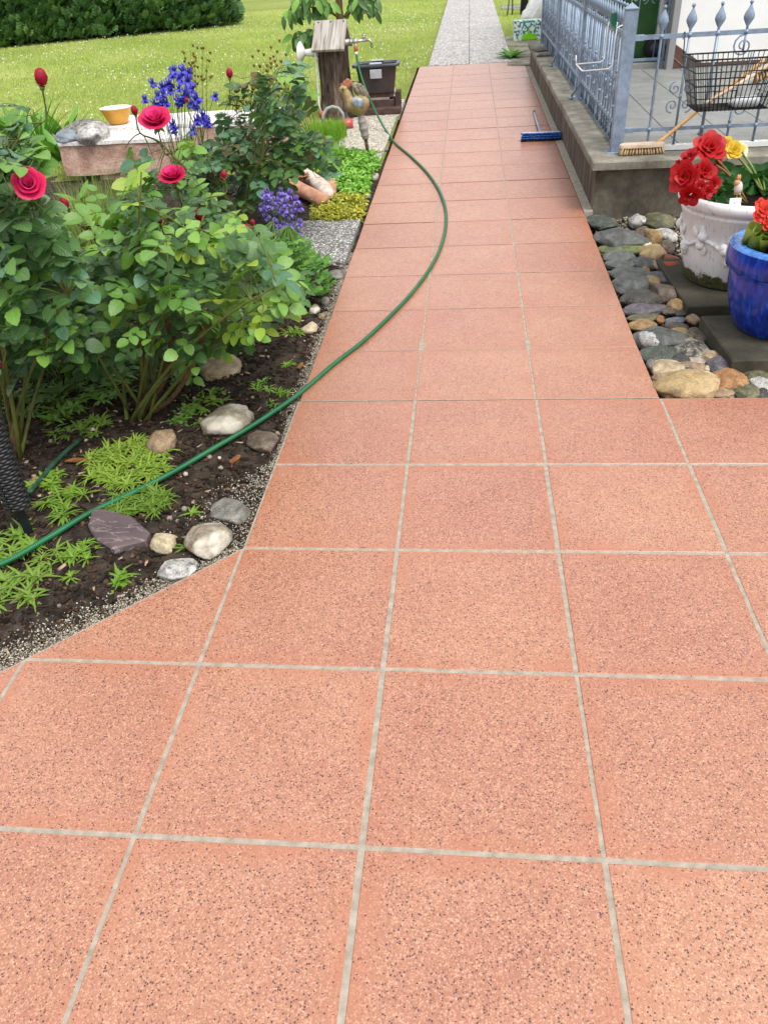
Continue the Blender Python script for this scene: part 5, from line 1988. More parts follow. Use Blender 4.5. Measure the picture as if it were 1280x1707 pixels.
def rose_leaf_mesh(mat, seed, n=5, L=.062, size=1.0):
    rr = random.Random(seed)
    mb = MB()
    stem = [(0, 0, 0), (.05, 0, .004), (.10, 0, .0), (.125, 0, -.006)]
    stem = [tuple(c * size for c in p) for p in stem]
    mb.tube(stem, [.0018, .0016, .0013, .001], 3)
    ll = L * size
    for x, s in ((.055, 1), (.055, -1), (.10, 1), (.10, -1)) if n == 5 else ((.07, 1), (.07, -1)):
        d = Vector((.35 + rr.uniform(-.1, .1), s, rr.uniform(-.15, .2)))
        leaf_shape(mb, frame((x * size, 0, 0), d, (rr.uniform(-.2, .2), rr.uniform(-.2, .2), 1)), ll * rr.uniform(.75, .95), ll * rr.uniform(.33, .38), rr.uniform(.08, .3), rr.uniform(.1, .3))
    leaf_shape(mb, frame((.125 * size, 0, -.006), (1, rr.uniform(-.15, .15), rr.uniform(-.2, .1)), (rr.uniform(-.2, .2), rr.uniform(-.2, .2), 1)), ll * rr.uniform(1.0, 1.15), ll * rr.uniform(.37, .43), rr.uniform(.05, .25), rr.uniform(.12, .3))
    return mb.mesh('leaf', mat)


LEAVES = {k: [rose_leaf_mesh(GREEN[k], hash(k) % 1000 + s if False else ord(k[0]) * 10 + s, 5 if s % 3 else 3) for s in range(5)] for k in ('mid', 'dark', 'young', 'blue', 'bronze')}


def in_poly(x, y, poly):
    c = False
    n = len(poly)
    for i in range(n):
        (x1, y1), (x2, y2) = poly[i], poly[(i + 1) % n]
        if (y1 > y) != (y2 > y) and x < (x2 - x1) * (y - y1) / (y2 - y1) + x1:
            c = not c
    return c


def cloud(poly, y0, y1, n, rr, zmin=.06, zmax=9):
    """n points inside the volume that a plant fills: between depths y0 and y1, within the outline it shows"""
    xa, xb = min(p[0] for p in poly), max(p[0] for p in poly)
    ya, yb = min(p[1] for p in poly), max(p[1] for p in poly)
    out = []
    tries = 0
    while len(out) < n and tries < n * 60:
        tries += 1
        px, py = rr.uniform(xa, xb), rr.uniform(ya, yb)
        if not in_poly(px, py, poly):
            continue
        q = at_y(px, py, rr.uniform(y0, y1))
        if zmin + gz(q.y) < q.z < zmax:
            out.append(q)
    return out


def grow_canes(root, tips, rr, lift=.12, r0=.011, r1=.004, n=9):
    """curved canes from the root to each tip"""
    canes = []
    for t in tips:
        a = Vector(root) + Vector((rr.uniform(-.06, .06), rr.uniform(-.06, .06), 0))
        mid = a.lerp(t, .45) + Vector((rr.uniform(-.05, .05), rr.uniform(-.05, .05), lift * (t - a).length))
        canes.append([(1 - u) ** 2 * a + 2 * u * (1 - u) * mid + u * u * Vector(t) for u in [i / (n - 1) for i in range(n)]])
    return canes


VIEW = Vector((0, -1, 0))


def leaf_tris(me):
    """a leaf mesh as triangles with its rib coordinates"""
    V = [tuple(v.co) for v in me.vertices]
    F3 = []
    for p in me.polygons:
        q = list(p.vertices)
        F3 += [(q[0], q[k], q[k + 1]) for k in range(1, len(q) - 1)]
    ex = {nm: np.array([d.value for d in me.attributes[nm].data]) for nm in ('leaf_t', 'leaf_u') if nm in me.attributes}
    return V, F3, ex


def leaf_pose(p, s, ctr, rr, face):
    out = p - s
    dirv = (out.normalized() if out.length > 1e-4 else Vector((1, 0, 0))) * .6 + (p - ctr).normalized() * .5
    dirv.z *= .25
    dirv += Vector((rr.uniform(-.6, .6), rr.uniform(-.75, .35), rr.uniform(-.3, .25)))
    dirv.normalize()
    nrm = Vector((0, 0, 1)) * .8 + VIEW * face * rr.uniform(.2, 1.3) + Vector((rr.uniform(-.5, .5), rr.uniform(-.4, .4), 0))
    return dirv, nrm


def leaf_mass(parent, meshes, pts, canes, rr, base_loc, scale, face, mat):
    """the leaves beyond the ones that are parts: one joined mass of the same leaves"""
    arr = np.array([tuple(q) for c in canes for q in c[2:]])
    ctr = Vector(np.mean(np.array([tuple(p) for p in pts]), 0))
    V, F3, ex = leaf_tris(rr.choice(meshes))
    pos, R, S = [], np.zeros((len(pts), 3, 3)), []
    for i, p in enumerate(pts):
        s = Vector(arr[int(((arr - np.array(tuple(p))) ** 2).sum(1).argmin())])
        d, nm = leaf_pose(p, s, ctr, rr, face)
        sc = rr.uniform(*scale)
        R[i] = np.array(frame((0, 0, 0), d, nm).to_3x3())
        pos.append(tuple(p - d * (.09 * sc) - Vector(base_loc)))
        S.append(sc)
    me = scatter_mesh('foliage', V, F3, pos, R, np.array(S), mat, smooth=True)
    for k, a in ex.items():
        me.attributes.new(k, 'FLOAT', 'POINT').data.foreach_set('value', np.tile(a, len(pts)))
    tag(put('foliage', me, parent), kind='stuff')


def leafy(parent, meshes_w, pts, canes, rr, base_loc, scale=(.8, 1.25), face=.55, twig_mat=None, joint=.06):
    """hang a leaf on the canes at each point, with its little twig"""
    samples = [q for c in canes for q in c[2:]]
    tw = MB()
    arr = np.array([tuple(q) for q in samples])
    ctr = Vector(np.mean(np.array([tuple(p) for p in pts]), 0))
    for p in pts:
        d2 = ((arr - np.array(tuple(p))) ** 2).sum(1)
        s = Vector(arr[int(d2.argmin())])
        dist = (p - s).length
        dirv, nrm = leaf_pose(p, s, ctr, rr, face)
        sc = rr.uniform(*scale)
        o_ = p - dirv * (.09 * sc)
        if dist > joint:
            tw.tube(arc(s, o_, .02, 4), [.0026, .0022, .0019, .0016], 4, cap=False)
        Mx = frame(o_, dirv, nrm)
        k = rr.random()
        for me, w in meshes_w:
            if k < w:
                break
            k -= w
        o = put('leaf', rr.choice(me), parent)
        o.matrix_local = Matrix.Translation(-Vector(base_loc)) @ Mx @ Matrix.Scale(sc, 4)
    if tw.v:
        t = tag(tw.build('twigs', twig_mat or M['cane'], parent), kind='stuff')
        t.location = -Vector(base_loc)


def petal_mesh(name, mats, r0, r1, h, span, roll, seed, wav=.05, nu=7, nv=6, pw=1.6):
    """one upright curved petal standing round the z axis, facing +x"""
    rr = random.Random(seed)
    ph = rr.uniform(0, 6)
    v, f = [], []
    for j in range(nv + 1):
        t = j / nv
        for i in range(nu + 1):
            u = -1 + 2 * i / nu
            wdt = span * (.45 + .75 * math.sin(min(1, t * 1.05) * math.pi * .62))
            a = u * wdt
            r = r0 + (r1 - r0) * t ** pw + roll * max(0, t - .7) ** 1.3 * 3 + wav * r1 * math.sin(u * 3 + ph) * t
            z = h * (t * (1 - .22 * abs(u) ** 2.2 * t)) - roll * max(0, t - .75) * 2.4
            r *= 1 - .10 * u * u
            v.append((r * math.cos(a), r * math.sin(a), z))
    for j in range(nv):
        for i in range(nu):
            k = j * (nu + 1) + i
            f.append((k, k + 1, k + nu + 2, k + nu + 1))
    mb = MB()
    mb.add(v, f)
    return mb.mesh(name, mats)


def petal_mat(name, a, b_, trans=.25):
    m = Mat(name, .5, .35)
    c = m.ramp(m.noise(30, 4, .6, 'obj'), [(.3, srgb(a)), (.7, srgb(b_))])
    m.color(c)
    m.bump(m.noise(40, 3, .6, 'obj'), .2, .003)
    m.translucent(c, trans)
    return m.m


M['rose_petal'] = petal_mat('crimson_pink_petal', 'c4164e', 'e0306c')
M['rose_inner'] = petal_mat('bright_pink_petal', 'd82672', 'ee5496')
M['rose_dark'] = petal_mat('dark_red_petal', '8e0c28', 'ae1838')
M['sepal'] = plain('green_sepal', '5a7a34', '7c8a4a', 40, .6, .3)
ROSE_PETALS = []
for li, (cnt, r0, r1, h, span, roll, mk) in enumerate(((3, .004, .015, .058, 1.5, .0, 'rose_inner'), (4, .009, .025, .062, 1.15, .004, 'rose_inner'), (5, .012, .036, .062, .98, .009, 'rose_petal'), (5, .014, .050, .052, .9, .014, 'rose_petal'))):
    ROSE_PETALS.append((cnt, petal_mesh('petal', M[mk], r0, r1, h, span, roll, li)))


def sepals(mb, n, r, droop):
    for k in range(n):
        a = 2 * math.pi * k / n
        leaf_shape(mb, frame((0, 0, 0), (math.cos(a), math.sin(a), droop), (0, 0, 1)), r, r * .2, .1, .1, 4)


def rose(parent, base_loc, p, axis, s=1.0, opened=4, rr=random):
    fl = empty('flower')
    fl.parent = parent
    ax = Vector(axis).normalized()
    fl.matrix_local = Matrix.Translation(-Vector(base_loc)) @ frame(p, ax.orthogonal(), ax) @ Matrix.Scale(s, 4)
    for li in range(opened):
        cnt, me = ROSE_PETALS[li]
        for k in range(cnt):
            o = put('petal', me, fl, (0, 0, -.002 * li), (0, 0, 2 * math.pi * (k + .37 * li) / cnt + rr.uniform(-.12, .12)))
    mb = MB()
    sepals(mb, 5, .035, -.3)
    mb.lathe([(0, -.022), (.008, -.02), (.010, -.008), (.012, .006), (0, .006)], 10)
    mb.build('sepals', M['sepal'], fl)


def rosebud(parent, base_loc, p, axis, s=1.0, mat='rose_dark'):
    ax = Vector(axis).normalized()
    mb = MB()
    mb.lathe([(0, -.01), (.012, -.006), (.021, .012), (.023, .028), (.017, .044), (.006, .052), (0, .05)], 14, wob=lambda a, z: .0014 * math.sin(a * 3 + z * 120))
    o = mb.build('bud', M[mat], parent)
    o.matrix_local = Matrix.Translation(-Vector(base_loc)) @ frame(p, ax.orthogonal(), ax) @ Matrix.Scale(s, 4)
    mb = MB()
    sepals(mb, 5, .032, .1)
    mb.lathe([(0, -.024), (.008, -.02), (.011, -.008), (.008, 0), (0, 0)], 10)
    mb.build('sepals', M['sepal'], o)


def rose_bush(name, label, root, poly, y0, y1, nleaf, ncane, mix, flowers, buds, seed, thick=(), face=.55, scale=(.6, 1.15), zmin=.08, mass=0, mass_mat='mid', extra=()):
    rr = random.Random(seed)
    root = Vector(root)
    e = empty(name, root, 0, label, 'rose bush')
    pts = cloud(poly, y0, y1, nleaf, rr, zmin)
    for ep, ea, eb, en in extra:
        pts += cloud(ep, ea, eb, en, rr, zmin)
    mpts = cloud(poly, y0 + .1, y1 + .15, mass, rr, zmin) if mass else []
    eye = Vector(CAM)
    looks = [((at_y(px, py, Y) - eye).normalized(), (at_y(px, py, Y) - eye).length, .030 * s) for px, py, Y, s, op, ax in flowers]
    looks += [((at_y(px, py, Y) - eye).normalized(), (at_y(px, py, Y) - eye).length, .014) for px, py, Y, s, ax in buds]

    def clear(p):
        v = p - eye
        return not any(v.length < L + .12 and v.normalized().angle(d) < w for d, L, w in looks)

    pts, mpts = [p for p in pts if clear(p)], [p for p in mpts if clear(p)]
    tips = []
    pool = cloud(poly, y0, y1, 80, rr, zmin + .08)
    for _ in range(ncane):
        best = max(pool, key=lambda q: min([(q - t).length for t in tips] + [9]))
        tips.append(best)
    fl_pts = [(at_y(px, py, Y), s, op, ax) for px, py, Y, s, op, ax in flowers] + [(at_y(px, py, Y), s, -1, ax) for px, py, Y, s, ax in buds]
    canes = grow_canes(root, tips, rr)
    mb = MB()
    for c in canes:
        mb.tube(c, list(np.linspace(.0085, .003, len(c))), 6)
    samples = [q for c in canes for q in c[3:]]
    for p, s, op, ax in fl_pts:
        ax = Vector(ax).normalized()
        below = [q for q in samples if q.z < p.z - .08] or samples
        st = min(below, key=lambda q: (q - p).length)
        mid = p - ax * .12 * s
        pts_ = spline([st, st.lerp(mid, .55) + Vector((0, 0, .03)), mid, p], 4)
        mb.tube(pts_, list(np.linspace(.0042, .0028, len(pts_))), 6)
        canes.append(pts_)
    o = mb.build('canes', M['cane'], e)
    o.location = -root
    if thick:
        mb = MB()
        for pl_, r_ in thick:
            q = spline([Vector(x) for x in pl_], 5)
            mb.tube(q, list(np.linspace(r_[0], r_[1], len(q))), 9)
        o = mb.build('old_wood', M['cane_brown'], e)
        o.location = -root
    leafy(e, [(LEAVES[k], w) for k, w in mix], pts, canes, rr, root, scale, face)
    if mpts:
        leaf_mass(e, LEAVES[mass_mat], mpts, canes, rr, root, scale, face, GREEN[mass_mat])
    for p, s, op, ax in fl_pts:
        if op > 0:
            rose(e, root, p, ax, s, op, rr)
        else:
            rosebud(e, root, p, ax, s)
    return e


# ---- big rose bush in the middle
rA = on_ground(232, 690)
rA.z = soil_z(rA.x, rA.y)
polyA = [(110, 560), (140, 485), (150, 425), (205, 375), (225, 280), (300, 262), (340, 325), (430, 385), (470, 430), (515, 475), (490, 535), (432, 552), (410, 585), (345, 600), (300, 640), (270, 610), (235, 585), (190, 625), (135, 610)]
thickA = [([rA, rA + Vector((.04, .02, .08)), at_y(262, 640, rA.y + .03), at_y(290, 560, rA.y + .08)], (.026, .012)),
          ([rA + Vector((.01, 0, .03)), at_y(255, 665, rA.y + .0), at_y(285, 600, rA.y - .02), at_y(270, 480, rA.y - .05)], (.016, .007)),
          ([at_y(250, 690, rA.y), at_y(290, 660, rA.y - .06), at_y(330, 590, rA.y - .08), at_y(340, 540, rA.y - .05)], (.012, .008)),
          ([at_y(232, 690, rA.y), at_y(236, 640, rA.y), at_y(240, 560, rA.y)], (.009, .006))]
rose_bush('rose_bush', 'large rose bush with crimson flowers in the middle of the bed', rA, polyA, 1.6, 2.6, 240, 15, [('mid', .60), ('young', .30), ('dark', .08), ('blue', .02)],
          [(262, 210, 2.55, 1.15, 4, (.12, -.5, .85)), (291, 302, 2.35, .95, 4, (.05, -.42, .9))],
          [(334, 365, 2.4, .9, (0, -.3, 1)), (411, 390, 2.6, .95, (.1, -.4, 1)), (226, 190, 2.55, .62, (0, -.1, 1)), (112, 345, 2.1, .75, (-.2, -.4, 1)), (374, 296, 2.5, .55, (.1, 0, 1)), (268, 371, 2.0, .4, (0, -.3, 1)), (421, 375, 2.62, .5, (.2, -.2, 1))], 21, thickA, mass=270, mass_mat='dark',  # inner mass coloured dark, outer leaves light: painted shade inside the bush
          extra=(([(150, 470), (120, 400), (150, 330), (215, 290), (235, 360), (200, 430)], 1.9, 2.5, 30), ([(215, 190), (250, 235), (325, 235), (335, 295), (230, 300), (200, 250)], 2.3, 2.6, 26)))
# ---- rose bush at the left edge
rB = on_ground(28, 752)
rB.z = soil_z(rB.x, rB.y)
polyB = [(-60, 225), (10, 235), (45, 275), (60, 335), (110, 410), (150, 470), (130, 570), (50, 615), (-60, 650)]
thickB = [([rB, at_y(26, 715, rB.y), at_y(14, 660, rB.y), at_y(4, 600, rB.y + .02), at_y(2, 480, rB.y + .05)], (.024, .012))]
rose_bush('rose_bush', 'darker rose bush at the left edge with a bright pink open rose', rB, polyB, 1.35, 2.25, 270, 11, [('dark', .58), ('mid', .24), ('blue', .12), ('young', .06)],
          [(52, 312, 1.42, .82, 4, (.35, -.8, .55))], [(70, 140, 2.0, .95, (.25, -.1, 1)), (4, 612, 1.55, .5, (.6, -.5, .6))], 33, thickB, mass=260, mass_mat='dark',
          extra=(([(0, 160), (35, 175), (50, 225), (75, 250), (60, 290), (0, 260)], 1.7, 2.1, 16),))
# ---- dark rose bush further back
rC = on_ground(395, 392)
polyC = [(322, 268), (360, 236), (415, 208), (440, 172), (470, 178), (500, 212), (545, 236), (532, 258), (495, 292), (468, 318), (420, 340), (395, 372), (335, 368), (308, 325)]
rose_bush('rose_bush', 'dark-leaved rose bush behind the big one in front of the pale slabs', rC, polyC, 3.9, 4.7, 230, 11, [('dark', .6), ('blue', .26), ('mid', .1), ('bronze', .04)],
          [], [(372, 300, 4.0, .8, (.1, 0, 1)), (383, 128, 4.4, .9, (.1, 0, 1)), (312, 170, 4.2, .5, (0, 0, 1))], 45, (), .45, (.7, 1.15), .12, 170, 'dark', (([(360, 190), (395, 140), (440, 120), (500, 105), (520, 180), (470, 215), (380, 225)], 4.1, 4.7, 84), ([(500, 210), (560, 230), (575, 290), (540, 300), (505, 260)], 4.0, 4.5, 18)))

# ---- second mass of mid-green roses between the two, low
polyF = [(130, 470), (230, 440), (330, 470), (300, 560), (230, 590), (150, 600), (100, 560)]

# faded yellow leaf hanging and dead bloom at the left
M['dead'] = plain('dry_brown_petal', '8a5a24', 'a87838', 40, .8, .2)
for px, py, Y, s, lab in ((32, 466, 1.75, 1.0, 'withered brown rose bloom hanging in the left rose bush'), (463, 463, 2.75, .9, 'dry yellow-brown leaf hanging beside the columbine leaves'), (8, 460, 1.7, .6, 'small withered rose bloom at the left picture edge')):
    p = at_y(px, py, Y)
    b = MB()
    for k in range(5):
        a = k * 1.3
        leaf_shape(b, frame((0, 0, 0), (.4 * math.cos(a), .4 * math.sin(a), -1), (math.cos(a), math.sin(a), .3)), .055 * s, .02 * s, .5, .4, 5)
    b.tube([(0, 0, 0), (.002, .01, .03), (.01, .03, .05)], .0018, 4)
    tag(b.build('withered_bloom', M['dead'], loc=p), lab, 'dead bloom')

# ------------------------------------------------------------------ columbines
M['violet'] = petal_mat('violet_blue_petal', '423cae', '5a55ca', .2)
M['violet_pale'] = petal_mat('lilac_petal', '6a58b0', '8c7ac6', .2)


def columbine_flower(mat, seed):
    rr = random.Random(seed)
    mb = MB()
    for k in range(5):
        a = 2 * math.pi * k / 5
        d = Vector((math.cos(a), math.sin(a), -.25))
        leaf_shape(mb, frame((0, 0, 0), d, (0, 0, 1)), .026, .009, .2, .3, 4, serr=0)
        a += math.pi / 5
        d = Vector((math.cos(a) * .5, math.sin(a) * .5, -1))
        leaf_shape(mb, frame((0, 0, 0), d, (math.cos(a), math.sin(a), .4)), .024, .008, -.3, -.3, 4, serr=0)
        mb.tube([(.004 * math.cos(a), .004 * math.sin(a), 0), (.011 * math.cos(a), .011 * math.sin(a), .014), (.006 * math.cos(a), .006 * math.sin(a), .022)], [.004, .0025, .001], 4)
    return mb.mesh('flower', mat)


def trefoil(mat, seed, L=.05):
    rr = random.Random(seed)
    mb = MB()
    mb.tube([(-.06, 0, -.02), (0, 0, 0)], .0012, 3)
    for k in (-1, 0, 1):
        a = k * 1.2
        d = Vector((math.cos(a), math.sin(a), rr.uniform(-.15, .2)))
        for q, sc in ((-.55, .8), (0, 1.0), (.55, .8)):
            dd = Vector((math.cos(a + q), math.sin(a + q), d.z + rr.uniform(-.08, .08)))
            leaf_shape(mb, frame((d * .012), dd, (rr.uniform(-.25, .25), rr.uniform(-.25, .25), 1)), L * sc, L * sc * .36, .1, rr.uniform(.0, .25), 6, serr=0)
    return mb.mesh('leaf', mat)


TREF = [trefoil(GREEN['colum'], s, .05) for s in range(4)]
TREF_D = [trefoil(GREEN['dark'], s + 9, .05) for s in range(3)]
CF = [columbine_flower(M['violet'], s) for s in range(2)]
CFP = [columbine_flower(M['violet_pale'], s) for s in range(2)]


def columbine(label, root, fpts, fmesh, leafpoly, y0, y1, nleaf, tmesh, seed, fs=1.0):
    rr = random.Random(seed)
    e = empty('columbine', root, 0, label, 'columbine')
    root = Vector(root)
    mb = MB()
    canes = []
    for p in fpts:
        a = root + Vector((rr.uniform(-.05, .05), rr.uniform(-.05, .05), 0))
        c = arc(a, p + Vector((0, 0, .012)), .16, 9, (rr.uniform(-.03, .03), 0, 0))
        canes.append(c)
        mb.tube(c, list(np.linspace(.0032, .0012, 9)), 4)
        o = put('flower', rr.choice(fmesh), e)
        o.matrix_local = Matrix.Translation(-root) @ Matrix.Translation(p) @ Matrix.Rotation(rr.uniform(0, 6), 4, 'Z') @ Matrix.Rotation(rr.uniform(-.7, .7), 4, 'X') @ Matrix.Scale(fs * rr.uniform(.85, 1.25), 4)
    o = mb.build('stems', M['stalk'], e)
    o.location = -root
    pts = cloud(leafpoly, y0, y1, nleaf, rr, .02)
    leafy(e, [(tmesh, 1.0)], pts, canes, rr, root, (.55, .95), 1.5, M['stalk'], .12)
    return e


rr = random.Random(77)
fp = []
for px, py in ((253, 140), (268, 150), (290, 116), (305, 118), (318, 118), (255, 172), (275, 158), (283, 150), (300, 150), (310, 155), (322, 145), (262, 158), (280, 172), (296, 168), (318, 172), (330, 162), (240, 163), (285, 208), (292, 215), (322, 215), (340, 195), (335, 200), (345, 205), (328, 200), (340, 246), (357, 247), (288, 125), (312, 133), (362, 163), (276, 145), (306, 162), (325, 178), (348, 200), (282, 140), (298, 130), (270, 170)):
    fp.append(at_y(px + rr.uniform(-3, 3), py + rr.uniform(-3, 3), rr.uniform(4.25, 4.6)))
columbine('tall columbine with violet-blue flowers in front of the pale slabs', on_ground(318, 372), fp, CF, [(285, 240), (350, 235), (365, 300), (330, 340), (290, 330), (270, 280)], 4.1, 4.6, 70, TREF_D, 5, 1.5)
fp = []
for px, py in ((445, 335), (452, 345), (465, 340), (476, 350), (488, 345), (438, 350), (462, 362), (475, 372), (486, 368), (450, 328), (492, 330), (460, 352), (497, 372), (482, 436), (492, 395), (440, 330), (470, 330), (480, 336), (456, 370), (490, 355), (435, 342), (448, 318), (468, 318), (485, 322), (500, 345), (468, 380), (452, 385), (484, 384), (442, 365), (472, 345), (495, 385), (478, 362), (462, 395)):
    fp.append(at_y(px + rr.uniform(-4, 4), py + rr.uniform(-4, 4), rr.uniform(3.55, 3.85)))
columbine('smaller columbine with lilac flowers beside the stepping slabs', on_ground(478, 437), fp, CFP, [(405, 410), (470, 395), (515, 405), (552, 440), (556, 485), (520, 505), (470, 500), (430, 480), (400, 450)], 2.95, 3.85, 190, TREF, 6, 1.15)

# ------------------------------------------------------------------ seed-headed stems, perennials, grass tuft
M['seed'] = plain('dry_seed_head', '6a5a2c', '8a7438', 40, .8, .2)
M['straw_stalk'] = plain('yellow_green_stalk', '7f8a3a', '9c9a4c', 30, .7, .2)


def seed_plant(label, root, tips, seed, leafn=0):
    rr = random.Random(seed)
    root = Vector(root)
    e = empty('seed_headed_plant', root, 0, label, 'plant')
    st, hd = MB(), MB()
    for p in tips:
        c = arc(root + Vector((rr.uniform(-.05, .05), rr.uniform(-.04, .04), 0)), p, .06, 8, (rr.uniform(-.04, .04), 0, 0))
        st.tube(c, list(np.linspace(.004, .0016, 8)), 4)
        for k in range(9):
            b0 = c[-1].lerp(c[-3], rr.uniform(0, 1))
            q = b0 + Vector((rr.uniform(-.06, .06), rr.uniform(-.05, .05), rr.uniform(.01, .09)))
            st.tube([b0, b0.lerp(q, .5) + Vector((0, 0, -.006)), q], .0012, 3)
            hd.lathe([(0, 0), (.006, .002), (.008, .010), (.011, .016), (.004, .017), (0, .014)], 6, Matrix.Translation(q))
    o = st.build('stems', M['straw_stalk'], e)
    o.location = -root
    o = tag(hd.build('seed_heads', M['seed'], e), kind='stuff')
    o.location = -root
    return e


seed_plant('dry seed-headed stems rising above the violet columbine', on_ground(345, 300), [at_y(x, y, 4.9) for x, y in ((318, 84), (338, 82), (308, 92), (325, 100), (345, 95))], 3)
seed_plant('yellowish seed-headed stems among the dark rose leaves', on_ground(430, 330), [at_y(x, y, 4.7) for x, y in ((450, 100), (462, 95), (440, 110), (455, 125), (470, 115), (405, 150), (415, 160), (395, 165), (485, 130), (475, 150), (430, 150), (440, 140))], 4)


def strap_plant(name, label, root, n, L, W, seed, mat, cat='plant', spread=.5, up=1.0):
    rr = random.Random(seed)
    e = empty(name, root, 0, label, cat)
    for k in range(n):
        a = rr.uniform(0, 6.28)
        d = Vector((math.cos(a) * spread * rr.uniform(.3, 1), math.sin(a) * spread * rr.uniform(.3, 1), up))
        mb = MB()
        leaf_shape(mb, frame((math.cos(a) * .03, math.sin(a) * .03, 0), d, Vector((-math.cos(a), -math.sin(a), .8))), L * rr.uniform(.6, 1.1), W * rr.uniform(.7, 1.1), .35, rr.uniform(.15, .6), 8, serr=0)
        mb.build('leaf', mat, e)
    return e


for i, (px, py, n, L, W, spd, up, lab) in enumerate((
        (75, 262, 26, .55, .020, .45, 1.1, 'tuft of tall strap leaves behind the left rose bush'),
        (20, 285, 22, .34, .055, .9, .8, 'broad-leaved perennial at the left edge beside the strap leaves'),
        (105, 268, 24, .36, .055, .9, .8, 'broad-leaved perennial beside the sandstone block'),
        (60, 250, 20, .40, .05, .8, .9, 'broad-leaved perennial half hidden behind the strap leaves'),
        (135, 345, 16, .20, .035, .9, .7, 'low leafy plant at the foot of the sandstone block'),
        (30, 236, 26, .46, .05, .8, .9, 'tall broad-leaved perennial at the back left corner of the bed'),
        (112, 238, 22, .40, .045, .8, .9, 'leafy perennial behind the rocks on the sandstone bench'),
        (150, 392, 20, .26, .035, .9, .8, 'leafy plant between the grass tuft and the left rose bush'))):
    r_ = on_ground(px, py)
    strap_plant('perennial', lab, r_, n, L, W, 50 + i, GREEN['hosta'], 'perennial', spd, up)


def fine_grass(name, label, root, n, L, rad_, seed, stops, cat='grass tuft'):
    rng = np.random.default_rng(seed)
    bv = [(-.0016, 0, 0), (.0016, 0, 0), (.0012, .05, .5), (-.0012, .05, .5), (.0, .22, .95), (0, .221, .951)]
    bf = [(0, 1, 2, 3), (3, 2, 4, 5)]
    a, r = rng.uniform(0, 6.28, n), np.sqrt(rng.uniform(0, 1, n)) * rad_
    pos = np.stack([r * np.cos(a), r * np.sin(a), np.zeros(n)], 1)
    R = rots(n, .5, rng)
    S = np.stack([rng.uniform(.8, 1.6, n), rng.uniform(.3, 1, n) * L, rng.uniform(.5, 1.1, n) * L], 1)
    me = scatter_mesh(name, bv, bf, pos, R, S, tint_mat(name + '_blades', stops, .7, .3, .3), rng.uniform(0, 1, n))
    return tag(put(name, me, None, root), label, cat)


fine_grass('grass_tuft', 'fine pale grass tuft growing in front of the sandstone block', on_ground(190, 425), 900, .55, .22, 8, [(0, '5f7d34'), (.5, '7f9a4a'), (1, 'a8ac70')])
fine_grass('grass_tuft', 'green grass clump under the left rose bush', on_ground(165, 520), 700, .34, .28, 9, [(0, '2f4a1e'), (.6, '47662a'), (1, '64803c')])
fine_grass('grass_tuft', 'wispy grass at the foot of the rose canes', on_ground(110, 620), 260, .26, .2, 10, [(0, '34501f'), (.6, '4d6c2c'), (1, '6a8840')])
fine_grass('grass_tuft', 'long grass growing against the stump', on_ground(545, 232), 1500, .20, .20, 12, [(0, '5c8a26'), (.6, '79a832'), (1, '9cc04a')])
fine_grass('grass_tuft', 'grass clump behind the log planter', on_ground(530, 262), 900, .20, .25, 13, [(0, '5c8a26'), (.6, '79a832'), (1, '9cc04a')])


# ------------------------------------------------------------------ low weeds in the soil
def weed_mesh(name, mat, n, L, W, seed, spread, rosettes, radius):
    rr = random.Random(seed)
    mb = MB()
    for q in range(rosettes):
        a0, r0 = rr.uniform(0, 6.28), radius * math.sqrt(rr.random())
        c = Vector((r0 * math.cos(a0), r0 * math.sin(a0), 0))
        for k in range(n):
            a = rr.uniform(0, 6.28)
            d = Vector((math.cos(a), math.sin(a), rr.uniform(.35, 1.5) * spread))
            leaf_shape(mb, frame(c, d, Vector((-math.cos(a) * .5, -math.sin(a) * .5, 1))), L * rr.uniform(.4, 1.0), W * rr.uniform(.4, .72), .25, rr.uniform(.3, 1.1), 6, serr=0, tip=-1)
    return mb.mesh(name, mat)


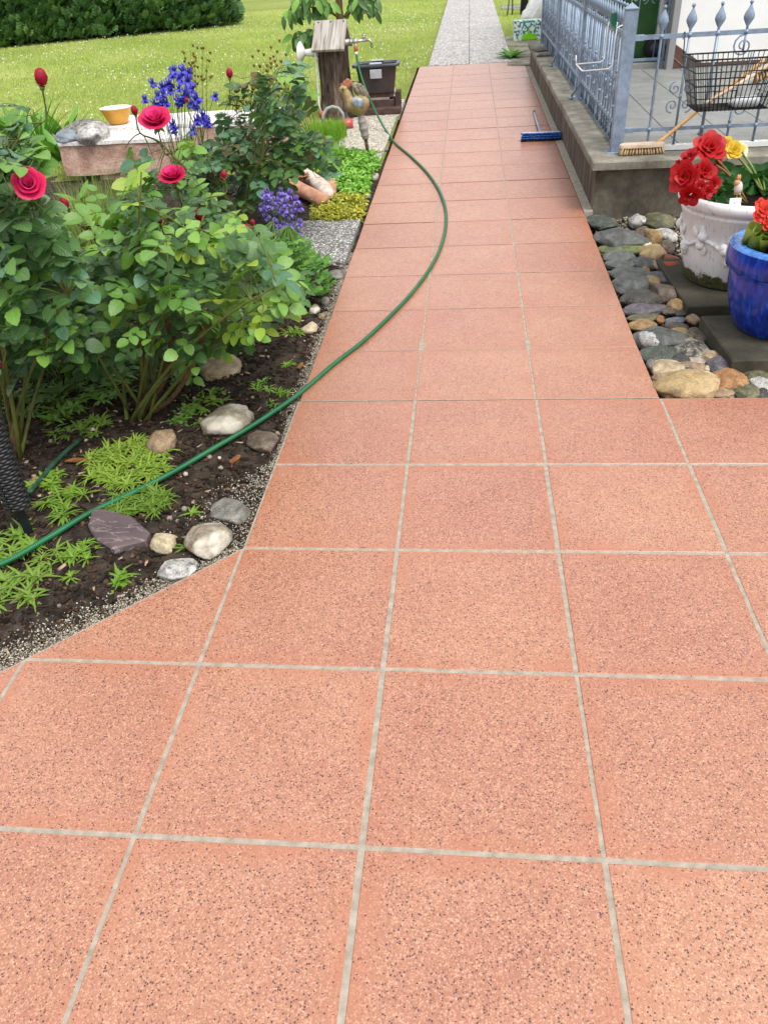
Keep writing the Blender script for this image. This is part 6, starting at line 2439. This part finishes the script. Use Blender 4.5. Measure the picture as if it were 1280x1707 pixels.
WEEDS = [
    (212, 772, 30, .066, .0062, 60, .165, 'thick bright green weed patch beside the brown egg-shaped stone'),
    (232, 838, 12, .06, .006, 26, .10, 'green weed clump between the hose and the slate plate'),
    (112, 838, 9, .065, .006, 14, .10, 'weeds growing just behind the hose near the wicker torch'),
    (60, 815, 8, .05, .011, 6, .06, 'small round-leaved weed beside the black wicker torch'),
    (100, 790, 8, .045, .011, 7, .06, 'small round-leaved weed above the hose near the bark piece'),
    (15, 905, 10, .065, .007, 14, .10, 'weeds behind the hose at the left picture edge'),
    (22, 985, 10, .07, .008, 12, .09, 'large weed clump in front of the hose at the left edge'),
    (140, 920, 10, .05, .006, 10, .05, 'dense weed tuft left of the slate plate'),
    (88, 930, 8, .055, .006, 5, .05, 'sparse weeds just in front of the hose'),
    (118, 962, 7, .045, .007, 2, .02, 'tiny weed rosette in the bare soil'),
    (203, 962, 8, .055, .008, 4, .035, 'yellowish weed seedling near the diagonal tile edge'),
    (325, 852, 7, .045, .007, 2, .015, 'single seedling behind the large white and ochre rock'),
    (312, 910, 7, .04, .006, 2, .015, 'single seedling beside the lumpy cream stone'),
    (478, 606, 8, .05, .006, 3, .03, 'small weed on the soil right of the beige stone'),
    (438, 642, 8, .045, .007, 5, .05, 'weed clump between the two pale stones'),
    (465, 652, 8, .04, .006, 4, .04, 'weed seedlings close to the path edge'),
    (452, 672, 8, .04, .006, 4, .035, 'weed seedlings just above the hose by the path'),
    (335, 668, 9, .04, .010, 16, .10, 'leafy chickweed under the rose canes'),
    (300, 700, 9, .04, .010, 14, .09, 'leafy chickweed above the brown egg-shaped stone'),
    (490, 552, 8, .06, .007, 5, .05, 'thin-leaved weed under the columbine leaves'),
    (150, 650, 9, .06, .014, 20, .18, 'leafy weeds between the two rose bushes'),
    (95, 690, 8, .10, .020, 5, .08, 'broad-leaved thistle seedling beside the left rose stem'),
    (185, 640, 8, .05, .012, 18, .14, 'small-leaved weeds behind the rose root'),
    (60, 668, 9, .085, .018, 16, .16, 'leafy weeds around the foot of the left rose stem'),
    (205, 612, 9, .07, .014, 18, .15, 'low leafy weeds right behind the big rose root'),
    (128, 708, 8, .07, .012, 10, .11, 'low weeds on the soil between the rose stem and the bright patch'),
    (300, 625, 8, .06, .012, 9, .09, 'small weeds at the right of the rose root'),
    (330, 560, 8, .06, .008, 7, .08, 'thin weed stems behind the beige stone'),
]
for i, (px, py, n, L, W, ros, rad_, lab) in enumerate(WEEDS):
    p = on_ground(px, py)
    me = weed_mesh('weed', GREEN['weed'] if py > 700 or i % 2 else GREEN['mid'], (n if ros < 40 else 10) + 5, L, W, 200 + i, .9, ros if ros < 40 else 90, rad_)
    o = put('weed', me, None, (p.x, p.y, soil_z(p.x, p.y) + .002))
    tag(o, lab, 'weed')

# ------------------------------------------------------------------ ground cover
def ground_cover(name, label, poly, n, L, stops, seed, zf, tilt=.9):
    rng = np.random.default_rng(seed)
    rr = random.Random(seed)
    xa, xb, ya, yb = min(p[0] for p in poly), max(p[0] for p in poly), min(p[1] for p in poly), max(p[1] for p in poly)
    pos = []
    while len(pos) < n:
        x, y = rr.uniform(xa, xb), rr.uniform(ya, yb)
        if in_poly(x, y, poly):
            h = .05 + .03 * noise.noise((x * 7, y * 7, seed))
            pos.append((x, y, gz(y) - .02 + h * rr.uniform(.2, 1.15)))
    bv = [(0, 0, 0), (.32, -.30, .05), (.36, 0, .0), (.32, .30, .05), (.78, -.22, .02), (.8, 0, -.03), (.78, .22, .02), (1, 0, -.1)]
    bf = [(0, 1, 2, 2), (0, 2, 3, 3), (1, 4, 5, 2), (2, 5, 6, 3), (4, 7, 5, 5), (5, 7, 6, 6)]
    bf = [(0, 1, 2), (0, 2, 3), (1, 4, 5), (1, 5, 2), (2, 5, 6), (2, 6, 3), (4, 7, 5), (5, 7, 6)]
    me = scatter_mesh(name, bv, bf, pos, rots(n, tilt, rng), rng.uniform(.6, 1.2, n) * L, tint_mat(name + '_leaf', stops, .5, .35, .3), rng.uniform(0, 1, n))
    return tag(put(name, me), label, kind='stuff')


def gpoly(pix):
    return [tuple(on_ground(x, y).xy) for x, y in pix]


ground_cover('green_ground_cover', 'dense bright green ground cover beside the path', gpoly([(550, 262), (585, 252), (628, 256), (632, 275), (618, 300), (612, 326), (575, 330), (552, 300)]), 4200, .035,
             [(0, '4f8426'), (.5, '79b03c'), (1, 'a6cc62')], 61, None)
ground_cover('yellow_ground_cover', 'yellow-green stonecrop mat in front of the stepping slabs', gpoly([(522, 342), (560, 330), (612, 322), (604, 368), (560, 372), (520, 370)]), 2200, .032,
             [(0, '7d8420'), (.5, 'a8a530'), (1, 'c6c255')], 62, None)
ground_cover('mixed_ground_cover', 'mixed low foliage behind the log planter', gpoly([(430, 300), (470, 262), (520, 246), (555, 258), (545, 290), (520, 290), (480, 300)]), 1500, .045,
             [(0, '4a7428'), (.5, '6f9a38'), (1, 'b0b050')], 63, None)
b = MB()
rr = random.Random(4)
for k in range(26):
    q = on_ground(rr.uniform(468, 512), rr.uniform(280, 302), .09) - Vector(lg.location)
    for m_ in range(7):
        a = m_ * .9
        leaf_shape(b, frame(q, (math.cos(a), math.sin(a), .8), (-math.cos(a), -math.sin(a), 1)), .05, .012, .2, .3, 4, serr=0)
tag(b.build('succulents', plain('reddish_succulent', '7a4a2a', '9a6a42', 20, .6, .3), lg), kind='stuff')
b = MB()
for px, py in ((501, 270), (505, 273), (488, 273), (493, 271)):
    b.ball(on_ground(px, py, .13) - Vector(lg.location), .022, 8, 6)
b.build('red_blooms', petal_mat('scarlet_petal', 'a8121c', 'c42028'), lg)

# small plant in the paving at the end of the path
p = on_ground(851, 97)
e = strap_plant('paving_plant', 'small leafy plant growing in the joint at the end of the path', p, 22, .24, .04, 91, GREEN['hosta'], 'plant', 1.1, .55)

# ------------------------------------------------------------------ lawn grass and clover
n = 90000
X = -RNG.uniform(0, 1, n) ** .9 * 11.5
Y = 6.3 + RNG.uniform(0, 1, n) ** 1.15 * 19
X += .14 * (Y > 12)
X -= .06
side = RNG.uniform(0, 1, n) < .08
X[side] = 1.36 + RNG.uniform(0, 1, side.sum()) * 2.2
Y[side] = 13.2 + RNG.uniform(0, 1, side.sum()) * 11
keep = ~((X > -.53) & (X < 0.2) & (Y < 9.35) & ~side)
X, Y = X[keep], Y[keep]
n = len(X)
pos = np.stack([X, Y, SLOPE * np.clip(Y - Y_RAMP, 0, 30) - .012], 1)
bv = [(-.09, 0, 0), (.09, 0, 0), (.02, .25, .9), (.5, .1, 0), (.62, .25, 0), (.75, -.3, .8), (-.5, .1, 0), (-.6, -.1, 0), (-.7, .3, .75)]
bf = [(0, 1, 2), (3, 4, 5), (6, 7, 8)]
tint = np.clip(.5 + .5 * np.array([noise.noise((x * .55, y * .55, 2)) for x, y in zip(X, Y)]) + RNG.uniform(-.28, .28, n), 0, 1)
me = scatter_mesh('grass', bv, bf, pos, rots(n, .35), np.stack([RNG.uniform(.03, .05, n), RNG.uniform(.03, .05, n), RNG.uniform(.028, .06, n)], 1),
                  tint_mat('grass_blades', [(0, '92ac54'), (.35, 'acbe64'), (.7, 'c0ca78'), (1, 'd2d696')], .6, .3, .3), tint)
tag(put('grass', me), 'short grass of the lawn', kind='stuff')
n = 1250
pts = []
rr = random.Random(12)
while len(pts) < n:
    y = 8.5 + rr.random() ** .9 * 15
    x = (.1 if y > 12.1 else -.1) - rr.random() ** 1.1 * 10
    if -.9 < x < .1 and y < 9.4:
        continue
    if noise.noise((x * .35, y * .35, 8)) + .35 * noise.noise((x * 1.3, y * 1.3, 1)) < rr.uniform(-.35, .3):
        continue
    pts.append((x, y, gz(y) + rr.uniform(.02, .05)))
tag(put('clover_flowers', scatter_mesh('clover_flowers', OCTA_V, OCTA_F, pts, rots(n), RNG.uniform(.006, .016, n), tint_mat('clover_white', [(0, 'd4d6c4'), (1, 'ececE4')], .8, .2))), 'white clover flowers dotted over the lawn', kind='stuff')

# ------------------------------------------------------------------ hedge
def spray_base():
    v, f = [], []
    for (x0, z0, ang, L) in ((0, 0, 0, 1.0), (0, .25, .6, .55), (0, .25, -.6, .55), (0, .5, .55, .45), (0, .5, -.55, .45), (0, .72, .5, .3), (0, .72, -.5, .3)):
        d = (math.sin(ang), math.cos(ang))
        nrm = (d[1], -d[0])
        k = len(v)
        w = .075
        v += [(x0 - nrm[0] * w * .4, 0, z0 - nrm[1] * w * .4), (x0 + nrm[0] * w * .4, 0, z0 + nrm[1] * w * .4),
              (x0 + d[0] * L * .55 + nrm[0] * w, .03, z0 + d[1] * L * .55 + nrm[1] * w), (x0 + d[0] * L, -.06, z0 + d[1] * L), (x0 + d[0] * L * .55 - nrm[0] * w, .03, z0 + d[1] * L * .55 - nrm[1] * w)]
        f += [(k, k + 1, k + 2, k + 4), (k + 4, k + 2, k + 3, k + 3)]
    return v, [(a, b_, c, d) if c != d else (a, b_, c, c) for a, b_, c, d in f]


hv, hf = spray_base()
hf3 = []
for q in hf:
    hf3.append((q[0], q[1], q[2]))
    if q[3] != q[2]:
        hf3.append((q[0], q[2], q[3]))
hedge = empty('thuja_hedge', (-8, 20.2, gz(20)), 0, 'dense dark green thuja hedge at the back of the lawn', 'hedge')
A, B = Vector((-14, 17.4, 0)), Vector((-5.15, 21.0, 0))
du = (B - A).normalized()
nv = Vector((du.y, -du.x, 0))          # towards the camera
b = MB()
HH = 2.4
for seg in range(24):
    a = A.lerp(B, seg / 24) - nv * .12
    c = A.lerp(B, (seg + 1) / 24) - nv * .12
    if seg == 23:
        c = c - du * .25
    z0 = gz(a.y)
    p0, p1, p2, p3 = a, c, c - nv * 1.0, a - nv * 1.0
    b.add([(p.x, p.y, z0 + .05) for p in (p0, p1, p2, p3)] + [(p.x, p.y, z0 + HH - .1) for p in (p0, p1, p2, p3)], [(4, 5, 6, 7), (0, 1, 5, 4), (1, 2, 6, 5), (2, 3, 7, 6), (3, 0, 4, 7)])
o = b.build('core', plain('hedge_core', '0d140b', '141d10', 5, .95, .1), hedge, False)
o.location = -Vector(hedge.location)
n = 15000
pos, tn = [], []
Rm = np.zeros((n, 3, 3))
rr = random.Random(31)
for i in range(n):
    u, z = rr.random(), rr.random() ** 1.1 * HH
    d = rr.uniform(-.18, .2)
    face = rr.random()
    if face < .86:
        p = A.lerp(B, u) + nv * (d + .30 * noise.noise((u * 14, z * 1.8, 3)))
        outv = nv
    else:
        p = B + du * (d * .7 + .1 * noise.noise((u * 5, z * 2.2, 3))) - nv * (u * 1.1)
        outv = du
    sp_ = Vector((outv.x * .75 + rr.uniform(-.7, .7), outv.y * .75 + rr.uniform(-.5, .5), rr.uniform(.1, .95)))
    sp_.normalize()
    Mx = frame((0, 0, 0), sp_.orthogonal() + Vector((rr.uniform(-1, 1), rr.uniform(-1, 1), rr.uniform(-1, 1))) * .6 - sp_ * 0, sp_)
    x_ = Mx.to_3x3()
    zc = sp_
    xc = Vector((x_[0][0], x_[1][0], x_[2][0]))
    xc = (xc - zc * xc.dot(zc)).normalized()
    yc = zc.cross(xc)
    Rm[i] = [[xc.x, yc.x, zc.x], [xc.y, yc.y, zc.y], [xc.z, yc.z, zc.z]]
    pos.append((p.x, p.y, gz(p.y) + .03 + z))
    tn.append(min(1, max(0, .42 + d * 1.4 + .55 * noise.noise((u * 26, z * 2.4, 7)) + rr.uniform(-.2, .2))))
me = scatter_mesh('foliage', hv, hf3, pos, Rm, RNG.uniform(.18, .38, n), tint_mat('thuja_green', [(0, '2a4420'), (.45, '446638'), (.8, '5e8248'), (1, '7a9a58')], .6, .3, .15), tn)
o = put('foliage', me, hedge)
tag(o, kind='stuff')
o.location = -Vector(hedge.location)

# ------------------------------------------------------------------ sapling behind the stump
def tree_leaf(mat, seed):
    rr = random.Random(seed)
    mb = MB()
    mb.tube([(0, 0, 0), (.03, 0, 0)], .0015, 3)
    leaf_shape(mb, frame((.03, 0, 0), (1, 0, 0), (0, 0, 1)), .15, .034 * rr.uniform(.9, 1.15), .3, .2, 8, serr=0)
    return mb.mesh('leaf', mat)


M['tree_bark'] = bark('sapling_bark', '5a4a32', '7d6a48')
TL = [tree_leaf(GREEN['dark'], 1), tree_leaf(GREEN['mid'], 2), tree_leaf(GREEN['dark'], 3)]
TY0 = 9.0
tr0 = Vector((-.625, TY0, gz(TY0)))
tree = empty('sapling_tree', tr0, 0, 'young tree with drooping pointed leaves behind the stump', 'tree')


def tp(px, py, dy=0):
    return at_y(px, py, TY0 + dy) - tr0


top = tp(566, -60)
b = MB()
b.tube(spline([(0, 0, -.02), tp(569, 100), tp(567, 35), tp(565, 5), top], 5), list(np.linspace(.055, .032, 21)), 10)
b.build('trunk', M['tree_bark'], tree)
rr = random.Random(8)
branches = [[tp(567, 30), tp(545, 18, -.1), tp(520, 12, -.15), tp(495, 8, -.2), tp(478, 22, -.2)], [tp(566, 20), tp(550, 8, -.1), tp(530, -5, -.2), tp(505, -10, -.3)], [tp(566, 30), tp(583, 22, 0), tp(590, 8, 0), tp(605, 0, 0), tp(618, 10, 0)],
            [tp(566, 0), tp(585, -12, .1), tp(610, -12, .1), tp(628, 0, .1)], [tp(560, 55), tp(540, 42, -.1), tp(522, 52, -.1), tp(503, 56, -.15), tp(492, 66, -.15)], [tp(565, 0), tp(545, -20, .1), tp(515, -15, 0), tp(490, 0, 0)]]
b = MB()
samples = []
for br_ in branches:
    q = spline(br_, 6)
    b.tube(q, list(np.linspace(.014, .004, len(q))), 6)
    samples += [(x, i / len(q)) for i, x in enumerate(q)]
b.build('branches', M['tree_bark'], tree)
cnt = 0
while cnt < 210:
    s, t = rr.choice(samples)
    if t < .3:
        continue
    d = Vector((rr.uniform(-.6, .6), rr.uniform(-.6, .4), rr.uniform(-1.3, -.2)))
    o = put('leaf', rr.choice(TL), tree)
    o.matrix_local = frame(s + Vector((rr.uniform(-.05, .05), rr.uniform(-.05, .05), rr.uniform(-.03, .04))), d, Vector((rr.uniform(-.4, .4), -1, .7))) @ Matrix.Scale(rr.uniform(.6, 1.0), 4)
    cnt += 1

# ------------------------------------------------------------------ begonias in the white planter
M['beg_red'] = petal_mat('begonia_red_petal', '9c080e', 'b81018')
M['beg_yellow'] = petal_mat('begonia_yellow_petal', 'c9a418', 'dec040')
M['beg_cream'] = petal_mat('begonia_cream_petal', 'd8cf90', 'e6dfb4')
M['beg_orange'] = petal_mat('begonia_orange_petal', 'c02818', 'd8442c')
BEGLEAF = leaf_mat('begonia_leaf', [(0, '2f5a2a'), (.5, '3c6a32'), (1, '4c7a3a')], .2)


def begonia_leaf_mesh(seed, L=.085):
    rr = random.Random(seed)
    pts = []
    for i in range(22):
        a = -math.pi + 2 * math.pi * i / 22
        r = L * (.62 + .22 * math.cos(a) + .16 * max(0, math.cos(a)) ** 6) * (1.06 if i % 2 else .95)
        pts.append((L * .3 + r * math.cos(a), r * math.sin(a)))
    mb = MB()
    blob_leaf(mb, Matrix.Identity(4), pts, 2.2, .0008)
    mb.tube([(.02, 0, -.002), (-.03, 0, -.03), (-.05, 0, -.09)], .004, 5)
    return mb.mesh('leaf', BEGLEAF)


BL = [begonia_leaf_mesh(s) for s in range(3)]
BEG = {}


def begonia_flower(parent, base_loc, p, axis, s, mk, layers=((5, .010, .085, .035, .62, .0), (5, .008, .065, .045, .6, .0), (4, .006, .042, .048, .7, .0), (3, .003, .02, .045, .9, 0))):
    fl = empty('flower')
    fl.parent = parent
    ax = Vector(axis).normalized()
    rr = random.Random(int(p.x * 1000) + int(p.z * 1000))
    fl.matrix_local = Matrix.Translation(-Vector(base_loc)) @ frame(p, ax.orthogonal(), ax) @ Matrix.Scale(s, 4)
    for li, (cnt, r0, r1, h, span, roll) in enumerate(layers):
        key = (mk, li, len(layers))
        if key not in BEG:
            BEG[key] = petal_mesh('petal', M[mk], r0, r1, h, span, .006, li + 3, .13, 10, 7, 1.15)
        for k in range(cnt):
            put('petal', BEG[key], fl, (0, 0, .004 * li), (rr.uniform(-.1, .1), rr.uniform(-.1, .1), 2 * math.pi * (k + .43 * li) / cnt + rr.uniform(-.2, .2)))


bg = empty('red_begonia', WP + Vector((0, 0, .35 * WS)), 0, 'begonia with large double red flowers in the white planter', 'begonia')
for px, py, Y, s, ax in ((1180, 250, 3.18, .86, (.1, -.75, .65)), (1141, 297, 3.06, .80, (-.5, -.8, .3)), (1171, 287, 3.08, .62, (.1, -.9, .4)), (1149, 264, 3.14, .52, (-.5, -.3, .8)), (1150, 324, 3.00, .58, (-.2, -.8, -.3)), (1187, 307, 3.04, .42, (.5, -.8, .2)), (1192, 272, 3.2, .45, (.8, -.5, .3)), (1130, 272, 3.14, .17, (-.7, -.5, .3)), (1177, 320, 3.0, .36, (.3, -.9, .1)), (1166, 312, 3.0, .34, (0, -.9, .2))):
    begonia_flower(bg, bg.location, at_y(px, py, Y), ax, s, 'beg_red')
rr = random.Random(17)


def beg_leaves(parent, specs):
    for px, py, Y, s, dx, dz in specs:
        o = put('leaf', rr.choice(BL), parent)
        o.matrix_local = Matrix.Translation(-Vector(parent.location)) @ frame(at_y(px, py, Y), (dx, -.5, dz), (rr.uniform(-.3, .3), -.6, .8)) @ Matrix.Scale(s, 4)


beg_leaves(bg, ((1206, 312, 3.12, 1.05, .3, -.5), (1196, 292, 3.18, 1.0, .4, -.2), (1192, 330, 3.10, .8, .2, -.5), (1150, 285, 3.25, .9, -.6, 0), (1170, 275, 3.3, 1.0, .2, .3), (1215, 290, 3.2, .9, .6, 0)))
b = MB()
for px, py in ((1180, 255), (1145, 300), (1172, 290), (1192, 275), (1155, 322), (1187, 308)):
    q = at_y(px, py, 3.16) - Vector(bg.location)
    b.tube(arc(Vector((-.02, -.05, -.01)), q, .05, 6), .006, 6)
b.build('stems', plain('begonia_stem', '6a4a30', '7f6a3c', 20, .5, .3), bg)
yb_ = empty('yellow_begonia', WP + Vector((.09, .05, .35 * WS)), 0, 'begonia with yellow flowers at the back of the white planter', 'begonia')
for px, py, Y, s, ax, mk in ((1221, 252, 3.42, .5, (-.1, -.8, .5), 'beg_yellow'), (1209, 238, 3.45, .36, (-.2, -.5, .9), 'beg_yellow'), (1234, 250, 3.46, .42, (.6, -.6, .4), 'beg_cream')):
    begonia_flower(yb_, yb_.location, at_y(px, py, Y), ax, s, mk)
beg_leaves(yb_, ((1212, 270, 3.42, .9, -.2, -.2), (1228, 285, 3.40, 1.0, .1, -.3), (1242, 275, 3.45, 1.0, .3, .0), (1250, 300, 3.40, 1.25, .3, -.3), (1265, 290, 3.42, 1.2, .5, -.1), (1272, 315, 3.38, 1.2, .4, -.4), (1258, 278, 3.5, 1.1, .2, .2), (1275, 280, 3.5, 1.1, .4, .1), (1240, 300, 3.5, .9, .0, -.2), (1285, 300, 3.45, 1.2, .5, -.1), (1222, 300, 3.5, .8, 0, -.2)))
b = MB()
for px, py in ((1221, 256), (1209, 242), (1234, 254), (1250, 300), (1265, 292)):
    q = at_y(px, py, 3.46) - Vector(yb_.location)
    b.tube(arc(Vector((0, 0, -.01)), q, .05, 6), .006, 6)
b.build('stems', plain('begonia_stem_green', '5a6a34', '748442', 20, .5, .3), yb_)
# small orange begonia in the nursery pot
ob = empty('orange_begonia', np_.location + Vector((0, 0, .09)), 0, 'small orange-red begonia growing in the black nursery pot', 'begonia')
for px, py, Y, s in ((1272, 352, 2.58, .42), (1262, 362, 2.57, .32), (1284, 345, 2.6, .45), (1290, 362, 2.56, .45), (1278, 372, 2.55, .36), (1300, 355, 2.6, .4), (1268, 342, 2.62, .3)):
    begonia_flower(ob, ob.location, at_y(px, py, Y), (rr.uniform(-.5, .3), -.7, .5), s, 'beg_orange')
SMALLLEAF = leaf_mat('small_begonia_leaf', [(0, '7f8c38'), (.5, '98a248'), (1, '6f8238')], .3)
sm = MB()
blob_leaf(sm, Matrix.Identity(4), [(.03 + .034 * math.cos(a), .03 * math.sin(a)) for a in [2 * math.pi * k / 14 for k in range(14)]], 3, .0)
sm = sm.mesh('leaf', SMALLLEAF)
for px, py, Y in ((1264, 372, 2.56), (1272, 380, 2.55), (1262, 382, 2.57), (1280, 384, 2.55), (1268, 388, 2.56), (1290, 380, 2.55), (1276, 362, 2.6), (1285, 372, 2.58)):
    o = put('leaf', sm, ob)
    o.matrix_local = Matrix.Translation(-Vector(ob.location)) @ frame(at_y(px, py, Y), (rr.uniform(-1, .6), -.6, rr.uniform(-.25, .1)), (rr.uniform(-.4, .4), -.6, .9))
MB().tube([(0, 0, 0), (0, 0, .05), (-.01, 0, .11)], .006, 6).build('stem', M['stalk'], ob)

# rabbit pick and plant tag
p = at_y(1229, 318, 3.08)
rb = empty('rabbit_pick', (p.x, 3.08, WP.z + .385), 0, 'small ceramic rabbit ornament on a stick in the white planter', 'ornament')


def rq(px, py):
    return at_y(px, py, 3.08) - Vector(rb.location)


M['rabbit'] = plain('tan_ceramic', 'a8784a', 'c2946a', 30, .55, .3)
M['rabbit_shirt'] = plain('white_pink_ceramic', 'b8a8a0', 'cfc6c0', 30, .55, .3)
MB().tube([(0, 0, -.03), rq(1228, 325)], .003, 6).build('stick', M['pale_wood'], rb)
MB().lathe([(0, 0), (.014, .002), (.02, .018), (.018, .036), (.011, .05), (0, .052)], 12, Matrix.Translation(rq(1228, 322))).build('body', M['rabbit_shirt'], rb)
b = MB()
b.ball(rq(1228, 305), .0165, 12, 8, (1, .95, .9))
b.ball(rq(1225.5, 306.5), .008, 8, 6)
b.build('head', M['rabbit'], rb)
for dx in (-.4, 2.2):
    MB().tube([rq(1229 + dx, 302), rq(1230 + dx, 295), rq(1231 + dx * 1.1, 291)], [.005, .007, .003], 8).build('ear', M['rabbit'], rb)
for dx in (-2.5, 2.5):
    MB().ball(rq(1228 + dx, 323), .009, 8, 6, (1.2, 1.2, .7)).build('foot', M['rabbit'], rb)
    MB().tube([rq(1228 + dx * 1.1, 310), rq(1228 + dx * 1.5, 314), rq(1228 + dx * .6, 317)], .005, 6).build('arm', M['rabbit_shirt'], rb)


def tag_mat():
    m = Mat('white_tag_with_writing', .5, .4)
    v = m.mapped('obj', (90, 90, 400))
    s = m.ramp(m.noise(1.0, 3, .7, v), [(.52, 0.0), (.58, 1.0)])
    z = m.sep(m.co('obj'), 2)
    band = m.math('MULTIPLY', m.math('GREATER_THAN', z, .052), m.math('LESS_THAN', z, .062))
    m.color(m.mix(m.math('MULTIPLY', m.math('MULTIPLY', s, band), .9), srgb('dcdcd8'), srgb('3c3c44')))
    return m.m


p = at_y(1225, 346, 3.04)
b = MB()
b.box(-.027, .027, -.001, .001, -.03, .078, bev=.001)
tag(b.build('plant_tag', tag_mat(), smooth=False, loc=(p.x, 3.04, WP.z + .385), rot=(rad(-14), 0, rad(4))), 'white plastic plant tag with faint writing in the white planter', 'plant tag')
# pebble left on the terrace floor
place_stone(1177, 220, 21, 11, 'grey', 'grey pebble lying on the terrace floor behind the railing', 'pebble', .1, .08, 1.0, None, on_terrace, .0, 'stone')
